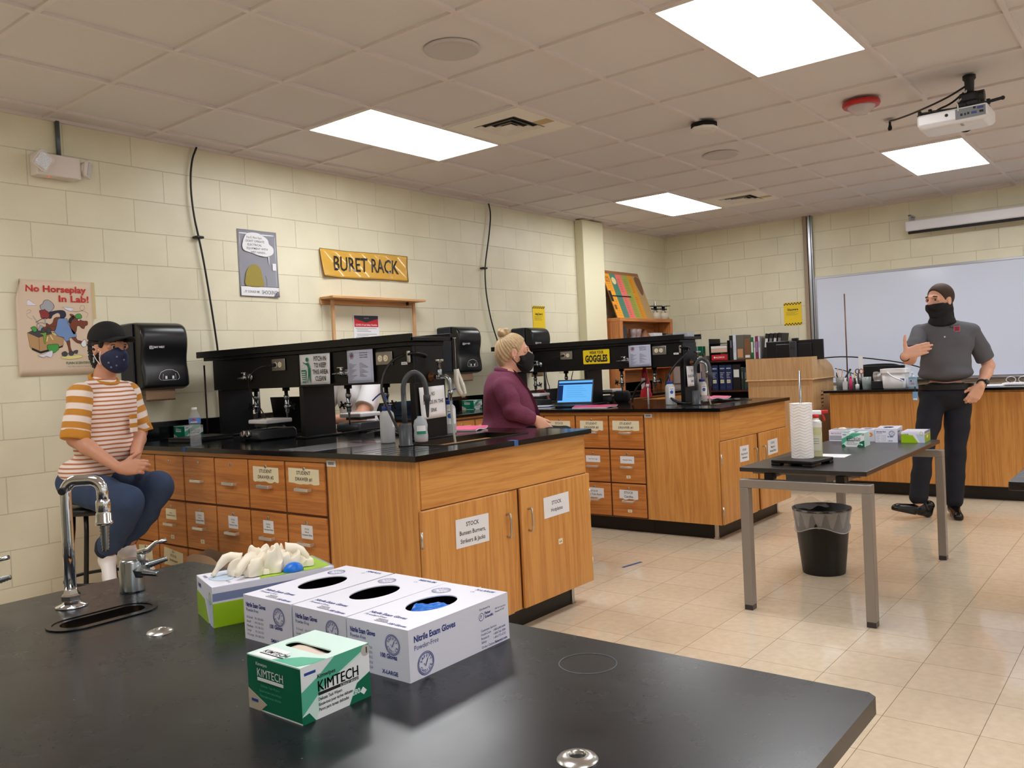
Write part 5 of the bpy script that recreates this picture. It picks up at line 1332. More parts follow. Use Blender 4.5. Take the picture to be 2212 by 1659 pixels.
def glove_box(label, loc, rz, size, w=.145, l=.253, h=.084, gloves=False, grp=None, back=True, style='fisher'):
    """l along x, w along y; -x end and -y side carry print; oval opening in the top"""
    o = thing('glove_box', label, 'box', loc, rz, None)
    c = gwhite
    side = c
    b = B().box((0, 0, 0), (l, w, .002), c).box((0, 0, .002), (.002, w, h - .002), c).box((.002, 0, .002), (l - .002, .002, h - .002), side).box((l - .002, 0, .002), (l, w, h - .002), c).box((.002, w - .002, .002), (l - .002, w, h - .002), c)
    b.done('carton', o)
    cx_, cy_ = l * .53, w * .52
    n = 32; sl = [(cx_ + l * .215 * math.cos(2 * PI * i / n) , cy_ + w * .25 * math.sin(2 * PI * i / n)) for i in range(n)]
    ring = []
    for (px, py) in sl:
        dx, dy = px - cx_, py - cy_
        tx = ((l - cx_) if dx > 0 else cx_) / max(abs(dx), 1e-6); ty = ((w - cy_) if dy > 0 else cy_) / max(abs(dy), 1e-6); t = min(tx, ty); ring.append((cx_ + dx * t, cy_ + dy * t))
    for q in ((0, 0), (l, 0), (l, w), (0, w)):
        k = min(range(n), key=lambda i: (ring[i][0] - q[0]) ** 2 + (ring[i][1] - q[1]) ** 2); ring[k] = q
    B().frame_prism(ring, sl, h - .002, h, c).done('lid', o, recalc=True)
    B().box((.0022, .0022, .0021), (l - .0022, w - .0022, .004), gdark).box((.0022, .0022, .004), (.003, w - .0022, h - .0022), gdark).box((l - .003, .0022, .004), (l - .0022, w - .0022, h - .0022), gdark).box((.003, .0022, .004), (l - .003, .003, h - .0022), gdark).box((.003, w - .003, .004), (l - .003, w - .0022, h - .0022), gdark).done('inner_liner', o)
    if gloves:
        g = B(); rnd = random.Random(7)
        for i in range(7):
            a0 = rnd.uniform(0, 6)
            g.grid(lambda u, v: (cx_ + l * .19 * (u * 2 - 1) * (1 - .2 * v), cy_ + w * .2 * (v * 2 - 1) - .002, h - .022 + .009 * math.sin(u * 9 + i + v * 4) * math.cos(v * 5 + i) - .002 * i + .016 * (1 - (u * 2 - 1) ** 2)), 14, 8, nitrile) if i < 3 else None
        g.done('gloves', o)
    f1 = B(frame((-.0003, w, 0), (0, -1, 0), (0, 0, 1)))
    f2 = B(frame((0, -.0003, 0), (1, 0, 0), (0, 0, 1)))
    f3 = B(frame((0, w, h + .0003), (0, -1, 0), (1, 0, 0)))
    if style == 'fisher':
        f1.text('Nitrile Exam Gloves', .0115, gblue, x=.008, y=h - .021, align='LEFT', width=w * .42, bold=.03); f1.text('Powder-Free', .0085, gblue, x=.008, y=h - .030, align='LEFT', width=w * .26)
        safety(f1, w * .75, h * .66, .0165)
        for i, s_ in enumerate(('X-Small', 'Small', 'Medium', 'Large', 'X-Large')): f1.text(s_, .0062, greyink, x=.008, y=h - .043 - i * .0082, align='LEFT'); f1.text('19-130-55%d' % i, .0058, greyink, x=.034, y=h - .043 - i * .0082, align='LEFT', width=.026)
        f1.text('100 Gloves', .0105, gblue, x=w * .55, y=h * .38, align='LEFT', width=w * .26, bold=.03); f1.text(size, .009, gblue, x=w * .56, y=.006, align='LEFT', bold=.03)
        f2.text('Nitrile Exam Gloves', .0145, gblue, x=.012, y=h - .023, align='LEFT', width=.098, bold=.03); f2.text('Powder-Free', .0115, gblue, x=.012, y=h - .036, align='LEFT', width=.056)
        safety(f2, .036, .022, .0185)
        f2.text('Distributed by', .005, gblue, x=l - .08, y=h - .014, align='LEFT'); f2.text('F', .008, gblue, x=l - .076, y=h - .028, bold=.01); stroke(f2, [(l - .0757 + .0065 * math.cos(t * PI / 8), h - .0255 + .0065 * math.sin(t * PI / 8)) for t in range(17)], .0008, gblue, .0005)
        f2.text('Fisher', .0065, gblue, x=l - .066, y=h - .0235, align='LEFT', bold=.03); f2.text('Scientific', .0065, gblue, x=l - .066, y=h - .030, align='LEFT', bold=.03)
        f2.text('2000 Park Lane Drive', .0042, gblue, x=l - .038, y=h - .022, align='LEFT', width=.03); f2.text('Pittsburgh, PA 15275', .0042, gblue, x=l - .038, y=h - .0275, align='LEFT', width=.026)
        for i, (s_, t_) in enumerate((('Customer Service:', ''), ('HealthCare', '1-800-640-0640'), ('Research', '1-800-766-7000'), ('Safety', '1-800-772-6733'))):
            f2.text(s_, .0058, gblue, x=l - .078, y=.032 - i * .0068, align='LEFT'); t_ and f2.text(t_, .0058, gblue, x=l - .045, y=.032 - i * .0068, align='LEFT', width=.034)
        f2.text('Order Online:', .0062, gblue, x=l - .078, y=.003, align='LEFT'); f2.text('fishersci.com', .0066, gblue, x=l - .042, y=.003, align='LEFT', bold=.03)
        # top print reads from the -x end
        f3.text('Nitrile Exam Gloves', .013, gblue, x=.012, y=.040, align='LEFT', width=w * .6, bold=.03); f3.text('Powder-Free', .011, gblue, x=.012, y=.028, align='LEFT', width=w * .36)
        f3.text('100 Gloves', .0105, gblue, x=w * .62, y=.008, align='LEFT', width=w * .28, bold=.03)
        for i in range(3): f3.box((w * .38, .011 + i * .005, .0002), (w * (.6 - .03 * i), .0122 + i * .005, .0005), greyink)
        safety(f3, w * .2, l * .80, .0175); f3.text(size, .012, gblue, x=w * .72, y=l - .018, bold=.03, width=w * .3); f3.text('CE', .008, gblue, x=w * .6, y=l - .032)
    f1.done('end_print', o); f2.done('side_print', o); f3.done('top_print', o)
    return o
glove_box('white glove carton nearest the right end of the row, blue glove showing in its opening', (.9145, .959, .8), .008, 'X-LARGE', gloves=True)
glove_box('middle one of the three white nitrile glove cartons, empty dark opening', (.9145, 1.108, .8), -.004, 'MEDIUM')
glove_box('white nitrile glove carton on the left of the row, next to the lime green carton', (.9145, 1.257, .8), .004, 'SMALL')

lime = mat('lime_carton', (150, 190, 20), .3); slate = mat('slate_band', (120, 132, 170), .35)
def lime_box(label, loc, rz, w=.135, l=.255, h=.082, limetop=True, brand='VWR'):
    o = thing('glove_box', label, 'box', loc, rz)
    B().box((0, 0, 0), (l, w, h), gwhite, bev=.0015).done('carton', o)
    f1 = B(frame((-.0003, w, 0), (0, -1, 0), (0, 0, 1)))
    f1.poly([(.0, 0, .0001), (w * .72, .0, .0001), (w * .5, .045, .0001), (.0, .052, .0001)], lime); f1.poly([(w * .8, 0, .0001), (w, 0, .0001), (w, .05, .0001), (w * .62, .05, .0001)], mat('pale_blue_print', (190, 206, 226), .4))
    f1.text(brand, .012, gblue, x=.014, y=h - .02, align='LEFT', bold=.03); stroke(f1, [(w * .86 + .008 * math.cos(t * PI / 6), .055 + .012 * math.sin(t * PI / 6)) for t in range(13)], .002, lime, .0006)
    f1.done('end_print', o)
    f2 = B(frame((0, -.0003, 0), (1, 0, 0), (0, 0, 1)))
    f2.poly([(0, 0, .0001), (l, 0, .0001), (l, .048, .0001), (0, .048, .0001)], lime); f2.poly([(0, .052, .0001), (l, .052, .0001), (l, .068, .0001), (0, .068, .0001)], slate)
    f2.text(brand, .02, white_p, x=.012, y=.024, align='LEFT', bold=.02, width=.05); f2.prism(curve([(.065, .026), (.075, .037), (.1, .04), (.115, .036), (.1, .026), (.08, .023)], 4, True), .0002, .0005, white_p)
    f2.text('NITRILE EXAM GLOVES', .012, white_p, x=.012, y=.008, align='LEFT', width=.13)
    f2.done('side_print', o)
    f3 = B(frame((0, w, h + .0003), (0, -1, 0), (1, 0, 0)))
    if limetop: f3.poly([(w * .1, l * .45, .0001), (w, l * .38, .0001), (w, l * .9, .0001), (w * .9, l, .0001), (0, l, .0001), (0, l * .8, .0001)], lime); f3.poly([(0, l * .985, .0003), (w, l * .985, .0003), (w, l, .0003), (0, l, .0003)], slate)
    f3.prism(curve([(.02, .06), (.03, .03), (.055, .012), (.09, .02), (.1, .045), (.075, .06), (.05, .07)], 4, True), .0002, .0004, mat('pale_blue_print'))
    f3.text(brand, .012, gblue, x=.02, y=.006, align='LEFT'); f3.text('NITRILE EXAMINATION GLOVES', .008, greyink, x=w * .35, y=l * .14, align='LEFT', width=w * .55)
    f3.done('top_print', o)
    return o
LB = lime_box('lime green and white glove carton with crumpled white gloves on top', (.918, 1.515, .8), -.325)
# crumpled latex gloves spilling from its top
latex = mat('cream_latex', (236, 226, 206), .5, sheen=.2)
o = thing('gloves', 'crumpled cream latex gloves heaped on the lime green carton', 'gloves', (1.04, 1.535, .882), -.325)
b = B(); rnd = random.Random(3)
def crumple(cx_, cy_, rx, ry, hh, seed):
    def f(u, v):
        a = u * 2 * PI; r_ = math.sin(v * PI * .5) if v < 1 else 1
        k = 1 + .24 * math.sin(a * 3 + seed) + .16 * math.sin(a * 5 + seed * 2 + v * 5) + .06 * math.sin(a * 9 + seed + v * 6)
        z = hh * math.cos(v * PI * .5) ** .7 * (1 + .3 * math.sin(a * 2 + seed + v * 8) * math.sin(v * PI) + .12 * math.sin(a * 5 + seed * 3 + v * 6) * math.sin(v * PI)) + .0015
        return (cx_ + rx * r_ * k * math.cos(a), cy_ + ry * r_ * k * math.sin(a), max(.001, z))
    b.grid(f, 44, 18, latex)
for q in ((0, 0, .04, .036, .034, 1.0), (.034, -.014, .026, .026, .047, 2.3), (-.028, .014, .028, .026, .028, 4.0), (.066, -.008, .028, .02, .034, 5.1), (.012, .02, .03, .02, .044, 6.2), (.05, .014, .022, .018, .042, 7.7), (-.008, -.02, .026, .018, .026, 8.4), (.09, -.016, .02, .014, .02, 9.5)): crumple(*q)
b.done('crumpled_glove', o)
for (pts, r0) in (([(-.03, .02, .03), (-.055, .028, .04), (-.075, .026, .02), (-.088, .024, .003)], .010), ([(-.02, -.01, .035), (-.04, -.03, .03), (-.055, -.04, .008)], .009), ([(.06, .0, .04), (.085, -.008, .04), (.105, -.014, .012)], .011)):
    B().tube(pts, r0, latex, smooth_path=1, radii=[r0 * 1.4, r0 * 1.2, r0, r0, r0 * .8, r0 * .5]).done('glove_finger', o)
o = thing('glove', 'bit of blue nitrile glove poking out beside the cream gloves', 'glove', (1.085, 1.475, .882), -.3)
B().grid(lambda u, v: (.022 * math.cos(u * 2 * PI) * math.sin(v * PI / 2), .016 * math.sin(u * 2 * PI) * math.sin(v * PI / 2), .018 * math.cos(v * PI / 2) + .001), 16, 6, nitrile).done('crumple', o)

# cartons on the work table
glove_box('white carton with a blue round seal, second from the right on the work table', (5.385, 1.335, .728), .12, 'LARGE', w=.125, l=.24, h=.082, gloves=True)
o = lime_box('white and lime carton at the right end of the work table', (5.385, 1.185, .728), .06, w=.128, l=.2, h=.065, limetop=False)
o = glove_box('white carton with the orange L dot between two other glove cartons', (5.42, 1.475, .728), .02, '', w=.11, l=.15, h=.072, style='plain', gloves=True)
b = B(frame((-.0006, .11, 0), (0, -1, 0), (0, 0, 1))); b.cyl((.085, .042, 0), (.085, .042, .0005), .013, mat('orange_dot', (232, 140, 60), .4), n=20); b.text('L', .015, white_p, x=.085, y=.037, z=.0007, bold=.04); b.done('size_dot', o)
o = thing('glove_box', 'white and grey Microflex carton at the left end of the work table group', 'box', (5.40, 1.60, .728), .02)
B().box((0, 0, 0), (.15, .145, .07), gwhite, bev=.0015).box((.02, .03, .0701), (.15, .13, .0715), mat('grey_carton_panel', (150, 152, 160), .4)).done('carton', o)
b = B(frame((-.0006, .145, 0), (0, -1, 0), (0, 0, 1))); b.text('MICROFLEX', .013, mat('print_rose', (200, 120, 140), .4), x=.05, y=.045, width=.07, bold=.01)
for i in range(3): b.box((.004, .03 - i * .009, .0), (.14, .034 - i * .009, .0004), mat('print_slate', (100, 104, 120), .4))
b.done('end_print', o)
B().ball((.07, .08, .0725), .02, latex, s=(1, 1.3, .5)).done('glove_tip', o)

# paper towel on its stand
o = thing('paper_towel_stand', 'black stand with a steel rod standing on the near end of the work table', 'stand', (4.26, 1.49, .728), -.15)
b = B().box((-.13, -.09, .014), (.10, .13, .03), black_m, bev=.004)
b.done('plate', o)
for q in ((-.13, -.09), (.06, -.09), (-.13, .08), (.06, .08)): B().box((q[0], q[1], 0), (q[0] + .04, q[1] + .05, .0138), black_m, bev=.003).done('foot', o)
B().cyl((.02, .035, .0305), (.02, .035, .475), .0055, dullchrome, n=12).done('rod', o)
o = thing('paper_towel_roll', 'white embossed paper towel roll standing upright on the work table', 'roll', (4.285, 1.522, .7585))
b = B()
def f(u, v):
    a = u * 2 * PI; z = v * .278
    wv_ = abs(((a * .056 * 38) % 2) - 1) ; r_ = .0555 + .0006 * math.sin(z * 430 + 5 * wv_) + .0012 * math.sin(a * 2)
    return (math.cos(a) * r_, math.sin(a) * r_, z)
pt = mat('paper_towel_white', (240, 238, 238), .85)
b.grid(f, 96, 90, pt)
b.lathe([(.0555, 0), (.021, 0), (.021, .278), (.0555, .278)], pt, n=48, cap0=False, cap1=False)
b.done('roll', o)
o = thing('spray_bottle', 'spray bottle with pale yellow liquid and red trigger behind the paper towel roll', 'bottle', (4.36, 1.472, .7585), .3)
B().prism(rect(-.032, -.026, .032, .026, .012), 0, .15, mat('pale_liquid_bottle', (206, 204, 160), .25)).done('liquid', o)
B().prism(rect(-.0325, -.0265, .0325, .0265, .012), .1501, .172, mat('translucent_white', (228, 228, 226), .3)).lathe([(.03, .172), (.02, .184), (.014, .19), (.014, .2)], mat('translucent_white'), n=20).done('shoulder', o)
b = B().cyl((0, 0, .197), (0, 0, .215), .018, red, n=18, bev=.003).box((-.012, -.028, .212), (.012, .024, .236), white_p, bev=.006).box((-.008, -.06, .218), (.008, -.026, .236), red, bev=.004)
b.tube([(0, -.03, .215), (0, -.038, .2), (0, -.042, .18)], .005, red, smooth_path=1); b.done('trigger_head', o)
b = B(frame((-.0332, .0, .03), (0, -1, 0), (0, 0, 1))); b.box((-.022, 0, 0), (.022, .08, .0006), mat('pale_label', (214, 214, 196), .4))
for i in range(3): b.box((-.016, .06 - i * .012, .0004), (.012, .0625 - i * .012, .0009), greyink)
b.done('label', o)
o = thing('paper_sheet', 'white sheet of paper lying on the work table behind the spray bottle', 'paper', (4.56, 1.40, .7283), .04)
B().box((0, 0, 0), (.15, .215, .0008), white_p).done('sheet', o)

# waste basket
o = thing('wastebasket', 'round black wastebasket with a clear liner under the work table', 'basket', (4.965, 1.665, 0))
bk = mat('black_bin_plastic', (18, 17, 17), .42)
B().lathe([(.0, .003), (.118, 0), (.12, .006), (.158, .37), (.166, .372), (.166, .384), (.156, .384), (.116, .008), (.0, .008)], bk, n=48, cap0=False, cap1=False).done('bin', o)
ln = mat('clear_liner', (226, 226, 230), .12, alpha=.28)
b = B()
def f(u, v):
    a = u * 2 * PI
    if v < .55:
        t = v / .55; z = .27 + t * .118; r_ = .152 + t * .018 + .003 * math.sin(a * 11 + t * 3) * (1 - t) - .002
        z -= .02 * math.sin(a * 3 + 1) * (1 - t)
    else:
        t = (v - .55) / .45; z = .388 - t * .11; r_ = .165 - t * .02 + .004 * math.sin(a * 13 + 2)
    return (math.cos(a) * r_, math.sin(a) * r_, z)
b.grid(f, 72, 16, ln)
b.grid(lambda u, v: (-.12 + u * .2, .10 - .12 * u + .02 * math.sin(v * 4), .38 + v * (.07 * (1 - u) + .02) + .008 * math.sin(u * 12 + v * 3)), 20, 6, ln)
b.done('liner', o)
rim = B(); rim.tube([(.1535 * math.cos(t * PI / 24), .1535 * math.sin(t * PI / 24), .268 - .02 * math.sin(t * PI / 8 + 1)) for t in range(49)], .0035, mat('liner_hem', (196, 194, 194), .3, alpha=.7), n=6, cap=False); rim.done('liner_hem', o)

# wash bottles
def wash_bottle(label, x, y, kind=0, rz=0.0, level=.17):
    o = thing('wash_bottle', label, 'bottle', (x, y, ZC), rz, 'blue capped wash bottles')
    B().lathe([(.034, .0005), (.037, .006), (.037, .135), (.034, .15), (.022, .163), (.02, .168)], milky, n=28).done('bottle', o)
    B().cyl((0, 0, .163), (0, 0, .186), .0235, blue_cap, n=24, bev=.002).done('cap', o)
    if kind == 0: B().tube([(0, 0, .18), (0, .0, .225), (.0, .012, .245), (.0, .035, .252), (0, .065, .238), (0, .1, .215)], .004, blue_cap, smooth_path=2, radii=None, n=8).done('spout', o)
    elif kind == 1: B().tube([(0, 0, .18), (0, 0, .225), (.006, -.004, .235), (.04, -.03, .25)], .004, blue_cap, smooth_path=1, n=8).done('spout', o)
    else: B().tube([(0, 0, .18), (0, 0, .245)], .004, blue_cap, n=8).done('spout', o)
    b = B()
    if kind == 0: b.lathe([(.0375, .06), (.0375, .13)], white_p, n=28, cap0=False, cap1=False)
    n = 9
    lab = B()
    if kind:
        lab.grid(lambda u, v: (.0376 * math.cos(-2.9 + u * 1.7), .0376 * math.sin(-2.9 + u * 1.7), .055 + v * .085), 12, 2, white_p)
        lab.grid(lambda u, v: (.038 * math.cos(-2.3 + .22 * math.cos(u * 2 * PI) * v * 1.6), .038 * math.sin(-2.3 + .22 * math.cos(u * 2 * PI) * v * 1.6), .1 + .014 * math.sin(u * 2 * PI) * v), 20, 3, mat('label_blue_dot', (40, 100, 180), .4))
        lab.grid(lambda u, v: (.0379 * math.cos(-2.6 + u * .7), .0379 * math.sin(-2.6 + u * .7), .122 + v * .004), 8, 1, greyink)
    else:
        lab.grid(lambda u, v: (.0376 * math.cos(-1.55 + u * .5), .0376 * math.sin(-1.55 + u * .5), .08 + v * .05), 6, 2, white_p)
    b.bm.free(); lab.done('label', o)
    return o
wash_bottle('full wash bottle with a long bent blue spout, left of the grey gooseneck', 2.915, 3.13, 0)
wash_bottle('labelled wash bottle with a blue dot behind the near sink, pink notebook beside it', 3.43, 3.18, 1)
wash_bottle('labelled wash bottle in front of the farther rack end post', 5.90, 3.115, 2)
wash_bottle('wash bottle behind the grey gooseneck of the farther sink', 6.27, 3.02, 3)

def bottle_water():
    o = thing('water_bottle', 'clear plastic water bottle with blue label near the edge of the nearer worktop', 'bottle', (2.535, 4.262, ZC))
    cl = mat('clear_pet', (214, 222, 228), .06, alpha=.2, spec=.9)
    pr = [(.018, .0005), (.028, .001), (.031, .01), (.0305, .02)]
    for k in range(9): pr += [(.0305, .024 + k * .011), (.0288, .0295 + k * .011)]
    pr += [(.031, .125), (.031, .158), (.029, .166), (.018, .19), (.0125, .197), (.0125, .203)]
    B().lathe(pr, cl, n=28).done('bottle', o)
    B().cyl((0, 0, .2), (0, 0, .214), .0145, white_p, n=20, bev=.002).done('cap', o)
    b = B().lathe([(.0315, .128), (.0315, .156)], mat('bottle_label_blue', (96, 140, 214), .35), n=28, cap0=False, cap1=False)
    b.grid(lambda u, v: (.0319 * math.cos(-2.5 + u * .5), .0319 * math.sin(-2.5 + u * .5), .143 + v * .01), 6, 2, red)
    b.grid(lambda u, v: (.0319 * math.cos(-2.9 + u * 1.2), .0319 * math.sin(-2.9 + u * 1.2), .132 + v * .005), 8, 1, white_p)
    b.done('label', o)
bottle_water()
def soap_bottle(label, x, y, z):
    o = thing('soap_bottle', label, 'bottle', (x, y, z), -.7)
    cl = mat('clear_soap_bottle', (220, 228, 236), .08, alpha=.5)
    B().lathe([(.028, .0005), (.034, .004), (.036, .03), (.033, .06), (.036, .085), (.03, .11), (.016, .122), (.014, .13)], cl, n=28, sy=.62).done('bottle', o)
    B().lathe([(.026, .004), (.032, .008), (.034, .03), (.031, .05), (.0, .05)], mat('soap_liquid', (190, 205, 214), .1, alpha=.6), n=28, sy=.6).done('liquid', o)
    B().grid(lambda u, v: (.0365 * math.cos(-2.2 + u * 1.3), .0245 * math.sin(-2.2 + u * 1.3), .038 + v * .045), 12, 3, white_p).grid(lambda u, v: (.0372 * math.cos(-2.2 + u * 1.3), .0252 * math.sin(-2.2 + u * 1.3), .040 + v * .016), 12, 3, mat('label_green', (30, 140, 112), .4)).done('label', o)
soap_bottle('clear soap bottle with a green label in front of the NO SOLIDS paper', 2.985, 2.985 - .02, ZC + .0005)

# bottle brush hanging from the end of the near rack shelf
o = thing('bottle_brush', 'white bottle brush hanging on a wire from the end of the nearer rack shelf', 'brush', (3.298, 2.992, 1.45))
b = B().tube([(0, 0, .01), (0, .0, 0), (0, 0, -.10), (0, 0, -.16)], .0016, steel, n=6).lathe([(.010, 0), (.0115, .002), (.01, .004)], steel, o=(-.004, 0, .008), n=12)
b.done('wire', o)
b = B(); wb = mat('white_bristle', (226, 222, 212), .8)
def brush(b, path, rr, m, n=60, seed=1):
    rnd = random.Random(seed); P = [Vector(p) for p in path]
    b.tube([tuple(p) for p in P], rr * .72, m, n=12, smooth_path=1)
    for i in range(n):
        t = i / n * (len(P) - 1); k = int(t); p = P[k].lerp(P[min(k + 1, len(P) - 1)], t - k); d = (P[min(k + 1, len(P) - 1)] - P[k]).normalized()
        q = d.orthogonal().normalized()
        for j in range(9):
            a = rnd.uniform(0, 2 * PI); w = (Quaternion(d, a) @ q); s = d.cross(w) * .0024
            b.poly([p + s, p - s, p - s * .4 + w * rr, p + s * .4 + w * rr], m)
brush(b, [(0, 0, -.155), (0, 0, -.22), (.006, -.004, -.26), (.02, -.014, -.29), (.034, -.022, -.288)], .018, wb, 80)
brush(b, [(.034, -.022, -.288), (.03, -.02, -.25), (.014, -.01, -.2), (.006, 0, -.155)], .014, wb, 60, 2)
b.done('bristles', o)
# brushes and glassware hanging at the far rack
o = thing('bottle_brush', 'black bottle brush hanging from the end of the farther rack shelf', 'brush', (6.15, 2.99, 1.445))
B().tube([(0, 0, 0), (0, 0, -.17)], .0016, steel, n=6).done('wire', o)
b = B(); brush(b, [(0, 0, -.15), (0, 0, -.27)], .022, mat('black_bristle', (24, 22, 24), .8), 60, 4); b.done('bristles', o)
o = thing('bottle_brush', 'thin brown handled brush hanging beside the black one at the farther rack', 'brush', (6.235, 2.985, 1.445))
B().tube([(0, 0, 0), (0, 0, -.12)], .0015, steel, n=6).done('wire', o)
B().tube([(0, 0, -.115), (.015, -.02, -.25)], .010, mat('brown_handle', (70, 36, 32), .5), n=10).done('handle', o)

# notebooks
pink = mat('pink_cover', (232, 96, 140), .5); pagew = mat('page_edges', (224, 218, 222), .6)
def notebook(label, loc, rz, w=.2, l=.26, curl=.03, t=.008, cm=None):
    o = thing('notebook', label, 'notebook', loc, rz, None)
    def f(u, v): return (u * w, v * l, t + curl * max(0, 1 - abs(u - .3) / .3) * (.4 + .6 * v) + curl * .5 * max(0, (u - .85) / .15))
    B().sheet(f, 16, 6, t * .8, pagew).done('pages', o)
    B().sheet(lambda u, v: tuple(Vector(f(u, v)) + Vector((0, 0, .0015))), 16, 6, .001, cm or pink).done('cover', o)
    return o
notebook('curled pink notebook on the nearer worktop just behind the sink', (3.58, 3.12, ZC), .35, curl=.018)
notebook('pink notebook lying behind the nearer rack beside the wash bottle', (3.5, 3.40, ZC), .2, curl=.006)
notebook('bright pink notebook in front of the open laptop', (5.55, 3.48, ZC), .15, w=.22, l=.3, curl=.016)
notebook('curled pink notebook behind the sink of the farther worktop', (6.52, 3.06, ZC), -.5, w=.2, l=.25, curl=.028)
blue_f = mat('blue_folder', (50, 100, 180), .4)
notebook('blue folder with white papers next to the maroon-jacketed woman', (5.56, 4.02, ZC), .2, w=.25, l=.3, curl=.004, cm=blue_f)
o = thing('paper_sheet', 'white papers on top of the blue folder', 'paper', (5.58, 4.06, ZC + .0155), .3); B().box((0, 0, 0), (.2, .25, .003), white_p).done('sheet', o)
o = thing('instruction_sheet', 'long laminated instruction sheet with a dark red corner on the nearer worktop', 'sheet', (2.50, 3.20, ZC), -.03)
B().box((0, 0, .0004), (.48, .275, .0012), mat('laminated_print', (196, 198, 206), .2, coat=1, noise=.2, nscale=60)).done('sheet', o)
B().box((.36, .04, .0013), (.47, .25, .0016), mat('laminated_red', (110, 22, 30), .15, coat=1)).done('red_panel', o)

# laptops
lap = mat('laptop_black', (22, 23, 26), .35)
scr = bpy.data.materials.new('laptop_screen'); scr.use_nodes = True
def emis(name, c, s):
    if name in _M: return _M[name]
    m = bpy.data.materials.new(name); m.use_nodes = True; nt = m.node_tree; nt.nodes.remove(nt.nodes['Principled BSDF'])
    e = nt.nodes.new('ShaderNodeEmission'); e.inputs[0].default_value = (*lin(c), 1); e.inputs[1].default_value = s; nt.links.new(e.outputs[0], nt.nodes['Material Output'].inputs[0]); _M[name] = m; return m
def laptop(label, loc, rz, tilt=.25, on=False, w=.33, d=.23, h=.215):
    """hinge along local x at y=d; user sits at -y"""
    o = thing('laptop', label, 'laptop', loc, rz)
    B().box((0, 0, 0), (w, d, .018), lap, bev=.004).box((.02, .09, .0181), (w - .02, d - .03, .019), mat('key_black', (12, 12, 13), .5)).box((.11, .015, .0181), (.22, .075, .0187), mat('touchpad', (40, 40, 44), .4)).done('base', o)
    Ml = Matrix.Translation((0, d, .018)) @ Matrix.Rotation(-tilt, 4, 'X')
    s = B(Ml).box((0, -.004, .0), (w, .004, h), lap, bev=.003).done('screen', o)
    if on:
        F = Ml @ frame((0, -.0045, 0), (1, 0, 0), (0, 0, 1)); b = B(F)
        b.box((.012, .015, 0), (w - .012, h - .012, .0004), emis('screen_blue', (108, 186, 250), 1.0))
        b.box((.012, h - .045, .0005), (w - .012, h - .03, .0008), emis('screen_navy', (28, 46, 92), 1)); b.box((.012, .03, .0005), (.055, h - .05, .0008), emis('screen_navy', (28, 46, 92), 1))
        for i in range(6): b.box((.09, .06 + i * .018, .0005), (.27 - .02 * (i % 3), .062 + i * .018, .0008), emis('screen_line', (70, 140, 210), 1))
        b.done('display', s)
    return o
laptop('open laptop with a bright blue screen on the farther worktop', (5.62, 4.12, ZC), -PI / 2 + .22, tilt=.32, on=True)
laptop('dark laptop lid behind the nearer rack, facing the person in the white shirt', (3.63, 4.40, ZC), PI / 2, tilt=.15)
o = thing('laptop', 'closed black laptop lying under the left end of the nearer rack', 'laptop', (2.66, 4.52, ZC), .1); B().box((0, 0, 0), (.3, .22, .02), lap, bev=.004).done('base', o); B().box((0, 0, .0205), (.3, .22, .027), lap, bev=.003).done('lid', o)
o = thing('laptop', 'closed black laptop lying behind the nearer rack near the pink notebook', 'laptop', (3.30, 3.66, ZC), -PI/2); B().box((0, 0, 0), (.3, .1, .02), lap, bev=.004).done('base', o); B().box((0, 0, .0205), (.3, .1, .027), lap, bev=.003).done('lid', o)
o = thing('pencil_case', 'round black case behind the laptop on the farther worktop', 'case', (6.32, 3.80, ZC)); B().lathe([(.0, -.07), (.04, -.065), (.052, -.05), (.052, .05), (.04, .065), (.0, .07)], mat('black_fabric', (20, 20, 22), .8), o=(0, 0, .0525), ax=(.4, -1, 0), n=20, cap0=False, cap1=False).done('case', o)

# ring stands and rods
def ring_stand(label, x, y, z, h, r=.006, m=None, lean=(0, 0)):
    o = thing('ring_stand', label, 'stand', (x, y, z)); B().box((-.07, -.05, 0), (.07, .09, .012), black_m, bev=.003).done('base', o); B().cyl((0, 0, .0121), (lean[0], lean[1], h), r, m or dullchrome, n=12).done('rod', o)
rust = mat('rusty_rod', (110, 76, 64), .45, metal=.5)
ring_stand('thin dark rod standing against the wall left of the nearer rack', 3.02, 4.93, ZC, .46, .0055, mat('dark_rod', (58, 48, 46), .5, metal=.3))
ring_stand('left ring stand rod seen through the left opening of the nearer rack', 3.33, 4.93, ZC, .46, .011); ring_stand('thicker ring stand rod seen through the left opening of the nearer rack', 3.30, 4.77, ZC, .46, .015)
ring_stand('ring stand rod behind the blond woman\'s shoulder', 6.30, 4.83, ZC, .45, .010); ring_stand('thicker ring stand rod behind the farther rack, left opening', 6.45, 4.72, ZC, .45, .013)
o = thing('bag', 'crumpled red and white plastic bag hanging behind the farther rack', 'bag', (6.20, 3.50, ZC + .24))
b = B(); b.grid(lambda u, v: ((.012 + .026 * (v ** .7) * (1 + .4 * math.sin(u * 12.56 + v * 9) + .2 * math.sin(u * 31.4 + v * 14))) * math.cos(u * 2 * PI), (.012 + .034 * (v ** .6) * (1 + .35 * math.sin(u * 18.85 + v * 7) + .2 * math.sin(u * 25 - v * 11))) * math.sin(u * 2 * PI), .06 - v * .25), 28, 14, mat('red_plastic_bag', (190, 36, 44), .35))
b.box((-.03, -.012, -.12), (-.025, .02, -.03), white_p); b.done('bag', o)
cord('cord holding the red bag to the farther rack', [(6.20, 3.5, 1.236), (6.20, 3.5, ZC + .29)], .002)

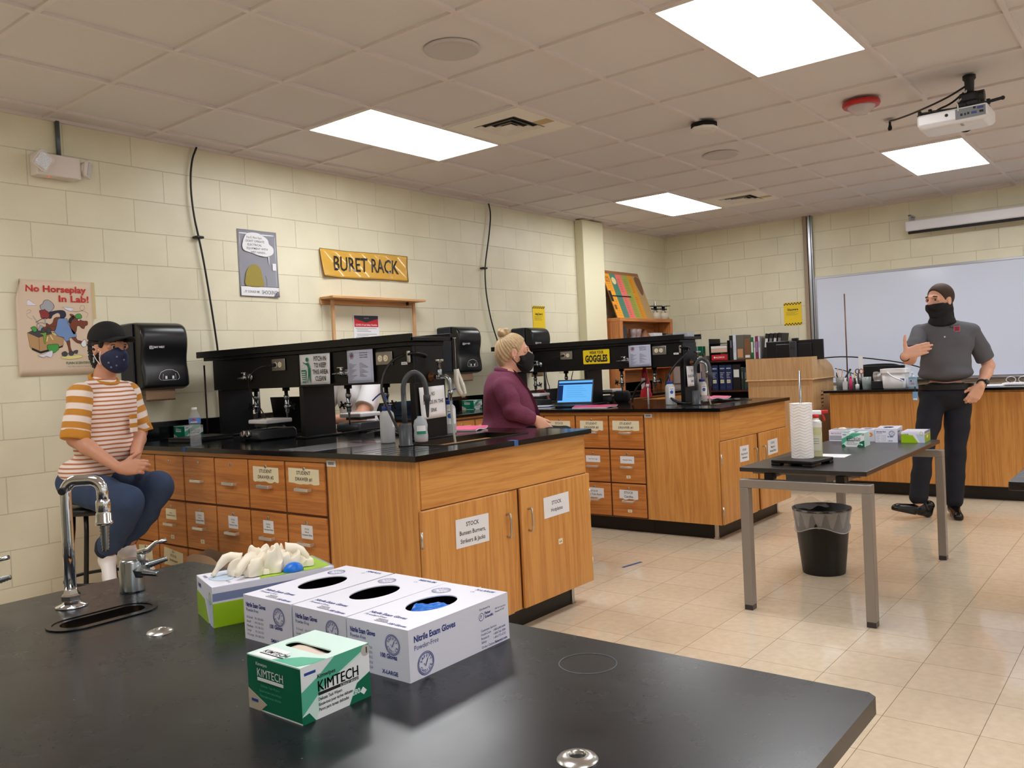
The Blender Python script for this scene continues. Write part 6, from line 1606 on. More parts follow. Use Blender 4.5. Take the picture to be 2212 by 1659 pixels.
# on the rack shelves
o = thing('cup', 'upturned white bowl on the nearer rack shelf', 'bowl', (3.17, 3.86, 1.4685)); B().lathe([(.05, 0), (.048, .015), (.03, .028), (.0, .03)], white_p, n=28).done('bowl', o)
o = thing('tape_roll', 'green box on the nearer rack shelf in front of the checklist', 'box', (3.16, 3.67, 1.4685), .2); B().box((-.02, -.045, 0), (.02, .045, .03), mat('green_box', (40, 120, 70), .5), bev=.004).done('box', o)
o = thing('tray', 'pale plastic tray on the end of the farther rack shelf', 'tray', (6.12, 3.03, 1.4685)); B().box((-.05, 0, 0), (.07, .13, .035), mat('pale_grey_plastic', (176, 180, 190), .4), bev=.004).done('tray', o)
o = thing('box', 'dark grey box beside the pale tray on the farther rack shelf', 'box', (6.12, 3.17, 1.4685)); B().box((-.05, 0, 0), (.05, .05, .032), mat('mid_grey_box', (92, 92, 98), .5), bev=.003).done('box', o)

# ================================================================ far end of the room
oakC = wood('cabinet_oak', (196, 126, 70), (160, 92, 44), 'Z')
oakCx = wood('cabinet_oak_x', (200, 130, 74), (164, 96, 48), 'X')
o = thing('shelf_cabinet', 'open oak shelf unit standing on the far wall counter', 'shelf', (8.01, 4.80, ZC))
M = off(o)
B(M).box((8.01, 4.80, .9405), (8.065, 5.05, 1.745), oakC, bev=.003).done('side_panel', o); B(M).box((9.18, 4.80, .9405), (9.235, 5.05, 1.745), oakC, bev=.003).done('side_panel', o)
B(M).box((8.01, 4.80, 1.7455), (9.235, 5.05, 1.785), oakCx, bev=.003).done('top', o); B(M).box((8.065, 5.035, .9405), (9.18, 5.05, 1.745), oakCx).done('back', o)
B(M).box((8.0655, 4.81, 1.46), (9.1795, 5.034, 1.48), oakCx).done('shelf', o); B(M).box((8.0655, 4.81, 1.2), (9.1795, 5.034, 1.22), oakCx).done('shelf', o)
# kinetic chart board leaning on the wall
o = thing('chart_board', 'leaning wooden board with a striped orange, teal, pink and green chart', 'board', (8.03, 4.84, 1.7858))
Mb = frame((0, 0, 0), (1, 0, 0), (0, .2, .565))
bw, bh = .82, .585
B(Mb).box((0, 0, -.012), (bw, bh, 0), mat('board_brown', (150, 104, 68), .5), bev=.002).done('board', o)
b = B(Mb)
cols = [('chart_orange', (238, 160, 44), 0, .14), ('chart_teal', (64, 128, 112), .14, .265), ('chart_pink', (222, 112, 104), .265, .4), ('chart_green', (150, 160, 74), .4, .535), ('chart_amber', (212, 146, 40), .535, .66), ('chart_faded', (176, 146, 100), .66, .82)]
for n_, c_, a, e in cols: b.box((a, .002, .0005), (e, bh * .93, .0012), mat(n_, c_, .5))
for i in range(22):
    yy = .02 + i * .022
    if i in (12, 13): continue
    for n_, c_, a, e in cols[:5]: b.box((a + .015, yy, .0012), (e - .02 - .02 * ((i * 3 + int(a * 10)) % 3), yy + .0035, .0016), mat('chart_text_brown', (130, 80, 40), .6))
b.text('METRIC', .04, mat('chart_text_brown'), x=.06, y=.48, z=.0018, width=.1, bold=.02); b.text('FACT', .04, mat('chart_text_brown'), x=.07, y=.44, z=.0018, width=.09, bold=.02)
b.cyl((.2, .46, .001), (.2, .46, .0017), .045, mat('chart_cream', (226, 206, 150), .5), n=24)
b.box((.0, .2, .002), (.045, .33, .004), ink).box((.04, .26, .002), (.46, .275, .004), ink)
b.prism(curve([(.68, .5), (.74, .54), (.81, .5), (.8, .35), (.74, .3), (.7, .38)], 4, True), .0012, .0018, mat('chart_dark_patch', (120, 84, 60), .6))
b.box((.015, .1, .0018), (.065, .16, .0022), mat('chart_text_brown'))
b.done('chart', o)
# balances
for i, (x, y, lb) in enumerate(((9.0, 4.90, 'left one of two small pan balances on the oak shelf unit'), (9.165, 4.88, 'right one of two small pan balances on the oak shelf unit'))):
    o = thing('pan_balance', lb, 'balance', (x, y, 1.7858), 0, 'pan balances on the oak shelf unit')
    bg = mat('balance_beige', (206, 192, 170), .4)
    B().prism(rect(-.075, -.06, .075, .06, .02), 0, .006, bg).lathe([(.07, .006), (.055, .075), (.05, .08), (0, .08)], bg, n=20).done('base', o)
    B().tube([(-.05, 0, .085), (-.03, 0, .11), (.03, 0, .11), (.05, 0, .085)], .007, steel).tube([(-.09, 0, .125), (.08, 0, .125)], .008, ink).done('beam', o)
    B().lathe([(.0, .15), (.085, .155), (.09, .162), (.0, .158)], dullchrome, n=24).cyl((0, 0, .11), (0, 0, .15), .02, ink, n=12).done('pan', o)
    if i == 0: B().lathe([(.014, .16), (.018, .175), (.012, .19), (.006, .2), (.012, .215), (.0, .222)], steel, n=14).done('weight', o)
o = thing('book', 'dark book standing in the oak shelf unit', 'book', (8.17, 4.86, 1.4805), .1); B().box((0, 0, 0), (.09, .14, .21), mat('dark_book', (50, 56, 62), .5), bev=.003).done('book', o)
jm = mat('grey_jar', (150, 132, 128), .35, alpha=.9)
for x, lb in ((8.41, 'left one of two pale jars in the oak shelf unit'), (8.515, 'right one of two pale jars in the oak shelf unit')):
    o = thing('jar', lb, 'jar', (x, 4.88, 1.4805), 0, 'pale jars in the oak shelf unit'); B().lathe([(.04, 0), (.045, .01), (.043, .06), (.034, .09), (.033, .1), (.045, .13), (.046, .185), (0, .186)], jm, n=24).done('jar', o)
o = thing('jar', 'brown stoppered jug in the oak shelf unit', 'jar', (8.71, 4.9, 1.4805)); B().lathe([(.07, 0), (.072, .1), (.05, .13), (.035, .145), (.035, .165), (.02, .17), (.02, .185), (0, .186)], mat('brown_stoneware', (140, 92, 60), .5), n=24).done('jug', o)
o = thing('paper_stack', 'stack of white papers in the oak shelf unit', 'papers', (8.82, 4.83, 1.4805)); B().box((0, 0, 0), (.2, .18, .14), paper, bev=.003).done('stack', o)
o = thing('box', 'flat black box in the oak shelf unit', 'box', (9.035, 4.83, 1.4805)); B().box((0, 0, 0), (.13, .18, .135), ink, bev=.003).done('box', o)
# wall outlet seen below the farther rack
o = thing('wall_outlet', 'white wall outlet seen under the farther rack', 'outlet', (7.2, Y1, 1.27)); B().box((-.035, -.006, -.057), (.035, -.001, .057), ivory, bev=.002).done('plate', o)

# bookcase
dk = wood('dark_walnut', (70, 36, 26), (44, 22, 16), 'Y', rough=.4)
o = thing('bookcase', 'dark walnut bookcase full of binders left of the podium', 'bookcase', (9.25, 3.47, 0)); M = off(o)
for yy in (3.47, 4.345): B(M).box((9.25, yy, 0), (9.58, yy + .02, 1.256), dk, bev=.002).done('side_panel', o)
for zz in (.06, .47, .885, 1.236): B(M).box((9.252, 3.4905, zz), (9.578, 4.3445, zz + .02), dk).done('shelf', o)
B(M).box((9.565, 3.4905, .081), (9.58, 4.3445, 1.235), ink).done('back', o)
def book(label, y, z, t, h, d=.22, c=(30, 40, 80), x=9.29, lean=0.0, name='binder', tagc=None, title=None, grp=None, tz=.6, th=.12, spine=None):
    """upright book: spine faces -x, y is its left (high-y) edge"""
    o = thing(name, label, name, (x, y, z), 0, grp)
    Mx = Matrix.Rotation(lean, 4, 'X')
    B(Mx).box((0, -t, .0), (d, 0, h), mat('cover_%d_%d_%d' % c, c, .45), bev=.003).done('cover', o)
    B(Mx).box((.004, -t + .004, h - .004), (d - .002, -.004, h + .0005), pagew).done('pages', o)
    F = Mx @ frame((-.0008, 0, 0), (0, -1, 0), (0, 0, 1)); b = B(F)
    if spine: spine(b, t, h)
    elif tagc: b.box((t * .15, h * tz, 0), (t * .85, h * tz + th, .0006), mat('spine_%d_%d_%d' % tagc, tagc, .5))
    else: b.box((t * .3, h * .5, 0), (t * .7, h * .8, .0005), greyink)
    b.done('spine_label', o)
    return o
def merck(b, t, h):
    b.text('MSDS', .022, white_p, x=t / 2, y=h * .84, z=.0006, width=t * .7, bold=.01)
    for i, s in enumerate(('Material', 'Safety', 'Data', 'Sheets')): b.text(s, .016, white_p, x=t * .15, y=h * .68 - i * .019, z=.0006, align='LEFT')
    b.box((t * .15, h * .28, .0), (t * .75, h * .42, .0006), mat('tag_cream', (206, 200, 170), .5)); b.text('A-Z', .022, ink, x=t * .42, y=h * .32, z=.001, width=t * .4)
    b.box((t * .2, h * .12, 0), (t * .75, h * .13, .0006), greyink)
G = 'navy data sheet binders'
for y, lb in ((4.34, 'navy MSDS binder at the left end of the middle shelf'), (4.245, 'navy MSDS binder in the middle of the three'), (4.165, 'navy MSDS binder beside the plain black binder')):
    book(lb, y, .9055, .075, .295, c=(26, 42, 84), spine=merck, x=9.285)
book('plain black binder with a white card on its spine', 4.083, .9055, .095, .295, c=(20, 20, 22), tagc=(210, 212, 212), tz=.5, th=.09)
book('thin dark book right of the black binder', 3.98, .9055, .03, .26, c=(40, 50, 44)); book('dark green book next to the podium on the middle shelf', 3.945, .9055, .04, .25, c=(36, 60, 56))
for i, (c, t) in enumerate((((30, 34, 40), .05), ((24, 60, 70), .06), ((40, 40, 44), .05), ((26, 26, 30), .07), ((70, 64, 60), .04), ((36, 36, 42), .06))):
    book(('black book low on the bottom shelf', 'teal book low on the bottom shelf', 'charcoal book low on the bottom shelf', 'thick black book low on the bottom shelf', 'grey book low on the bottom shelf', 'last dark book low on the bottom shelf')[i], 4.33 - i * .068, .4905, t, .3, c=c)
# top of the bookcase
z = 1.2565
o = thing('letter_tray', 'black letter tray stack with papers on the bookcase', 'tray', (9.27, 4.12, z))
for k in range(2):
    B().box((0, 0, .09 + k * .11), (.3, .235, .095 + k * .11), ink).box((0, .228, .0 + k * .11), (.3, .235, .12 + k * .11 + (.03 if k else 0)), ink).box((0, 0, k * .11), (.3, .006, .12 + k * .11), ink).done('tray', o)
o = thing('papers', 'loose papers in the letter tray on the bookcase', 'papers', (9.27, 4.13, z + .0955)); B().box((.0, .0, 0), (.28, .2, .05), mat('beige_papers', (206, 180, 160), .6)).box((0, 0, .0505), (.28, .2, .075), paper).done('stack', o)
o = thing('catalog', 'thick red catalog lying in the letter tray on the bookcase', 'book', (9.275, 4.128, z)); B().box((0, 0, 0), (.25, .205, .07), mat('catalog_red', (190, 34, 40), .35), bev=.006).done('cover', o)
b = B(frame((-.0008, .205, 0), (0, -1, 0), (0, 0, 1))); b.text('ALDRICH', .026, white_p, x=.11, y=.028, z=.0005, width=.11, bold=.02); b.cyl((.042, .037, 0), (.042, .037, .0004), .011, white_p, n=16); b.done('lettering', o)
tops = [((24, 24, 28), .045, .285, 'tall black binder on top of the bookcase', None), ((206, 214, 226), .04, .29, 'pale blue white binder on top of the bookcase', (190, 200, 220)), ((96, 92, 84), .095, .285, 'thick grey textbook with a tan block on its spine', (190, 140, 96)),
        ((120, 84, 56), .08, .235, 'brown textbook with a white barcode label', (220, 220, 220)), ((30, 96, 56), .035, .25, 'slim green and white book on the bookcase', (200, 214, 200)), ((216, 210, 212), .02, .255, 'slim white book on the bookcase', None), ((120, 40, 66), .035, .26, 'wine red book on the bookcase', (150, 120, 170)), ((206, 206, 218), .02, .255, 'slim pale book beside the wine red one', None)]
y = 4.108
for i, (c, t, h, lb, tg) in enumerate(tops):
    book(lb, y, z, t - .002, h, c=c, tagc=tg, tz=.08 if i in (2, 3) else .3, th=.1 if i in (2,) else (.03 if i == 3 else .12)); y -= t
for i in range(4): book(('black', 'second black', 'third black', 'last black')[i] + ' binder leaning toward the monitor on the bookcase', y - .03 - i * .05 + (.0), z + .002, .042, .285, c=(24 + i, 22, 24), lean=.14, tagc=(200, 200, 200) if i % 2 == 0 else (120, 120, 124), tz=.45, th=.1)
# file cabinet
o = thing('file_cabinet', 'beige filing cabinet between the far sink and the bookcase', 'cabinet', (9.13, 4.40, 0))
fb = mat('file_beige', (170, 150, 142), .4)
B().box((0, 0, 0), (.45, .37, 1.32), fb, bev=.004).done('body', o)
for k in range(4):
    d = B().box((-.014, .02, .03 + k * .325), (-.0005, .35, .33 + k * .325), fb, bev=.004).done('drawer', o); B().box((-.035, .13, .2 + k * .325), (-.0145, .24, .22 + k * .325), steel, bev=.003).done('handle', d)
o = thing('wipes_box', 'green wipes box on top of the filing cabinet', 'box', (9.13, 4.43, 1.3205)); B().box((0, 0, 0), (.2, .12, .115), mat('carton_dark_green'), bev=.003).done('carton', o)
b = B(frame((-.0006, .12, 0), (0, -1, 0), (0, 0, 1))); b.text('KIMTECH', .02, white_p, x=.06, y=.075, width=.07, bold=.02); b.box((.02, .03, 0), (.08, .036, .0005), white_p); b.done('print', o)
o = thing('basin', 'translucent plastic basin on the filing cabinet', 'basin', (9.3, 4.67, 1.3205)); B().lathe([(.06, 0), (.1, .12), (.105, .122), (.098, .12), (.058, .003), (0, .003)], mat('translucent_basin', (200, 196, 176), .3, alpha=.85), n=28, cap0=True, cap1=False).done('basin', o)

# podium
pdm = wood('podium_maple', (206, 168, 122), (190, 150, 104), 'Z', rough=.4)
o = thing('podium', 'large pale maple podium carrying the computer monitor', 'podium', (7.82, 2.645, 0)); M = off(o)
B(M).box((7.84, 2.665, .04), (8.44, 3.29, 1.04), pdm).done('body', o)
B(M).box((7.82, 2.645, 1.0405), (8.46, 3.31, 1.056), pdm, bev=.006).done('moulding', o)
b = B(M)
b.prism([(7.83, 1.0565), (8.45, 1.0565), (8.45, 1.10), (8.38, 1.17), (8.2, 1.235), (7.99, 1.26), (7.83, 1.26)], -2.675, -2.655, pdm, M=Matrix(((1, 0, 0, 0), (0, 0, -1, 0), (0, 1, 0, 0), (0, 0, 0, 1))))
b.prism([(7.83, 1.0565), (8.45, 1.0565), (8.45, 1.10), (8.38, 1.17), (8.2, 1.235), (7.99, 1.26), (7.83, 1.26)], -3.3, -3.28, pdm, M=Matrix(((1, 0, 0, 0), (0, 0, -1, 0), (0, 1, 0, 0), (0, 0, 0, 1))))
b.box((7.83, 2.6755, 1.0565), (7.85, 3.2795, 1.26), pdm)
b.done('hood', o, recalc=True)
B(M).box((7.8505, 2.676, 1.0565), (8.4, 3.2795, 1.15), pdm).done('desk_surface', o)
B(M).box((7.86, 2.70, 0), (8.42, 3.26, .04), ink).done('plinth', o)
B(M).box((7.832, 2.70, .06), (7.8395, 3.26, .99), pdm, bev=.002).done('front_panel', o)
b = B(M)
for i in range(5): b.box((8.06 + (0 if 0 < i < 4 else .02), 2.6635, .78 + i * .035), (8.13 - (0 if 0 < i < 4 else .02), 2.6652, .79 + i * .035), ink)
b.done('vent_slots', o)
# monitor seen from behind
o = thing('monitor', 'black computer monitor seen from behind on the podium', 'monitor', (7.98, 2.87, 1.1502)); mb = mat('monitor_black', (20, 20, 23), .35)
B().box((-.012, -.275, .08), (.012, .275, .27), mb, bev=.006).box((-.032, -.17, .1), (-.0125, .17, .24), mb, bev=.006).done('panel', o)
B().box((-.05, -.035, .0125), (-.0325, .035, .262), mat('monitor_stand_grey', (58, 60, 66), .35), bev=.005).box((-.1, -.1, 0), (.08, .1, .012), mb, bev=.004).done('stand', o)
b = B(frame((-.0508, 0, .2), (0, -1, 0), (0, 0, 1))); b.text('DELL', .016, mb, y=-.006, z=.0003, bold=.03); stroke(b, [(.022 * math.cos(t * PI / 12), .022 * math.sin(t * PI / 12)) for t in range(25)], .002, mb, .0003); b.done('logo', o)
o = thing('webcam', 'small black webcam clipped on top of the monitor', 'webcam', (7.98, 2.86, 1.4208)); B().box((-.02, -.03, 0), (.02, .03, .022), mb, bev=.005).done('camera', o)
cord('black cable running from the monitor to the wall behind the front bench', [(8.0, 2.62, 1.24), (8.3, 2.52, 1.245), (8.6, 2.4, 1.22), (8.9, 2.1, 1.15), (9.1, 1.9, 1.05), (9.3, 1.85, .96), (9.55, 1.9, .9)], .006)
cord('thin black cable drooping from the podium behind the pencil cups', [(8.44, 2.645, 1.13), (8.5, 2.55, 1.1), (8.55, 2.45, 1.04), (8.6, 2.35, .96), (8.6, 2.3, .946)], .004)

# office chair behind the bench
o = thing('office_chair', 'black office chair whose round back shows behind the front bench', 'chair', (8.98, 2.33, 0)); cf = mat('chair_black_fabric', (24, 22, 24), .7)
b = B(); b.prism(curve([(-.24, .7), (-.25, .9), (-.24, 1.1), (-.2, 1.145), (.05, 1.15), (.16, 1.12), (.22, 1.03), (.24, .9), (.22, .7)], 4, True), -.03, .03, cf, M=frame((-.0, 0, 0), (0, -1, 0), (0, 0, 1))); b.done('backrest', o)
B().box((.05, -.24, .44), (.5, .24, .52), cf, bev=.04).done('seat', o); B().cyl((.27, 0, .09), (.27, 0, .44), .03, ink, n=14).tube([(.0, 0, .85), (.08, 0, .6), (.1, 0, .47)], .02, ink).done('post', o)
b = B()
for a in range(5): b.tube([(.27, 0, .1), (.27 + .27 * math.cos(a * 1.2566), .27 * math.sin(a * 1.2566), .075)], .02, ink)
b.done('star_base', o)
for a in range(5): B().cyl((.27 + .27 * math.cos(a * 1.2566), .27 * math.sin(a * 1.2566) - .02, .03), (.27 + .27 * math.cos(a * 1.2566), .27 * math.sin(a * 1.2566) + .02, .03), .03, ink, n=14).done('caster', o)
o = thing('monitor', 'low black screen behind the white pail on the front bench', 'monitor', (8.45, 2.27, ZC)); B().box((0, -.26, .06), (.03, .14, .2), mb, bev=.005).box((.03, -.1, 0), (.1, .0, .01), mb).box((.012, -.07, .008), (.03, -.03, .1), mb).done('screen', o)

# things on the front bench
cupm = mat('frosted_cup', (176, 186, 184), .2, alpha=.5)
def cup(label, x, y, h=.11, r=.04, m=None): 
    o = thing('cup', label, 'cup', (x, y, ZC)); B().lathe([(r * .85, .0005), (r, h), (r * .95, h), (r * .8, .004), (0, .004)], m or cupm, n=24, cap0=True, cap1=False).done('cup', o); return o
def stick(name, label, p, q, r, c, cat, tip=None, grp=None):
    o = thing(name, label, cat, p, 0, grp); Mx = off(o); B(Mx).cyl(p, q, r, mat('stick_%d_%d_%d' % c, c, .4), n=8).done('shaft', o)
    if tip: 
        d = (Vector(q) - Vector(p)).normalized(); B(Mx).cyl(q, Vector(q) + d * .018, r * 1.1, mat('tip_%d_%d_%d' % tip, tip, .5), n=8).done('tip', o)
    return o
cup('frosted cup holding pencils beside the podium', 8.12, 2.50)
z = ZC + .006
stick('pencil', 'yellow pencil in the frosted cup', (8.13, 2.5, z), (8.13, 2.52, z + .17), .004, (226, 170, 60), 'pencil', (230, 190, 150)); stick('pencil', 'orange pencil leaning left in the frosted cup', (8.11, 2.50, z), (8.115, 2.475, z + .16), .004, (214, 130, 50), 'pencil', (230, 190, 150))
stick('pen', 'black pen leaning left in the frosted cup', (8.11, 2.49, z), (8.11, 2.53, z + .15), .0045, (24, 24, 26), 'pen'); stick('pen', 'second black pen in the frosted cup', (8.13, 2.49, z), (8.14, 2.542, z + .13), .0045, (30, 34, 30), 'pen')
stick('marker', 'fat black marker leaning right out of the frosted cup', (8.1, 2.51, z), (8.12, 2.41, z + .165), .008, (34, 34, 38), 'marker', (18, 18, 20))
o = thing('glue_bottle', 'small white glue bottle on the front bench', 'bottle', (8.05, 2.435, ZC)); B().prism(rect(-.02, -.02, .02, .02, .01), 0.0005, .07, white_p).lathe([(.018, .07), (.01, .08), (.01, .1), (.004, .108)], white_p, n=14).done('bottle', o)
cup('clear cup with green tape handles right of the glue bottle', 8.15, 2.405, .1, .035)
stick('scissors', 'scissors with a green handle standing in a clear cup', (8.15, 2.405, z), (8.15, 2.415, z + .15), .008, (20, 110, 80), 'scissors')
cup('dark pen cup behind the pink highlighter', 8.1, 2.325, .1, .045, mat('dark_cup', (34, 34, 36), .4))
o = thing('highlighter', 'fat pink highlighter standing on the front bench', 'marker', (8.02, 2.375, ZC)); B().cyl((0, 0, .0005), (0, 0, .1), .012, mat('highlighter_pink', (226, 50, 110), .35), n=14, bev=.003).cyl((0, 0, .1), (0, 0, .125), .009, mat('highlighter_pink'), n=12).done('body', o)
stick('pencil', 'yellow pencil behind the pink highlighter', (8.08, 2.345, z), (8.08, 2.36, z + .15), .005, (222, 170, 40), 'pencil')
for k, (yy, lb) in enumerate(((2.335, 'left pair of scissors with round brown handles in the dark cup'), (2.30, 'right pair of scissors with round orange brown handles in the dark cup'))):
    o = thing('scissors', lb, 'scissors', (8.1, yy, z), 0, 'scissors in the dark cup')
    b = B(); c_ = mat('scissor_handle_%d' % k, (90, 66, 60) if k == 0 else (170, 96, 60), .4)
    b.tube([(0, .018 * math.cos(t * PI / 6), .155 + .022 * math.sin(t * PI / 6)) for t in range(13)], .0045, c_, n=8, cap=False); b.done('handle', o); B().box((-.002, -.006, 0), (.002, .006, .135), steel).done('blade', o)
o = thing('brush', 'white dish brush leaning on the dark cup', 'brush', (8.03, 2.32, ZC)); B().tube([(0, 0, .04), (0, .005, .1)], .006, white_p).cyl((0, 0, .0005), (0, 0, .045), .018, white_p, n=14, bev=.004).done('brush', o)
cup('empty clear cup between the scissors and the foil bag', 8.02, 2.235, .11, .042)
o = thing('organizer', 'black mesh organizer with a foil bag on top, left of the pail', 'organizer', (8.0, 2.115, ZC)); B().box((-.05, -.055, .0005), (.05, .055, .07), ink, bev=.004).done('box', o)
o = thing('bag', 'crumpled silver foil bag in the black organizer', 'bag', (8.0, 2.12, ZC + .071)); B().grid(lambda u, v: (.035 * math.cos(u * 2 * PI) * (1 - .1 * math.sin(v * 9)), (.045 + .008 * math.sin(u * 19 + v * 4)) * math.sin(u * 2 * PI), v * .075 + .01 * math.sin(u * 13) * v), 26, 8, mat('foil_bag', (178, 182, 186), .25, metal=.5)).done('bag', o)
o = thing('pail', 'square white plastic pail with a wire handle on the front bench', 'pail', (8.0, 1.98, ZC))
pr = lambda s, r=.03: rect(-.09 * s, -.1 * s, .09 * s, .1 * s, r)
b = B(); ri = [[b.bm.verts.new(Vector((x, y, z_))) for x, y in pr(s)] for s, z_ in ((.88, .0005), (.93, .01), (1, .14))]; b.loft(ri, b.mi(white_p)); b.done('pail', o)
B().prism(pr(1.1), .141, .178, white_p).done('lid', o)
B().tube([(-.1, .045, .15), (-.115, .0, .11), (-.115, -.05, .085), (-.1, -.085, .07)], .006, white_p, smooth_path=1).done('handle', o); B().box((-.102, -.095, .07), (-.1, -.06, .09), mat('brand_blue'), bev=.0).done('blue_tab', o)
o = thing('sanitizer_bottle', 'pump bottle of blue tinted hand sanitizer right of the white pail', 'bottle', (7.97, 1.832, ZC)); sb = mat('sanitizer_blue', (150, 190, 214), .15, alpha=.8)
B().prism(rect(-.022, -.034, .022, .034, .012), .0005, .098, sb).done('bottle', o); B().cyl((0, 0, .098), (0, 0, .112), .014, white_p, n=14).cyl((0, 0, .112), (0, 0, .135), .005, white_p, n=10).box((-.03, -.008, .132), (.01, .008, .143), white_p, bev=.003).done('pump', o)
b = B(frame((-.0225, .03, .015), (0, -1, 0), (0, 0, 1))); b.box((0, 0, 0), (.06, .065, .0005), mat('sanitizer_label', (190, 206, 224), .4)); b.cyl((.02, .05, 0), (.02, .05, .0008), .007, mat('brand_blue'), n=14); b.box((.015, .02, .0004), (.05, .024, .0009), red); b.box((.015, .03, .0004), (.045, .033, .0009), greyink); b.done('label', o)
ring_stand('tall rusty rod standing on the front bench before the whiteboard', 8.35, 2.50, ZC, .905, .006, rust)
o = thing('folder', 'upright white paper strip standing behind the scissors', 'paper', (8.3, 2.36, ZC)); B().box((0, -.02, 0), (.003, .02, .3), white_p).box((-.02, -.02, 0), (.02, .02, .004), white_p).done('strip', o)
o = thing('paper_sheet', 'white papers on the front bench beside the standing man\'s wrist', 'paper', (8.0, 1.15, ZC)); B().box((0, 0, .0005), (.28, .32, .006), white_p, bev=.001).done('sheet', o)
o = thing('tray', 'small white tray under the safety goggles on the front bench', 'tray', (8.1, .95, ZC + .0005)); B().box((0, 0, 0), (.15, .22, .02), white_p, bev=.006).done('tray', o)
o = thing('safety_goggles', 'clear safety goggles lying on the white tray', 'goggles', (8.13, 1.06, ZC + .021)); b = B()
for s in (-1, 1): b.tube([(0, s * .045 + .035 * math.cos(t * PI / 8), .027 + .026 * math.sin(t * PI / 8)) for t in range(17)], .003, mat('clear_goggle_rim', (214, 214, 224), .15), n=8, cap=False)
b.tube([(.0, .08, .03), (.08, .085, .02), (.1, .06, .004)], .003, ink).tube([(.0, -.08, .03), (.08, -.085, .02), (.1, -.06, .004)], .003, ink); b.done('frame', o)

# ================================================================ stools and floor things
stool_m = mat('stool_black', (20, 18, 17), .4)
def stool(label, x, y, z, rz=.3, grp='black lab stools', rs=.165):
    o = thing('stool', label, 'stool', (x, y, 0), rz, grp)
    B().lathe([(rs - .01, z - .035), (rs, z - .03), (rs, z - .01), (rs - .015, z), (0, z)], stool_m, n=32).done('seat', o)
    for a in range(4):
        t = a * PI / 2 + .4; B().tube([(.12 * math.cos(t), .12 * math.sin(t), z - .035), (.125 * math.cos(t), .125 * math.sin(t), z - .12), (.2 * math.cos(t), .2 * math.sin(t), .012)], .0115, stool_m, n=10).cyl((.2 * math.cos(t), .2 * math.sin(t), .0), (.2 * math.cos(t), .2 * math.sin(t), .014), .015, stool_m, n=12).done('leg', o)
    B().tube([(.163 * math.cos(t * PI / 16), .163 * math.sin(t * PI / 16), .33) for t in range(33)], .0085, stool_m, n=8, cap=False).done('foot_ring', o)
    return o
o = thing('paper_bag', 'crumpled brown paper bag on the floor against the oak drawers', 'bag', (2.36, 3.85, 0), .1)
kp = mat('brown_paper', (168, 140, 116), .8)
b = B(); b.grid(lambda u, v: ((.1 - .03 * v + .012 * math.sin(u * 15 + v * 4)) * math.copysign(abs(math.cos(u * 2 * PI)) ** .5, math.cos(u * 2 * PI)), (.2 - .05 * v + .02 * math.sin(u * 11 + v * 5)) * math.copysign(abs(math.sin(u * 2 * PI)) ** .5, math.sin(u * 2 * PI)), v * (.41 + .015 * math.sin(u * 17))), 48, 14, kp)
b.poly([(-.08, -.17, .002), (.08, -.17, .002), (.08, .17, .002), (-.08, .17, .002)], kp); b.done('bag', o)

# ================================================================ people: implicit surfaces polygonised with surface nets
VR = np.array([.6214, -.7835, 0.]); VF = np.array([.7835, .6214, 0.]); VU = np.array([0, 0, 1.])   # across the view, away from it, up
A = lambda *p: np.array(p, dtype=float)
def N_(v): v = np.asarray(v, float); return v / np.linalg.norm(v)

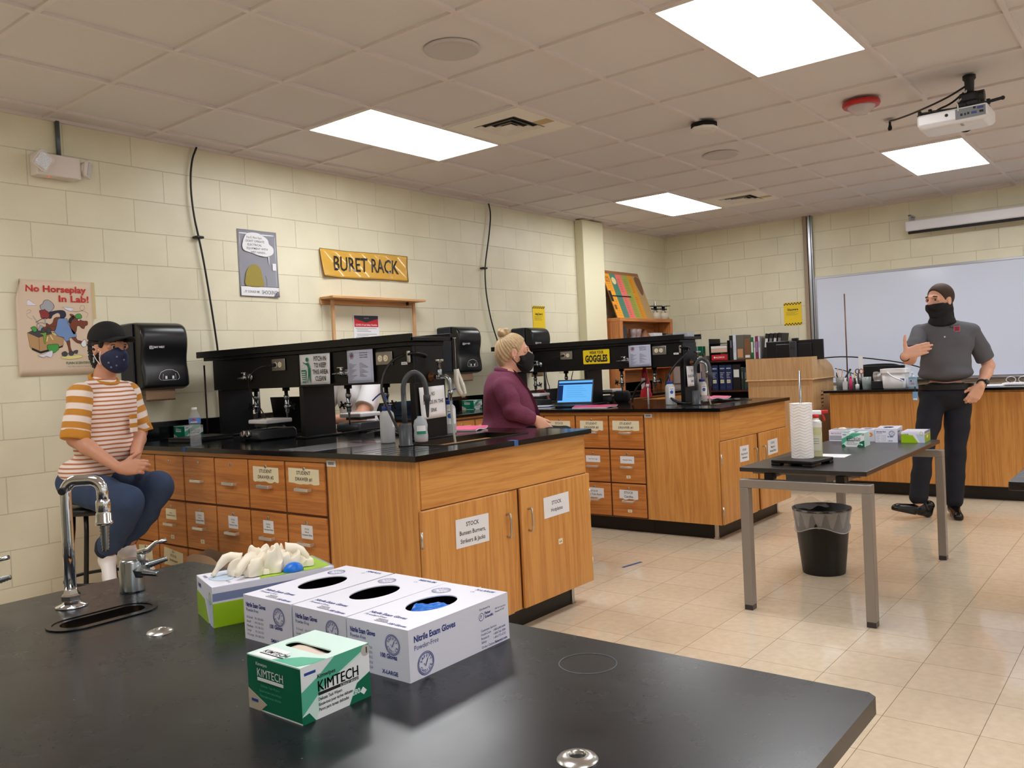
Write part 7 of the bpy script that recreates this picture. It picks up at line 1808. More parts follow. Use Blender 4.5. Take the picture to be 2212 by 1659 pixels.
class Field:
    def __init__(self, h=.005): self.h = h; self.ops = []
    def cone(self, a, b, r1, r2=None, k=.02): self.ops.append(('c', A(*a), A(*b), r1, r1 if r2 is None else r2, k)); return self
    def ell(self, c, r, ax=None, k=.02, sub=False): self.ops.append(('s' if sub else 'e', A(*c), A(*r), np.eye(3) if ax is None else np.array(ax, float), None, k)); return self
    def path(self, pts, rs, k=.02):
        for i in range(len(pts) - 1): self.cone(pts[i], pts[i + 1], rs[i], rs[i + 1], k)
        return self
    def cut(self, p, n, k=.0): self.ops.append(('p', A(*p), N_(n), None, None, k)); return self      # keeps the side n points away from
    def run(self, wr=None):
        lo = np.full(3, 1e9); hi = -lo
        for o in self.ops:
            if o[0] == 'c': r = max(o[3], o[4]); lo = np.minimum(lo, np.minimum(o[1], o[2]) - r); hi = np.maximum(hi, np.maximum(o[1], o[2]) + r)
            elif o[0] == 'e': r = np.sqrt((o[3].T ** 2 @ o[2] ** 2)); lo = np.minimum(lo, o[1] - r); hi = np.maximum(hi, o[1] + r)
        h = self.h; lo -= 4 * h; hi += 4 * h; n = np.ceil((hi - lo) / h).astype(int) + 1
        ax = [np.float32(lo[i] + h * np.arange(n[i])) for i in range(3)]
        F = np.full(n, .08, np.float32)
        for o in self.ops:
            if o[0] == 'p':
                d = ((ax[0] - o[1][0]) * o[2][0])[:, None, None] + ((ax[1] - o[1][1]) * o[2][1])[None, :, None] + ((ax[2] - o[1][2]) * o[2][2])[None, None, :]
                F = np.maximum(F, d.astype(np.float32)); continue
            if o[0] == 'c': r = max(o[3], o[4]); l, u = np.minimum(o[1], o[2]) - r, np.maximum(o[1], o[2]) + r
            else: r = np.sqrt((o[3].T ** 2 @ o[2] ** 2)); l, u = o[1] - r, o[1] + r
            pad = o[5] + 3 * h
            i0 = np.maximum(((l - pad - lo) / h).astype(int), 0); i1 = np.minimum(((u + pad - lo) / h).astype(int) + 2, n)
            s = tuple(slice(a, b) for a, b in zip(i0, i1))
            P = np.stack(np.meshgrid(*[ax[q][s[q]] for q in range(3)], indexing='ij'), -1)
            if o[0] == 'c':
                pa = P - o[1].astype(np.float32); ba = (o[2] - o[1]).astype(np.float32); L = max(float(ba @ ba), 1e-12)
                t = np.clip((pa @ ba) / L, 0, 1); d = np.linalg.norm(pa - t[..., None] * ba, axis=-1) - (o[3] + (o[4] - o[3]) * t)
            else:
                q = (P - o[1].astype(np.float32)) @ o[3].T.astype(np.float32); k0 = np.linalg.norm(q / o[2], axis=-1); k1 = np.linalg.norm(q / o[2] ** 2, axis=-1) + 1e-9; d = k0 * (k0 - 1) / k1
            f = F[s]; k = o[5]
            if o[0] == 's': F[s] = np.maximum(f, -d)
            else:
                hh = np.clip(.5 + .5 * (f - d) / k, 0, 1); F[s] = f * (1 - hh) + d * hh - k * hh * (1 - hh)
        if wr is not None:
            X, Y, Z = np.meshgrid(*ax, indexing='ij'); m = np.abs(F) < .03; F[m] += wr(X[m], Y[m], Z[m]).astype(np.float32)
        return self.nets(F, lo)
    def nets(self, F, lo):
        S = F < 0; n = S.shape; c = np.zeros([q - 1 for q in n], np.uint8)
        sl = lambda i, j, k: (slice(i, n[0] - 1 + i), slice(j, n[1] - 1 + j), slice(k, n[2] - 1 + k))
        cor = [(i, j, k) for i in (0, 1) for j in (0, 1) for k in (0, 1)]
        for q in cor: c += S[sl(*q)]
        act = np.argwhere((c > 0) & (c < 8)); idx = np.full(c.shape, -1, np.int32); idx[tuple(act.T)] = np.arange(len(act))
        pos = np.zeros((len(act), 3)); cnt = np.zeros(len(act))
        for q in cor:
            for a in range(3):
                if q[a]: continue
                q2 = list(q); q2[a] = 1
                f0 = F[tuple((act + q).T)]; f1 = F[tuple((act + q2).T)]; m = (f0 < 0) != (f1 < 0)
                t = np.where(m, f0 / np.where(m, f0 - f1, 1), 0); p = np.tile(np.array(q, float), (len(act), 1)); p[:, a] = t
                pos += p * m[:, None]; cnt += m
        V = lo + self.h * (act + pos / cnt[:, None]); Q = []
        for a in range(3):
            b, d = [(1, 2), (2, 0), (0, 1)][a]
            s0 = [slice(1, n[i] - 1) for i in range(3)]; s1 = list(s0); s0[a] = slice(0, n[a] - 1); s1[a] = slice(1, n[a])
            e = np.argwhere(S[tuple(s0)] != S[tuple(s1)]); off_ = np.ones(3, int); off_[a] = 0; e = e + off_
            fl = S[tuple(e.T)]
            def cell(db, dd): w = e.copy(); w[:, b] -= db; w[:, d] -= dd; return idx[tuple(w.T)]
            q = np.stack([cell(1, 1), cell(0, 1), cell(0, 0), cell(1, 0)], 1); q[~fl] = q[~fl][:, ::-1]; Q.append(q)
        Q = np.concatenate(Q); return V, Q[(Q >= 0).all(1)]

def put(field, name, m, parent, wr=None, pick=None, mats=None, smooth=1, label=None, far=None):
    V, Q = field.run(wr)
    for _ in range(smooth):                       # light relaxation of the grid steps
        W_ = np.zeros_like(V); c = np.zeros(len(V))
        for i in range(4): 
            for j in (1, 3): np.add.at(W_, Q[:, i], V[Q[:, (i + j) % 4]]); np.add.at(c, Q[:, i], 1)
        V = V * .5 + .5 * W_ / np.maximum(c, 1)[:, None]
    me = bpy.data.meshes.new(name); L0 = Vector(parent_loc(parent))
    V = V - np.array(L0); me.vertices.add(len(V)); me.vertices.foreach_set('co', V.astype(np.float32).ravel())
    me.loops.add(len(Q) * 4); me.loops.foreach_set('vertex_index', Q.astype(np.int32).ravel())
    me.polygons.add(len(Q)); me.polygons.foreach_set('loop_start', np.arange(0, len(Q) * 4, 4, dtype=np.int32)); me.polygons.foreach_set('use_smooth', np.ones(len(Q), bool))
    ml = mats or [m]
    for q in ml: me.materials.append(q)
    if pick is not None:
        ctr = V[Q].mean(1) + np.array(L0); me.polygons.foreach_set('material_index', pick(ctr[:, 0], ctr[:, 1], ctr[:, 2]).astype(np.int32))
    me.update(); me.validate()
    return link(name, me, parent, label)
def parent_loc(p):
    v = Vector((0, 0, 0))
    while p is not None: v += p.location; p = p.parent
    return v

skin_l = mat('skin_light', (222, 168, 142), .5, noise=.05, nscale=14); skin_t = mat('skin_tan', (196, 140, 112), .5, noise=.05, nscale=14); skin_m = mat('skin_warm', (206, 150, 122), .5, noise=.05, nscale=14)
for q in (skin_l, skin_t, skin_m):
    b_ = q.node_tree.nodes['Principled BSDF']; b_.inputs['Subsurface Weight'].default_value = .08; b_.inputs['Subsurface Radius'].default_value = (.02, .008, .004); b_.inputs['Subsurface Scale'].default_value = .5

class Head:
    """local axes: f forward, l to the person's left, u up; origin between the ears at eye height"""
    def __init__(self, c, f, tilt=0.0, s=1.0, roll=0.0):
        self.c = A(*c); f = N_(f); u = VU - f * (VU @ f); u = N_(u); l = np.cross(u, f); self.s = s
        u2 = u * math.cos(roll) + l * math.sin(roll); l2 = l * math.cos(roll) - u * math.sin(roll)
        self.f, self.l, self.u = f, l2, u2
    def p(self, x, y, z): return self.c + (self.f * x + self.l * y + self.u * z) * self.s
    @property
    def ax(self): return np.array([self.f, self.l, self.u])
    def add(self, F, jaw=1.0):
        s = self.s; ax = self.ax; E = lambda c, r, k=.02, sub=False: F.ell(self.p(*c), A(*r) * s, ax, k, sub)
        E((-.014, 0, .028), (.094, .076, .092)); E((.022, 0, -.035), (.068, .058 * jaw, .085), .03); E((.052, 0, -.098), (.028, .028 * jaw, .024), .03)
        E((.076, 0, .026), (.018, .052, .012), .014)
        F.cone(self.p(.088, 0, .018), self.p(.107, 0, -.02), .007 * s, .0115 * s, .012); E((.096, .012, -.024), (.009, .007, .007), .006); E((.096, -.012, -.024), (.009, .007, .007), .006)
        for y in (.031, -.031): E((.0945, y, .007), (.011, .0125, .0058), .004, True); E((.072, y * 1.5, .007), (.011, .010, .014), .008)
        E((.086, 0, -.052), (.010, .024, .0055), .006); E((.085, 0, -.063), (.010, .021, .006), .006)
        for y in (1, -1): E((-.006, y * .077, -.006), (.018, .008, .031), .01); E((-.002, y * .084, -.004), (.010, .005, .018), .003, True)
    def eyes(self, parent, iris=(70, 50, 36), brow=(60, 42, 30), bw=.0035, look=(0, 0)):
        o0 = Vector(parent_loc(parent)); s = self.s
        for y in (.031, -.031):
            b = B(Matrix.Translation(-o0)); c = self.p(.0735, y, .007); b.ball(tuple(c), .0118 * s, mat('eye_white', (206, 196, 188), .2), n=16)
            e = b.done('eye', parent)
            d = N_(self.f + self.l * look[0] + self.u * look[1]); b = B(Matrix.Translation(-o0)); b.cyl(tuple(c + d * .0108 * s), tuple(c + d * .0122 * s),   .0064 * s, mat('iris_%d_%d_%d' % iris, iris, .2), n=14); b.cyl(tuple(c + d * .012 * s), tuple(c + d * .0126 * s), .0026 * s, ink, n=10); b.done('iris', e)
            b = B(Matrix.Translation(-o0)); P = [self.p(.0925 - .013 * t * t, y + (.018 * t) * (1 if y > 0 else -1), .028 + .004 * (1 - t * t)) for t in (-1, -.5, 0, .5, 1)]
            b.tube([tuple(p) for p in P], bw * s, mat('brow_%d_%d_%d' % brow, brow, .8), n=6, smooth_path=1); b.done('eyebrow', parent)
            b = B(Matrix.Translation(-o0)); P = [self.p(.0885 - .008 * t * t, y + .013 * t, .0135 + .003 * (1 - t * t)) for t in (-1, -.5, 0, .5, 1)]; b.tube([tuple(p) for p in P], .0016 * s, mat('lash', (40, 28, 24), .8), n=6, smooth_path=1); b.done('eyelid', parent)

def hand(F, w, d, n, t, s=1.0, curl=(.25, .35, .4, .45), spread=.03, thumb=(.75, .6, .25), tb=.35, k=.006):
    """w wrist, d toward the fingers, n the way the palm faces, t toward the thumb side"""
    w = A(*w); d = N_(d); n = N_(n - d * (np.asarray(n) @ d)); t = N_(t - d * (np.asarray(t) @ d) - n * (np.asarray(t) @ n))
    offs = (.030, .010, -.011, -.030); L = (.074, .082, .076, .058); tips = []
    for i in range(4):
        base = w + (d * (.092 - .006 * abs(i - 1)) + t * offs[i]) * s
        F.cone(w + (d * .012 + t * offs[i] * .55) * s, base, .0125 * s, .0105 * s, .014)
        p = base; a = curl[i] * .45; dd0 = N_(d + t * spread * (1.5 - i))
        for j, fr in enumerate((.46, .31, .23)):
            dd = dd0 * math.cos(a) + n * math.sin(a); q = p + dd * L[i] * fr * s
            F.cone(p, q, (.0098, .0088, .0082)[j] * s * (1 if i < 3 else .88), (.0088, .0082, .0066)[j] * s * (1 if i < 3 else .88), k if j else .008); p = q; a += curl[i]
        tips.append(p)
    F.ell(w + (d * .05 + n * .004) * s, A(.048, .04, .0145) * s, [d, t, n], .014)
    td = N_(t * thumb[0] + d * thumb[1] + n * thumb[2]); b0 = w + (d * .018 + t * .018 + n * .006) * s; b1 = b0 + td * .045 * s; td2 = N_(td + d * tb); b2 = b1 + td2 * .034 * s; b3 = b2 + N_(td2 + d * tb) * .027 * s
    F.cone(b0, b1, .0165 * s, .012 * s, .014).cone(b1, b2, .0115 * s, .0105 * s, .007).cone(b2, b3, .0102 * s, .008 * s, .006)
    return tips

def cloth_mat(name, c, rough=.85, n=.06, sc=60, bump=.3):
    return mat(name, c, rough, noise=n, nscale=sc, bump=bump, bscale=90)
def wrinkle(amp=.003, f=22., dirs=None, seed=0.):
    def g(x, y, z):
        return amp * (np.sin(f * (z + .35 * x) + 3 * np.sin(9 * x + 7 * y + seed)) * .6 + np.sin(f * 1.7 * (z * .5 - y * .8) + 2 * np.sin(11 * z + seed)) * .4)
    return g
def shoe(F, heel, toe, up, s=1.0, w=.045):
    h = A(*heel); t = A(*toe); u = N_(up); F.cone(h + u * .035, h + u * .05 + (t - h) * .25, .036 * s, .038 * s, .02).cone(h + u * .05 + (t - h) * .2, h + u * .03 + (t - h) * .9, .038 * s, .03 * s, .02).cone(h + u * .075, h + u * .09, .036 * s, .04 * s, .02)
    F.cone(h + u * .012 + (t - h) * .5, h + u * .018 + (t - h) * .97, w * .85 * s, w * .75 * s, .01); F.cut(h - u * .0, -u)

# ---------------------------------------------------------------- the standing man
o = thing('person', 'standing man in grey polo, navy trousers and black neck gaiter, one hand raised', 'person', (7.05, 1.42, 0))
MAN = o
MR = VR * .885 - VF * .465; MF = VF * .885 + VR * .465
sh_r, el_r, wr_r = A(*(7.047, 1.553, 1.410)), A(*(6.859, 1.590, 1.209)), A(*(6.576, 1.561, 1.234))
sh_l, el_l, wr_l = A(*(7.156, 1.222, 1.396)), A(*(7.295, 1.135, 1.129)), A(*(7.047, 1.153, 0.986))
hip_r, kn_r, an_r = A(*(7.047, 1.487, 0.872)), A(*(6.913, 1.532, 0.515)), A(*(6.872, 1.572, 0.137))
hip_l, kn_l, an_l = A(*(7.160, 1.329, 0.864)), A(*(7.108, 1.351, 0.498)), A(*(7.081, 1.372, 0.103))
neck = A(*(7.120, 1.397, 1.450)); pel = A(*(7.102, 1.405, 0.946)); mid = A(*(7.099, 1.397, 1.145)); chest = A(*(7.109, 1.390, 1.315))
H = Head((7.084, 1.416, 1.642), -MR * .62 - MF * .75, s=1.06)
F = Field(.004); H.add(F)
F.cone(H.p(-.02, 0, -.08), neck, .056, .062, .03)
AX = np.array([MR, MF, VU])
F.ell(chest, (.17, .10, .15), AX, .04).ell(mid, (.155, .10, .14), AX, .04).ell(pel, (.16, .105, .10), AX, .04)
for s_, e_, w_ in ((sh_r, el_r, wr_r), (sh_l, el_l, wr_l)):
    F.cone(neck - VU * .05, s_ - VU * .01, .04, .045, .03); F.path([s_, s_ * .5 + e_ * .5, e_], [.050, .049, .042], .02); F.path([e_, e_ * .7 + w_ * .3, w_], [.041, .044, .028], .015)
for h_, k_, a_ in ((hip_r, kn_r, an_r), (hip_l, kn_l, an_l)): F.path([h_, k_, a_, a_ + A(0, 0, -.05)], [.08, .052, .035, .035], .03)
hand(F, wr_r + VU * .012, N_(MR * .93 + VU * .28 + MF * .05), N_(MF * .85 - VU * .25), N_(VU * .95 - MR * .3), 1.12, curl=(.10, .13, .17, .22), spread=-.02, thumb=(.95, .12, -.1), tb=.15)
hand(F, wr_l, N_(-VU * .8 - MR * .5 - MF * .1), N_(MF * .8 - MR * .3), N_(-MR * .8 + VU * .3 - MF * .3), 1.1, curl=(.75, .8, .85, .9), spread=.0, thumb=(.6, .8, .35), tb=.5)
put(F, 'body', skin_l, o)
H.eyes(o, brow=(50, 36, 28), bw=.0042, look=(.35, -.1))
polo = cloth_mat('heather_grey_polo', (92, 92, 98), n=.12, sc=300)
F = Field(.006)
F.ell(chest + VU * .005, (.198, .128, .145), AX, .04).ell(mid + VU * .02, (.176, .132, .14), AX, .05).ell(A(*(7.088, 1.394, 1.089)), (.192, .15, .065), AX, .04); F.cut(A(*(7.084, 1.396, 0.997)), -VU)
F.cone(neck + VU * -.015, sh_r, .068, .064, .04).cone(neck + VU * -.015, sh_l, .068, .064, .04).cone(neck - VU * .02, neck + VU * .02, .078, .068, .02)
put(F, 'polo_shirt', polo, o, wr=wrinkle(.004, 26, seed=1.))
for s_, e_ in ((sh_r, el_r), (sh_l, el_l)):
    F = Field(.0055); q = s_ * .2 + e_ * .8 if s_ is sh_l else s_ * .3 + e_ * .7
    F.path([s_, s_ * .5 + e_ * .5, q + (e_ - s_) * .2], [.064, .066, .068], .01); F.cut(q, e_ - s_)
    put(F, 'sleeve', polo, o, wr=wrinkle(.003, 30, seed=4.))
# collar
b = B(Matrix.Translation(-o.location))
for sgn in (-1, 1):
    P = [neck + MR * sgn * (.100 * math.sin(t)) + MF * (.0 + .100 * math.cos(t)) + VU * (.012 + .024 * math.cos(t)) for t in [x * 2.75 / 12 for x in range(13)]]
    b.tube([tuple(p) for p in P], .015, polo, n=10, radii=[.013, .013, .013, .014, .014, .015, .016, .017, .018, .018, .017, .014, .008])
    p0 = P[-1]; b.tube([tuple(P[8] - VU * .01), tuple(P[9] + MR * sgn * .012 - VU * .022), tuple(P[10] + MR * sgn * .022 - MF * .012 - VU * .04)], .012, polo, n=10, radii=[.014, .013, .006])
b.done('collar', o)
b = B(Matrix.Translation(-o.location)); c = neck - VU * .085 - MF * .142; b.cyl(tuple(c), tuple(c - MF * .004), .006, white_p, n=10); b.done('button', o)
c = A(*(7.156, 1.319, 1.420)); c = c - MF * .118; Ml = Matrix.Translation(-o.location) @ frame(tuple(c), tuple(MR), None, tuple(N_(-MF + VU * .2 + MR * .1)))
b = B(Ml @ T(0, 0, .006)); b.prism(rect(-.021, -.021, .021, .021, .006), 0, .001, mat('emblem_pale', (206, 130, 150), .6)); b.prism(rect(-.018, -.018, .018, .018, .005), .001, .0016, mat('emblem_red', (160, 34, 62), .6)); b.text('S', .034, mat('emblem_dark', (74, 60, 70), .6), y=-.012, z=.0022, bold=.03); b.box((-.016, -.036, 0), (.016, -.031, .001), mat('emblem_red')); b.done('chest_emblem', o)
navy = cloth_mat('navy_trousers', (22, 24, 34), n=.1)
F = Field(.006)
F.ell(pel + VU * .0, (.182, .138, .085), AX, .05).ell(A(*(7.102, 1.403, 0.904)), (.178, .13, .10), AX, .05)
F.path([hip_r, (hip_r + kn_r) / 2, kn_r, (kn_r + an_r) / 2, an_r + VU * .03], [.094, .086, .070, .068, .066], .012); F.path([hip_l, (hip_l + kn_l) / 2, kn_l, (kn_l + an_l) / 2, an_l + VU * .02], [.094, .088, .074, .072, .070], .012); F.cut((0, 0, .055), -VU)
put(F, 'trousers', navy, o, wr=wrinkle(.004, 30, seed=2.))
b = B(Matrix.Translation(-o.location)); c = A(*(7.094, 1.399, 0.986))
ri = []
for zz, rr in ((-.02, 1.0), (.018, 1.0)): ri.append([b.bm.verts.new(Vector(tuple(c + MR * math.cos(t * PI / 20) * .190 * rr + MF * math.sin(t * PI / 20) * .150 * rr + VU * zz - A(*o.location)))) for t in range(40)])
b.M = I4; b.loft(ri, b.mi(mat('belt_leather', (16, 14, 14), .4)), False, False)
b.done('belt', o)
gait = mat('black_gaiter', (22, 21, 23), .8, noise=.8, nscale=26, bump=.6, bscale=30)
F = Field(.0045); s = 1.06
for z_, rf, rl, cx_ in ((-.028, .100, .080, .008), (-.06, .100, .076, .004), (-.10, .092, .072, -.006), (-.14, .088, .078, -.016), (-.165, .092, .088, -.02)):
    F.ell(H.p(cx_, 0, z_), A(rf, rl, .035) * s, H.ax, .03)
F.cone(H.p(.085, 0, -.02), H.p(.1, 0, -.035), .014, .018, .02)
F.cut(H.p(0, 0, -.014), H.u + H.f * .12)
put(F, 'neck_gaiter', gait, o, wr=lambda x, y, z: .0035 * np.sin(60 * z + 9 * np.sin(14 * x)))
F = Field(.004)
F.ell(H.p(-.014, 0, .034), A(.0985, .0815, .0945) * s, H.ax, .02)
F.cut(H.p(.058, 0, .058), H.f * .88 - H.u * .5)
F.ell(H.p(.09, 0, -.022), A(.085, .12, .062) * s, H.ax, .004, True)
F.ell(H.p(.0, .079, -.012), A(.026, .02, .034) * s, H.ax, .002, True); F.ell(H.p(.0, -.079, -.012), A(.026, .02, .034) * s, H.ax, .002, True)
F.cut(H.p(-.03, 0, -.06), -H.u)
put(F, 'hair', mat('dark_brown_hair', (62, 43, 32), .75, noise=.25, nscale=120, bump=.6, bscale=200), o)
shoe_b = mat('black_shoe_leather', (14, 12, 12), .25)
for nm, ank, dr, pit in (('r', an_r, N_(-MR * .8 - MF * .55), .26), ('l', an_l, N_(MR * .15 - MF * 1.), 0.)):
    F = Field(.004); hl = A(ank[0], ank[1], 0.002) - dr * .06; d2 = N_(dr * math.cos(pit) + VU * math.sin(pit)); up = N_(VU * math.cos(pit) - dr * math.sin(pit)); shoe(F, hl, hl + d2 * .265, up, 1.02)
    F.cone(hl + VU * .06 + dr * .05, hl + VU * .13 + dr * .05, .035, .036, .02)
    put(F, 'shoe', shoe_b, o)
b = B(Matrix.Translation(-o.location)); ax_ = N_(wr_l - el_l); c = wr_l - ax_ * .035
b.lathe([(.0335, -.012), (.036, -.008), (.036, .008), (.0335, .012)], mat('watch_strap', (16, 16, 18), .5), o=tuple(c), ax=tuple(ax_), n=24); nn = N_(-MF * .8 + MR * .6); nn = N_(nn - ax_ * (nn @ ax_)); b.cyl(tuple(c + nn * .03), tuple(c + nn * .046), .021, mat('watch_case', (30, 30, 34), .3), n=20, bev=.003); b.done('watch', o)
b = B(Matrix.Translation(-o.location)); ax_ = N_(wr_r - el_r); b.lathe([(.0335, -.006), (.0355, 0), (.0335, .006)], mat('watch_strap'), o=tuple(wr_r - ax_ * .03), ax=tuple(ax_), n=24); b.done('wristband', o)
c = A(*(6.849, 1.561, 0.942)); b = B(Matrix.Translation(-o.location) @ frame(tuple(c), tuple(N_(MR * .9 - MF * .2)), tuple(N_(VU * 1. + MR * .18)))); b.box((-.018, -.045, 0), (.018, .02, .003), mat('badge_blue', (120, 170, 214), .3), bev=.001).box((-.014, -.04, .003), (.014, -.03, .004), white_p).box((-.004, .02, 0), (.004, .06, .002), ink); b.done('id_badge', o)

# ---------------------------------------------------------------- the seated person in the black cap
o = thing('person', 'seated person in black cap, navy mask and mustard striped tee, hands clasped', 'person', (2.03, 4.26, .3))
P1 = o
FD = N_(VR * .85 - VF * .5); RD = N_(-VF * .85 - VR * .5)      # facing, and toward the person's right
AX = np.array([RD, FD, VU])
shn, shf = A(*(1.912, 4.217, 1.260)), A(*(2.182, 4.296, 1.251))
eln, elf = A(*(1.861, 4.194, 1.046)), A(*(2.232, 4.290, 1.048))
wrn, wrf = A(*(1.943, 3.942, 0.901)), A(*(2.082, 4.058, 0.930))
hpn, hpf = A(*(1.909, 4.287, 0.800)), A(*(2.045, 4.373, 0.791))
knn, knf = A(*(1.960, 3.900, 0.743)), A(*(2.128, 3.931, 0.792))
ann, anf = A(*(1.937, 4.097, 0.472)), A(*(2.066, 4.160, 0.490))
neck = A(*(2.045, 4.260, 1.314)); che = A(*(2.037, 4.250, 1.164)); mid = A(*(2.022, 4.248, 1.014)); pel = A(*(1.987, 4.334, 0.827))
H = Head((2.066, 4.224, 1.485), N_(VR * .86 - VF * .52 - VU * .03), s=.97)
F = Field(.004); H.add(F)
F.cone(H.p(-.022, 0, -.07), neck, .049, .055, .025)
F.ell(che, (.13, .085, .13), AX, .04).ell(mid, (.12, .09, .13), AX, .04).ell(pel, (.14, .12, .09), AX, .04)
for s_, e_, w_ in ((shn, eln, wrn), (shf, elf, wrf)):
    F.cone(neck - VU * .03, s_ - VU * .01, .036, .04, .03); F.path([s_, s_ * .5 + e_ * .5, e_], [.044, .042, .038], .015); F.path([e_, e_ * .7 + w_ * .3, w_], [.038, .037, .023], .015)
for h_, k_, a_ in ((hpn, knn, ann), (hpf, knf, anf)): F.path([h_, k_], [.07, .05], .02); F.path([k_, a_, a_ - VU * .03], [.05, .03, .03], .02)
hand(F, wrn, N_(FD * .75 - RD * .55 + VU * .05), N_(-RD * .7 - FD * .1 - VU * .2), N_(VU + FD * .1), .9, curl=(.7, .75, .8, .8), spread=0., thumb=(.7, .7, .1), tb=.3)
hand(F, wrf, N_(-VU * .45 + RD * .55 + FD * .55), N_(RD * .8 - FD * .3), N_(VU * .9 + FD * .4), .88, curl=(.55, .6, .65, .7), spread=.02, thumb=(.8, .5, .1), tb=.3)
put(F, 'body', skin_t, o)
H.eyes(o, brow=(28, 22, 20), look=(.1, -.25))

def stripe_mat(name, c1, c2, period, duty, axis=(0, 0, 1), tilt=0.0, rough=.85):
    m = bpy.data.materials.new(name); m.use_nodes = True; nt = m.node_tree; L = nt.links; b = nt.nodes['Principled BSDF']
    tc = nt.nodes.new('ShaderNodeTexCoord'); vm = nt.nodes.new('ShaderNodeVectorMath'); vm.operation = 'DOT_PRODUCT'; vm.inputs[1].default_value = tuple(v / period for v in axis); L.new(tc.outputs['Object'], vm.inputs[0])
    nz = nt.nodes.new('ShaderNodeTexNoise'); nz.inputs['Scale'].default_value = 5; L.new(tc.outputs['Object'], nz.inputs['Vector'])
    ml = nt.nodes.new('ShaderNodeMath'); ml.operation = 'MULTIPLY_ADD'; ml.inputs[1].default_value = .012 / period; L.new(nz.outputs['Fac'], ml.inputs[0]); L.new(vm.outputs['Value'], ml.inputs[2])
    fr = nt.nodes.new('ShaderNodeMath'); fr.operation = 'FRACT'; L.new(ml.outputs[0], fr.inputs[0])
    rp = ramp(nt, [(0, c1), (duty - .04, c1), (duty + .04, c2), (.96, c2), (1, c1)]); L.new(fr.outputs[0], rp.inputs[0]); L.new(rp.outputs[0], b.inputs['Base Color'])
    b.inputs['Roughness'].default_value = rough; b.inputs['Sheen Weight'].default_value = .1
    n2 = nt.nodes.new('ShaderNodeTexNoise'); n2.inputs['Scale'].default_value = 90; L.new(tc.outputs['Object'], n2.inputs['Vector']); bp = nt.nodes.new('ShaderNodeBump'); bp.inputs['Strength'].default_value = .25; bp.inputs['Distance'].default_value = .002; L.new(n2.outputs['Fac'], bp.inputs['Height']); L.new(bp.outputs['Normal'], b.inputs['Normal'])
    return m
mustard = cloth_mat('mustard_knit', (196, 132, 44)); cream = (238, 222, 214)
thin = stripe_mat('thin_brown_stripe', (184, 112, 70), cream, .0215, .36, axis=(.0, .0, 1)); 
F = Field(.0055)
F.ell(che + VU * .0, (.160, .112, .14), AX, .04).ell(mid, (.150, .122, .145), AX, .05).ell(pel + VU * .04 + FD * .035, (.165, .135, .10), AX, .04)
F.cone(neck - VU * .022, shn, .052, .056, .035).cone(neck - VU * .022, shf, .052, .056, .035)
F.cut(neck + VU * -.012 + FD * .0, VU * .75 + FD * -.35); 
F.ops.pop()
F.cut(pel - VU * .035, -VU + RD * .25)
put(F, 'tee_shirt', thin, o, wr=wrinkle(.0075, 20, seed=3.))
# mustard and white hem band
# sleeves, broad mustard / white bands
for s_, e_, nm in ((shn, eln, 0), (shf, elf, 1)):
    d_ = N_(e_ - s_); m_ = stripe_mat('broad_sleeve_band_%d' % nm, (196, 132, 44), cream, .062, .5, axis=tuple(d_))
    F = Field(.005); q = s_ * .05 + e_ * .95
    F.path([s_ - VU * .0, s_ * .5 + e_ * .5, q + d_ * .1], [.0625, .063, .065], .01); F.cut(q, d_)
    put(F, 'sleeve', m_, o, wr=wrinkle(.004, 34, seed=5. + nm))
    F = Field(.0045); F.cone(q - d_ * .022, q + d_ * .012, .066, .067, .01); F.ell(q, (.001, .001, .001)); F.cut(q + d_ * .016, d_).cut(q - d_ * .03, -d_)
    put(F, 'cuff', mustard, o, wr=wrinkle(.003, 60, seed=6.))
# neckband
b = B(Matrix.Translation(-o.location)); P = []
for t in range(33):
    a = t * PI / 16; P.append(neck + RD * (.064 * math.cos(a)) + FD * (.060 * math.sin(a) + .004) + VU * (.016 - .026 * math.sin(a)))
b.tube([tuple(p) for p in P], .0105, mustard, n=10, cap=False); b.done('neckband', o)
# chest pocket with bands on the far side
c = che + FD * .118 - RD * .075 - VU * .02; b = B(Matrix.Translation(-o.location) @ frame(tuple(c), tuple(N_(-RD * .8 - FD * .5)), None, tuple(N_(FD * .9 - RD * .5))))
for i, m_ in enumerate((mustard, mat('cream_band', cream, .85), mustard, mat('cream_band'))): b.box((-.032, -.02 - i * .022, -.006), (.032, .002 - i * .022, .006), m_)
b.done('pocket', o)
denim_m = cloth_mat('blue_denim', (46, 63, 92), n=.25, sc=9, bump=.4)
F = Field(.0055)
F.ell(pel - VU * .005, (.165, .13, .095), AX, .04)
F.path([hpn, (hpn + knn) / 2, knn], [.092, .084, .070], .02).path([hpf, (hpf + knf) / 2, knf], [.092, .084, .070], .02)
F.path([knn, (knn * .6 + ann * .4), ann + VU * .03], [.068, .066, .050], .015).path([knf, (knf * .6 + anf * .4), anf + VU * .03], [.068, .066, .050], .015)
put(F, 'jeans', denim_m, o, wr=wrinkle(.0055, 34, seed=7.))
dkd = cloth_mat('dark_denim_cuff', (26, 34, 52))
for a_, k_ in ((ann, knn), (anf, knf)):
    d_ = N_(a_ - k_); F = Field(.0045); F.cone(a_ + VU * .05, a_ + VU * .03 + d_ * .02, .053, .052, .01); F.cut(a_ + VU * .028 + d_ * .02, d_); put(F, 'cuff', dkd, o)
snk = mat('white_sneaker', (228, 222, 220), .45)
for ank, dr in ((ann, N_(FD * .55 + RD * .3 - VU * .45)), (anf, N_(FD * .8 - VU * .25))):
    F = Field(.004); up = N_(VU - dr * (VU @ dr)); hl = ank - up * .075 - dr * .05; shoe(F, hl, hl + dr * .245, up, .93, .042)
    F.cone(ank - up * .03, ank + up * .005, .036, .038, .02)
    put(F, 'sneaker', snk, o)
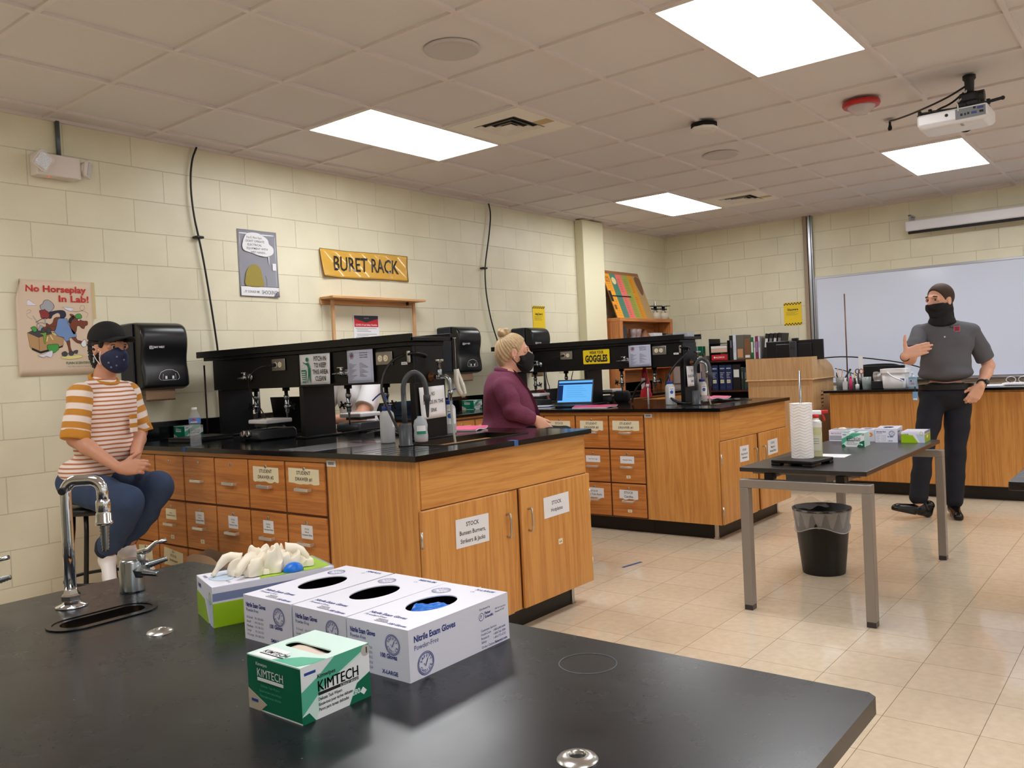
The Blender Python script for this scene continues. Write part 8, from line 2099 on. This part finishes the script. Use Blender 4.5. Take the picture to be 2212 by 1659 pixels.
# face mask: navy with small marks, ear loops
mk = mat('navy_mask_cloth', (26, 34, 66), .75, bump=.2, bscale=60); s = H.s
F = Field(.004)
F.ell(H.p(.036, 0, -.052), A(.082, .064, .068) * s, H.ax, .02); F.cone(H.p(.085, 0, -.018), H.p(.108, 0, -.03), .012, .014, .03); F.ell(H.p(.07, 0, -.095), A(.04, .04, .035) * s, H.ax, .03)
F.cut(H.p(.02, 0, -.002), H.u - H.f * .08); F.cut(H.p(.015, 0, -.05), -H.f + H.u * .1)
put(F, 'face_mask', mk, o)
b = B(Matrix.Translation(-o.location))
for y in (1, -1):
    b.tube([tuple(H.p(.02, y * .068, -.012)), tuple(H.p(.0, y * .078, .0)), tuple(H.p(-.016, y * .082, .01))], .0022, white_p, n=6); b.tube([tuple(H.p(.018, y * .064, -.085)), tuple(H.p(.0, y * .074, -.06)), tuple(H.p(-.016, y * .08, -.03))], .0022, white_p, n=6)
b.tube([tuple(H.p(.026, -.066, -.016)), tuple(H.p(.016, -.067, -.05)), tuple(H.p(.024, -.063, -.085))], .003, mat('mask_trim', (214, 190, 196), .7), n=6)
b.done('ear_loop', o)
b = B(Matrix.Translation(-o.location)); rnd = random.Random(5)
for (x, y, z, c_) in ((.098, -.03, -.045, (104, 114, 146)), (.07, -.052, -.07, (104, 114, 146)), (.075, -.046, -.095, (110, 120, 150)), (.095, -.03, -.088, (110, 44, 60)), (.11, .0, -.06, (110, 44, 60))):
    d = N_(H.p(x, y, z) - H.p(.03, 0, -.05)); c = H.p(.036, 0, -.052) + d * .084 * s; b.ball(tuple(c - d * .002), .0055, mat('mask_mark_%d' % c_[0], c_, .7), n=8)
b.done('mask_print', o)
blk = mat('black_hair', (18, 16, 17), .7, noise=.3, nscale=100, bump=.6, bscale=180); capm = cloth_mat('black_cap_cloth', (16, 16, 18))
F = Field(.004)
F.ell(H.p(-.03, 0, .01), A(.088, .084, .10) * s, H.ax, .02); F.ell(H.p(-.05, 0, -.07), A(.05, .062, .055) * s, H.ax, .04); F.ell(H.p(.03, -.062, .035), A(.03, .014, .03) * s, H.ax, .02); F.ell(H.p(.03, .062, .035), A(.03, .014, .03) * s, H.ax, .02)
F.cut(H.p(.052, 0, 0), H.f); F.cut(H.p(0, 0, -.115), -H.u); F.cut(H.p(.03, 0, .0), H.f * .8 - H.u * .5)
put(F, 'hair', blk, o, wr=lambda x, y, z: .003 * np.sin(170 * x + 9 * np.sin(60 * z)) + .003 * np.sin(150 * y))
F = Field(.004)
F.ell(H.p(-.014, 0, .05), A(.107, .090, .092) * s, H.ax, .02); F.cut(H.p(0, 0, .038), -H.u - H.f * .12)
put(F, 'cap', capm, o)
b = B(Matrix.Translation(-o.location) @ frame(tuple(H.p(.075, 0, .047)), tuple(H.f), tuple(H.l)))
b.sheet(lambda u, v: (.0 + u * (.112 - .045 * (2 * v - 1) ** 2) - .03 * (2 * v - 1) ** 2, (2 * v - 1) * .074 * (1 - .12 * u), .012 - .022 * (2 * v - 1) ** 2 - .004 * u), 10, 16, .005, capm); b.done('cap_brim', o)
b = B(Matrix.Translation(-o.location)); c = H.p(-.002, -.088, -.05); b.box((-.002, -.002, -.016), (.002, .002, .004), steel, M=Matrix.Translation(tuple(c))).ball(tuple(c - VU * .02), .005, steel, n=8); b.done('earring', o)
st = stool('black metal stool under the seated person in the cap', 1.995, 4.30, .70)

# ---------------------------------------------------------------- the blond woman
o = thing('person', 'blond woman with hair bun, black mask and maroon jacket seated between the peninsulas', 'person', (4.27, 3.42, .3))
FD = N_(VR * .98 + VF * .1); RD = N_(-VF * .98 + VR * .1); AX = np.array([RD, FD, VU])
shn, shf = A(*(4.100, 3.325, 1.170)), A(*(4.356, 3.517, 1.156)); eln, elf = A(*(4.083, 3.246, 1.020)), A(*(4.419, 3.465, 0.997)); wrn, wrf = A(*(4.214, 3.175, 0.960)), A(*(4.349, 3.262, 0.950))
neck = A(*(4.240, 3.409, 1.250)); che = A(*(4.232, 3.415, 1.130)); mid = A(*(4.233, 3.411, 1.010)); pel = A(*(4.218, 3.424, 0.855))
hpn, hpf = A(*(4.150, 3.348, 0.838)), A(*(4.310, 3.468, 0.827)); knn, knf = A(*(4.330, 3.057, 0.831)), A(*(4.489, 3.147, 0.827)); ann, anf = A(*(4.304, 3.144, 0.496)), A(*(4.444, 3.224, 0.484))
H = Head((4.277, 3.366, 1.385), N_(VR * 1. + VF * .02 + VU * .02), s=1.0)
F = Field(.0045); H.add(F, .95); F.cone(H.p(-.028, 0, -.06), neck, .05, .054, .025)
F.ell(che, (.15, .10, .13), AX, .04).ell(mid, (.14, .12, .12), AX, .04).ell(pel, (.16, .14, .10), AX, .04)
for s_, e_, w_ in ((shn, eln, wrn), (shf, elf, wrf)):
    F.cone(neck - VU * .02, s_, .045, .05, .04); F.path([s_, e_], [.05, .042], .015); F.path([e_, w_], [.042, .025], .015)
for h_, k_, a_ in ((hpn, knn, ann), (hpf, knf, anf)): F.path([h_, k_], [.08, .055], .02); F.path([k_, a_, a_ - VU * .04], [.05, .034, .034], .02)
hand(F, wrn, N_(FD * .72 - VU * .68 - RD * .05), N_(-RD * .9 - FD * .2), N_(VU * .5 + FD * .6), .86, curl=(.12, .16, .2, .26), spread=.05, thumb=(.5, .8, .3), tb=.3)
hand(F, wrf, N_(FD * .5 - VU * .8 - RD * .1), N_(RD * .7 - VU * .3), N_(VU * .4 + FD * .5), .8, curl=(.5, .5, .5, .5), spread=.0, thumb=(.5, .8, .2), tb=.3)
put(F, 'body', skin_l, o); H.eyes(o, iris=(90, 96, 90), brow=(140, 112, 84), bw=.0026, look=(-.35, .1))
maroon = mat('maroon_heather', (112, 52, 78), .9, noise=.42, nscale=90, bump=.3, bscale=90)
nt_ = maroon.node_tree
mp_ = nt_.nodes.new('ShaderNodeMapping'); mp_.inputs['Scale'].default_value = (.5, .5, 2.6); tc_ = [n for n in nt_.nodes if n.type == 'TEX_COORD'][0]; nz_ = [n for n in nt_.nodes if n.type == 'TEX_NOISE'][0]; nt_.links.new(tc_.outputs['Object'], mp_.inputs['Vector']); nt_.links.new(mp_.outputs[0], nz_.inputs['Vector'])
F = Field(.0055)
F.ell(che - FD * .015, (.18, .135, .15), AX, .05).ell(mid + FD * .015, (.178, .168, .15), AX, .05).ell(pel + VU * .03 + FD * .02, (.20, .19, .12), AX, .05); F.ell(che + FD * .07 - VU * .03, (.14, .08, .07), AX, .05)
F.cone(neck - VU * .04, shn, .055, .058, .04).cone(neck - VU * .04, shf, .055, .058, .04); F.cone(pel - VU * .03, pel + FD * .2 - VU * .05, .14, .10, .05)
put(F, 'jacket', maroon, o, wr=wrinkle(.005, 26, seed=9.))
for s_, e_, w_ in ((shn, eln, wrn), (shf, elf, wrf)):
    F = Field(.005); F.path([s_, s_ * .5 + e_ * .5, e_, e_ * .5 + w_ * .5, w_ + N_(w_ - e_) * .03], [.064, .064, .056, .048, .036], .015); F.cut(w_ - N_(w_ - e_) * .01, w_ - e_)
    put(F, 'sleeve', maroon, o, wr=wrinkle(.0045, 40, seed=11.))
# draped lapel
b = B(Matrix.Translation(-o.location))
b.grid(lambda u, v: tuple(neck + FD * (.035 + .15 * u + .035 * math.sin(u * PI) * v + .02 * v) + RD * (.065 + .035 * v - .02 * u) + VU * (.03 - .36 * u - .02 * v) - A(0, 0, 0)), 24, 8, maroon); b.grid(lambda u, v: tuple(neck + FD * (.035 + .15 * u + .035 * math.sin(u * PI) * v) - RD * (.065 + .035 * v - .02 * u) + VU * (.03 - .36 * u - .02 * v)), 24, 8, maroon)
b.done('lapel', o)
b = B(Matrix.Translation(-o.location)); b.tube([tuple(neck + RD * (.07 * math.cos(t)) + FD * (.055 * math.sin(t) - .005) + VU * (.012 - .02 * math.sin(t))) for t in [x * PI / 12 - PI for x in range(13)]], .02, maroon, n=10); b.done('collar', o)
legm_ = cloth_mat('black_leggings', (20, 20, 23))
F = Field(.006); F.path([hpn, knn], [.095, .066], .02).path([hpf, knf], [.095, .066], .02).path([knn, ann], [.064, .042], .015).path([knf, anf], [.064, .042], .015); F.ell(pel, (.17, .15, .10), AX, .04); put(F, 'leggings', legm_, o)
for ank in (ann, anf):
    F = Field(.005); dr = N_(FD * .9 - VU * .1); up = N_(VU - dr * (VU @ dr)); hl = ank - up * .085 - dr * .05; shoe(F, hl, hl + dr * .24, up, .93, .042); F.cone(ank - up * .03, ank + up * .01, .036, .04, .02); put(F, 'shoe', shoe_b, o)
s = H.s; F = Field(.004)
F.ell(H.p(.042, 0, -.055), A(.078, .060, .062) * s, H.ax, .02); F.cone(H.p(.085, 0, -.012), H.p(.112, 0, -.03), .012, .014, .03); F.ell(H.p(.07, 0, -.095), A(.042, .042, .036) * s, H.ax, .03); F.cone(H.p(.04, .058, -.045), H.p(-.02, .078, -.045), .02, .006, .02).cone(H.p(.04, -.058, -.045), H.p(-.02, -.078, -.045), .02, .006, .02)
F.cut(H.p(.02, 0, .006), H.u - H.f * .1)
F.cut(H.p(-.024, 0, 0), -H.f); F.ell(H.p(.0, -.07, -.045), A(.04, .03, .026) * s, H.ax, .004, True); F.ell(H.p(.0, .07, -.045), A(.04, .03, .026) * s, H.ax, .004, True)
put(F, 'face_mask', mat('black_mask_cloth', (20, 20, 22), .85), o)
b = B(Matrix.Translation(-o.location))
for y in (1, -1):
    b.tube([tuple(H.p(.045, y * .055, -.09)), tuple(H.p(.01, y * .072, -.07)), tuple(H.p(-.018, y * .08, -.036))], .003, ink, n=6)
b.done('ear_loop', o)
blond = mat('blond_hair', (190, 162, 122), .5, noise=.4, nscale=40, bump=.7, bscale=160)
F = Field(.004)
F.ell(H.p(-.016, 0, .034), A(.100, .083, .0965) * s, H.ax, .02); F.ell(H.p(-.075, 0, -.01), A(.045, .062, .075) * s, H.ax, .04); F.ell(H.p(-.066, 0, -.078), A(.022, .036, .035) * s, H.ax, .03)
F.cut(H.p(.060, 0, .062), H.f * .9 - H.u * .45); F.ell(H.p(.085, 0, -.03), A(.085, .12, .068) * s, H.ax, .004, True); F.ell(H.p(-.004, .085, -.006), A(.026, .025, .036) * s, H.ax, .002, True); F.ell(H.p(-.004, -.085, -.006), A(.026, .025, .036) * s, H.ax, .002, True)
ax_h = H
def hairw(x, y, z):
    ax0 = N_(H.u * .85 - H.f * .5); e1 = N_(H.l); e2 = np.cross(ax0, e1); q = np.stack([x, y, z], -1) - H.p(-.06, 0, .12)
    a = np.arctan2(q @ e1, q @ e2); d = -(q @ ax0); return .0020 * np.sin(31 * a + 5 * np.sin(14 * d)) + .0010 * np.sin(67 * a + 20 * d)
put(F, 'hair', blond, o, wr=hairw)
F = Field(.0035); rnd = random.Random(4)
for i in range(14):
    a = i * .9; c = H.p(-.062 + .026 * math.cos(a), .028 * math.sin(a), .135 + .014 * math.sin(a * 2.3)); F.cone(c, c + A(rnd.uniform(-.010, .010), rnd.uniform(-.010, .010), rnd.uniform(-.010, .010)), .014, .010, .006)
F.ell(H.p(-.062, 0, .128), (.036, .034, .03), None, .01); put(F, 'hair_bun', blond, o, wr=lambda x, y, z: .002 * np.sin(200 * x + 120 * z))
b = B(Matrix.Translation(-o.location)); b.ball(tuple(H.p(-.002, -.088, -.034)), .0045, white_p, n=10); b.done('earring', o)
stool('black stool hidden under the blond woman between the peninsulas', 4.262, 3.426, .72, rs=.16)

# ---------------------------------------------------------------- the person in the white shirt
o = thing('person', 'person in white tee and wristwatch, mostly hidden behind the nearer rack', 'person', (4.12, 4.72, .3))
FD = N_(A(-1, .05, 0)); RD = N_(A(.05, 1, 0)); AX = np.array([RD, FD, VU])
base = A(4.12, 4.72, 0)
neck = base + A(0, 0, 1.27); shn = base + A(-.02, -.18, 1.21); shf = base + A(-.02, .19, 1.21)
eln = base + A(-.19, -.24, 1.0); elf = base + A(-.2, .24, 1.0); wrn = base + A(-.41, -.10, .985); wrf = base + A(-.43, .08, .985)
H = Head(base + A(-.07, 0, 1.40), N_(FD - VU * .35), s=.95)
F = Field(.0045); H.add(F); F.cone(H.p(-.03, 0, -.06), neck, .05, .056, .025); F.ell(base + A(0, 0, 1.1), (.15, .10, .15), AX, .04).ell(base + A(0, 0, .88), (.15, .11, .14), AX, .04)
for s_, e_, w_ in ((shn, eln, wrn), (shf, elf, wrf)): F.cone(neck - VU * .03, s_, .045, .05, .04); F.path([s_, e_], [.05, .043], .015); F.path([e_, w_], [.043, .028], .015)
for sg in (-1, 1): F.path([base + A(0, sg * .1, .78), base + A(-.2, sg * .12, .76)], [.085, .06], .02)
hand(F, wrn, N_(FD * .6 + RD * .8), -VU, FD, .95, curl=(.25, .3, .35, .4)); hand(F, wrf, N_(FD * .8 - RD * .6), -VU, FD, .95, curl=(.25, .3, .35, .4))
put(F, 'body', skin_m, o); H.eyes(o)
wt = cloth_mat('white_cotton', (226, 224, 228), n=.02)
F = Field(.006); F.ell(base + A(0, 0, 1.11), (.185, .125, .15), AX, .05).ell(base + A(-.01, 0, .92), (.175, .14, .16), AX, .05); F.cone(neck - VU * .04, shn, .055, .06, .04).cone(neck - VU * .04, shf, .055, .06, .04); put(F, 'tee_shirt', wt, o, wr=wrinkle(.005, 26, seed=12.))
for s_, e_ in ((shn, eln), (shf, elf)):
    F = Field(.005); q = s_ * .3 + e_ * .7; F.cone(s_, q + (e_ - s_) * .15, .068, .068, .01); F.ell(s_, (.068, .068, .068)); F.cut(q, e_ - s_); put(F, 'sleeve', wt, o)
F = Field(.006); F.ell(base + A(0, 0, .8), (.165, .14, .09), AX, .04); 
for sg in (-1, 1): F.path([base + A(0, sg * .1, .79), base + A(-.21, sg * .12, .77), base + A(-.2, sg * .12, .36)], [.098, .07, .06], .02)
put(F, 'trousers', navy, o)
for sg in (-1, 1):
    F = Field(.005); hl = base + A(-.06, sg * .12, .27); shoe(F, hl, hl + FD * .23, VU, .95); put(F, 'shoe', shoe_b, o)
F = Field(.0045); F.ell(H.p(-.02, 0, .036), A(.099, .083, .094) * .95, H.ax, .02); F.cut(H.p(.05, 0, .05), H.f * .9 - H.u * .45); put(F, 'hair', mat('dark_brown_hair'), o)
ax_ = N_(wrn - eln); b = B(Matrix.Translation(-o.location)); b.lathe([(.033, -.01), (.035, 0), (.033, .01)], dullchrome, o=tuple(wrn - ax_ * .03), ax=tuple(ax_), n=20); b.done('watch', o)
stool('black stool under the person in the white shirt', 4.16, 4.72, .70)

bpy.context.view_layer.update()
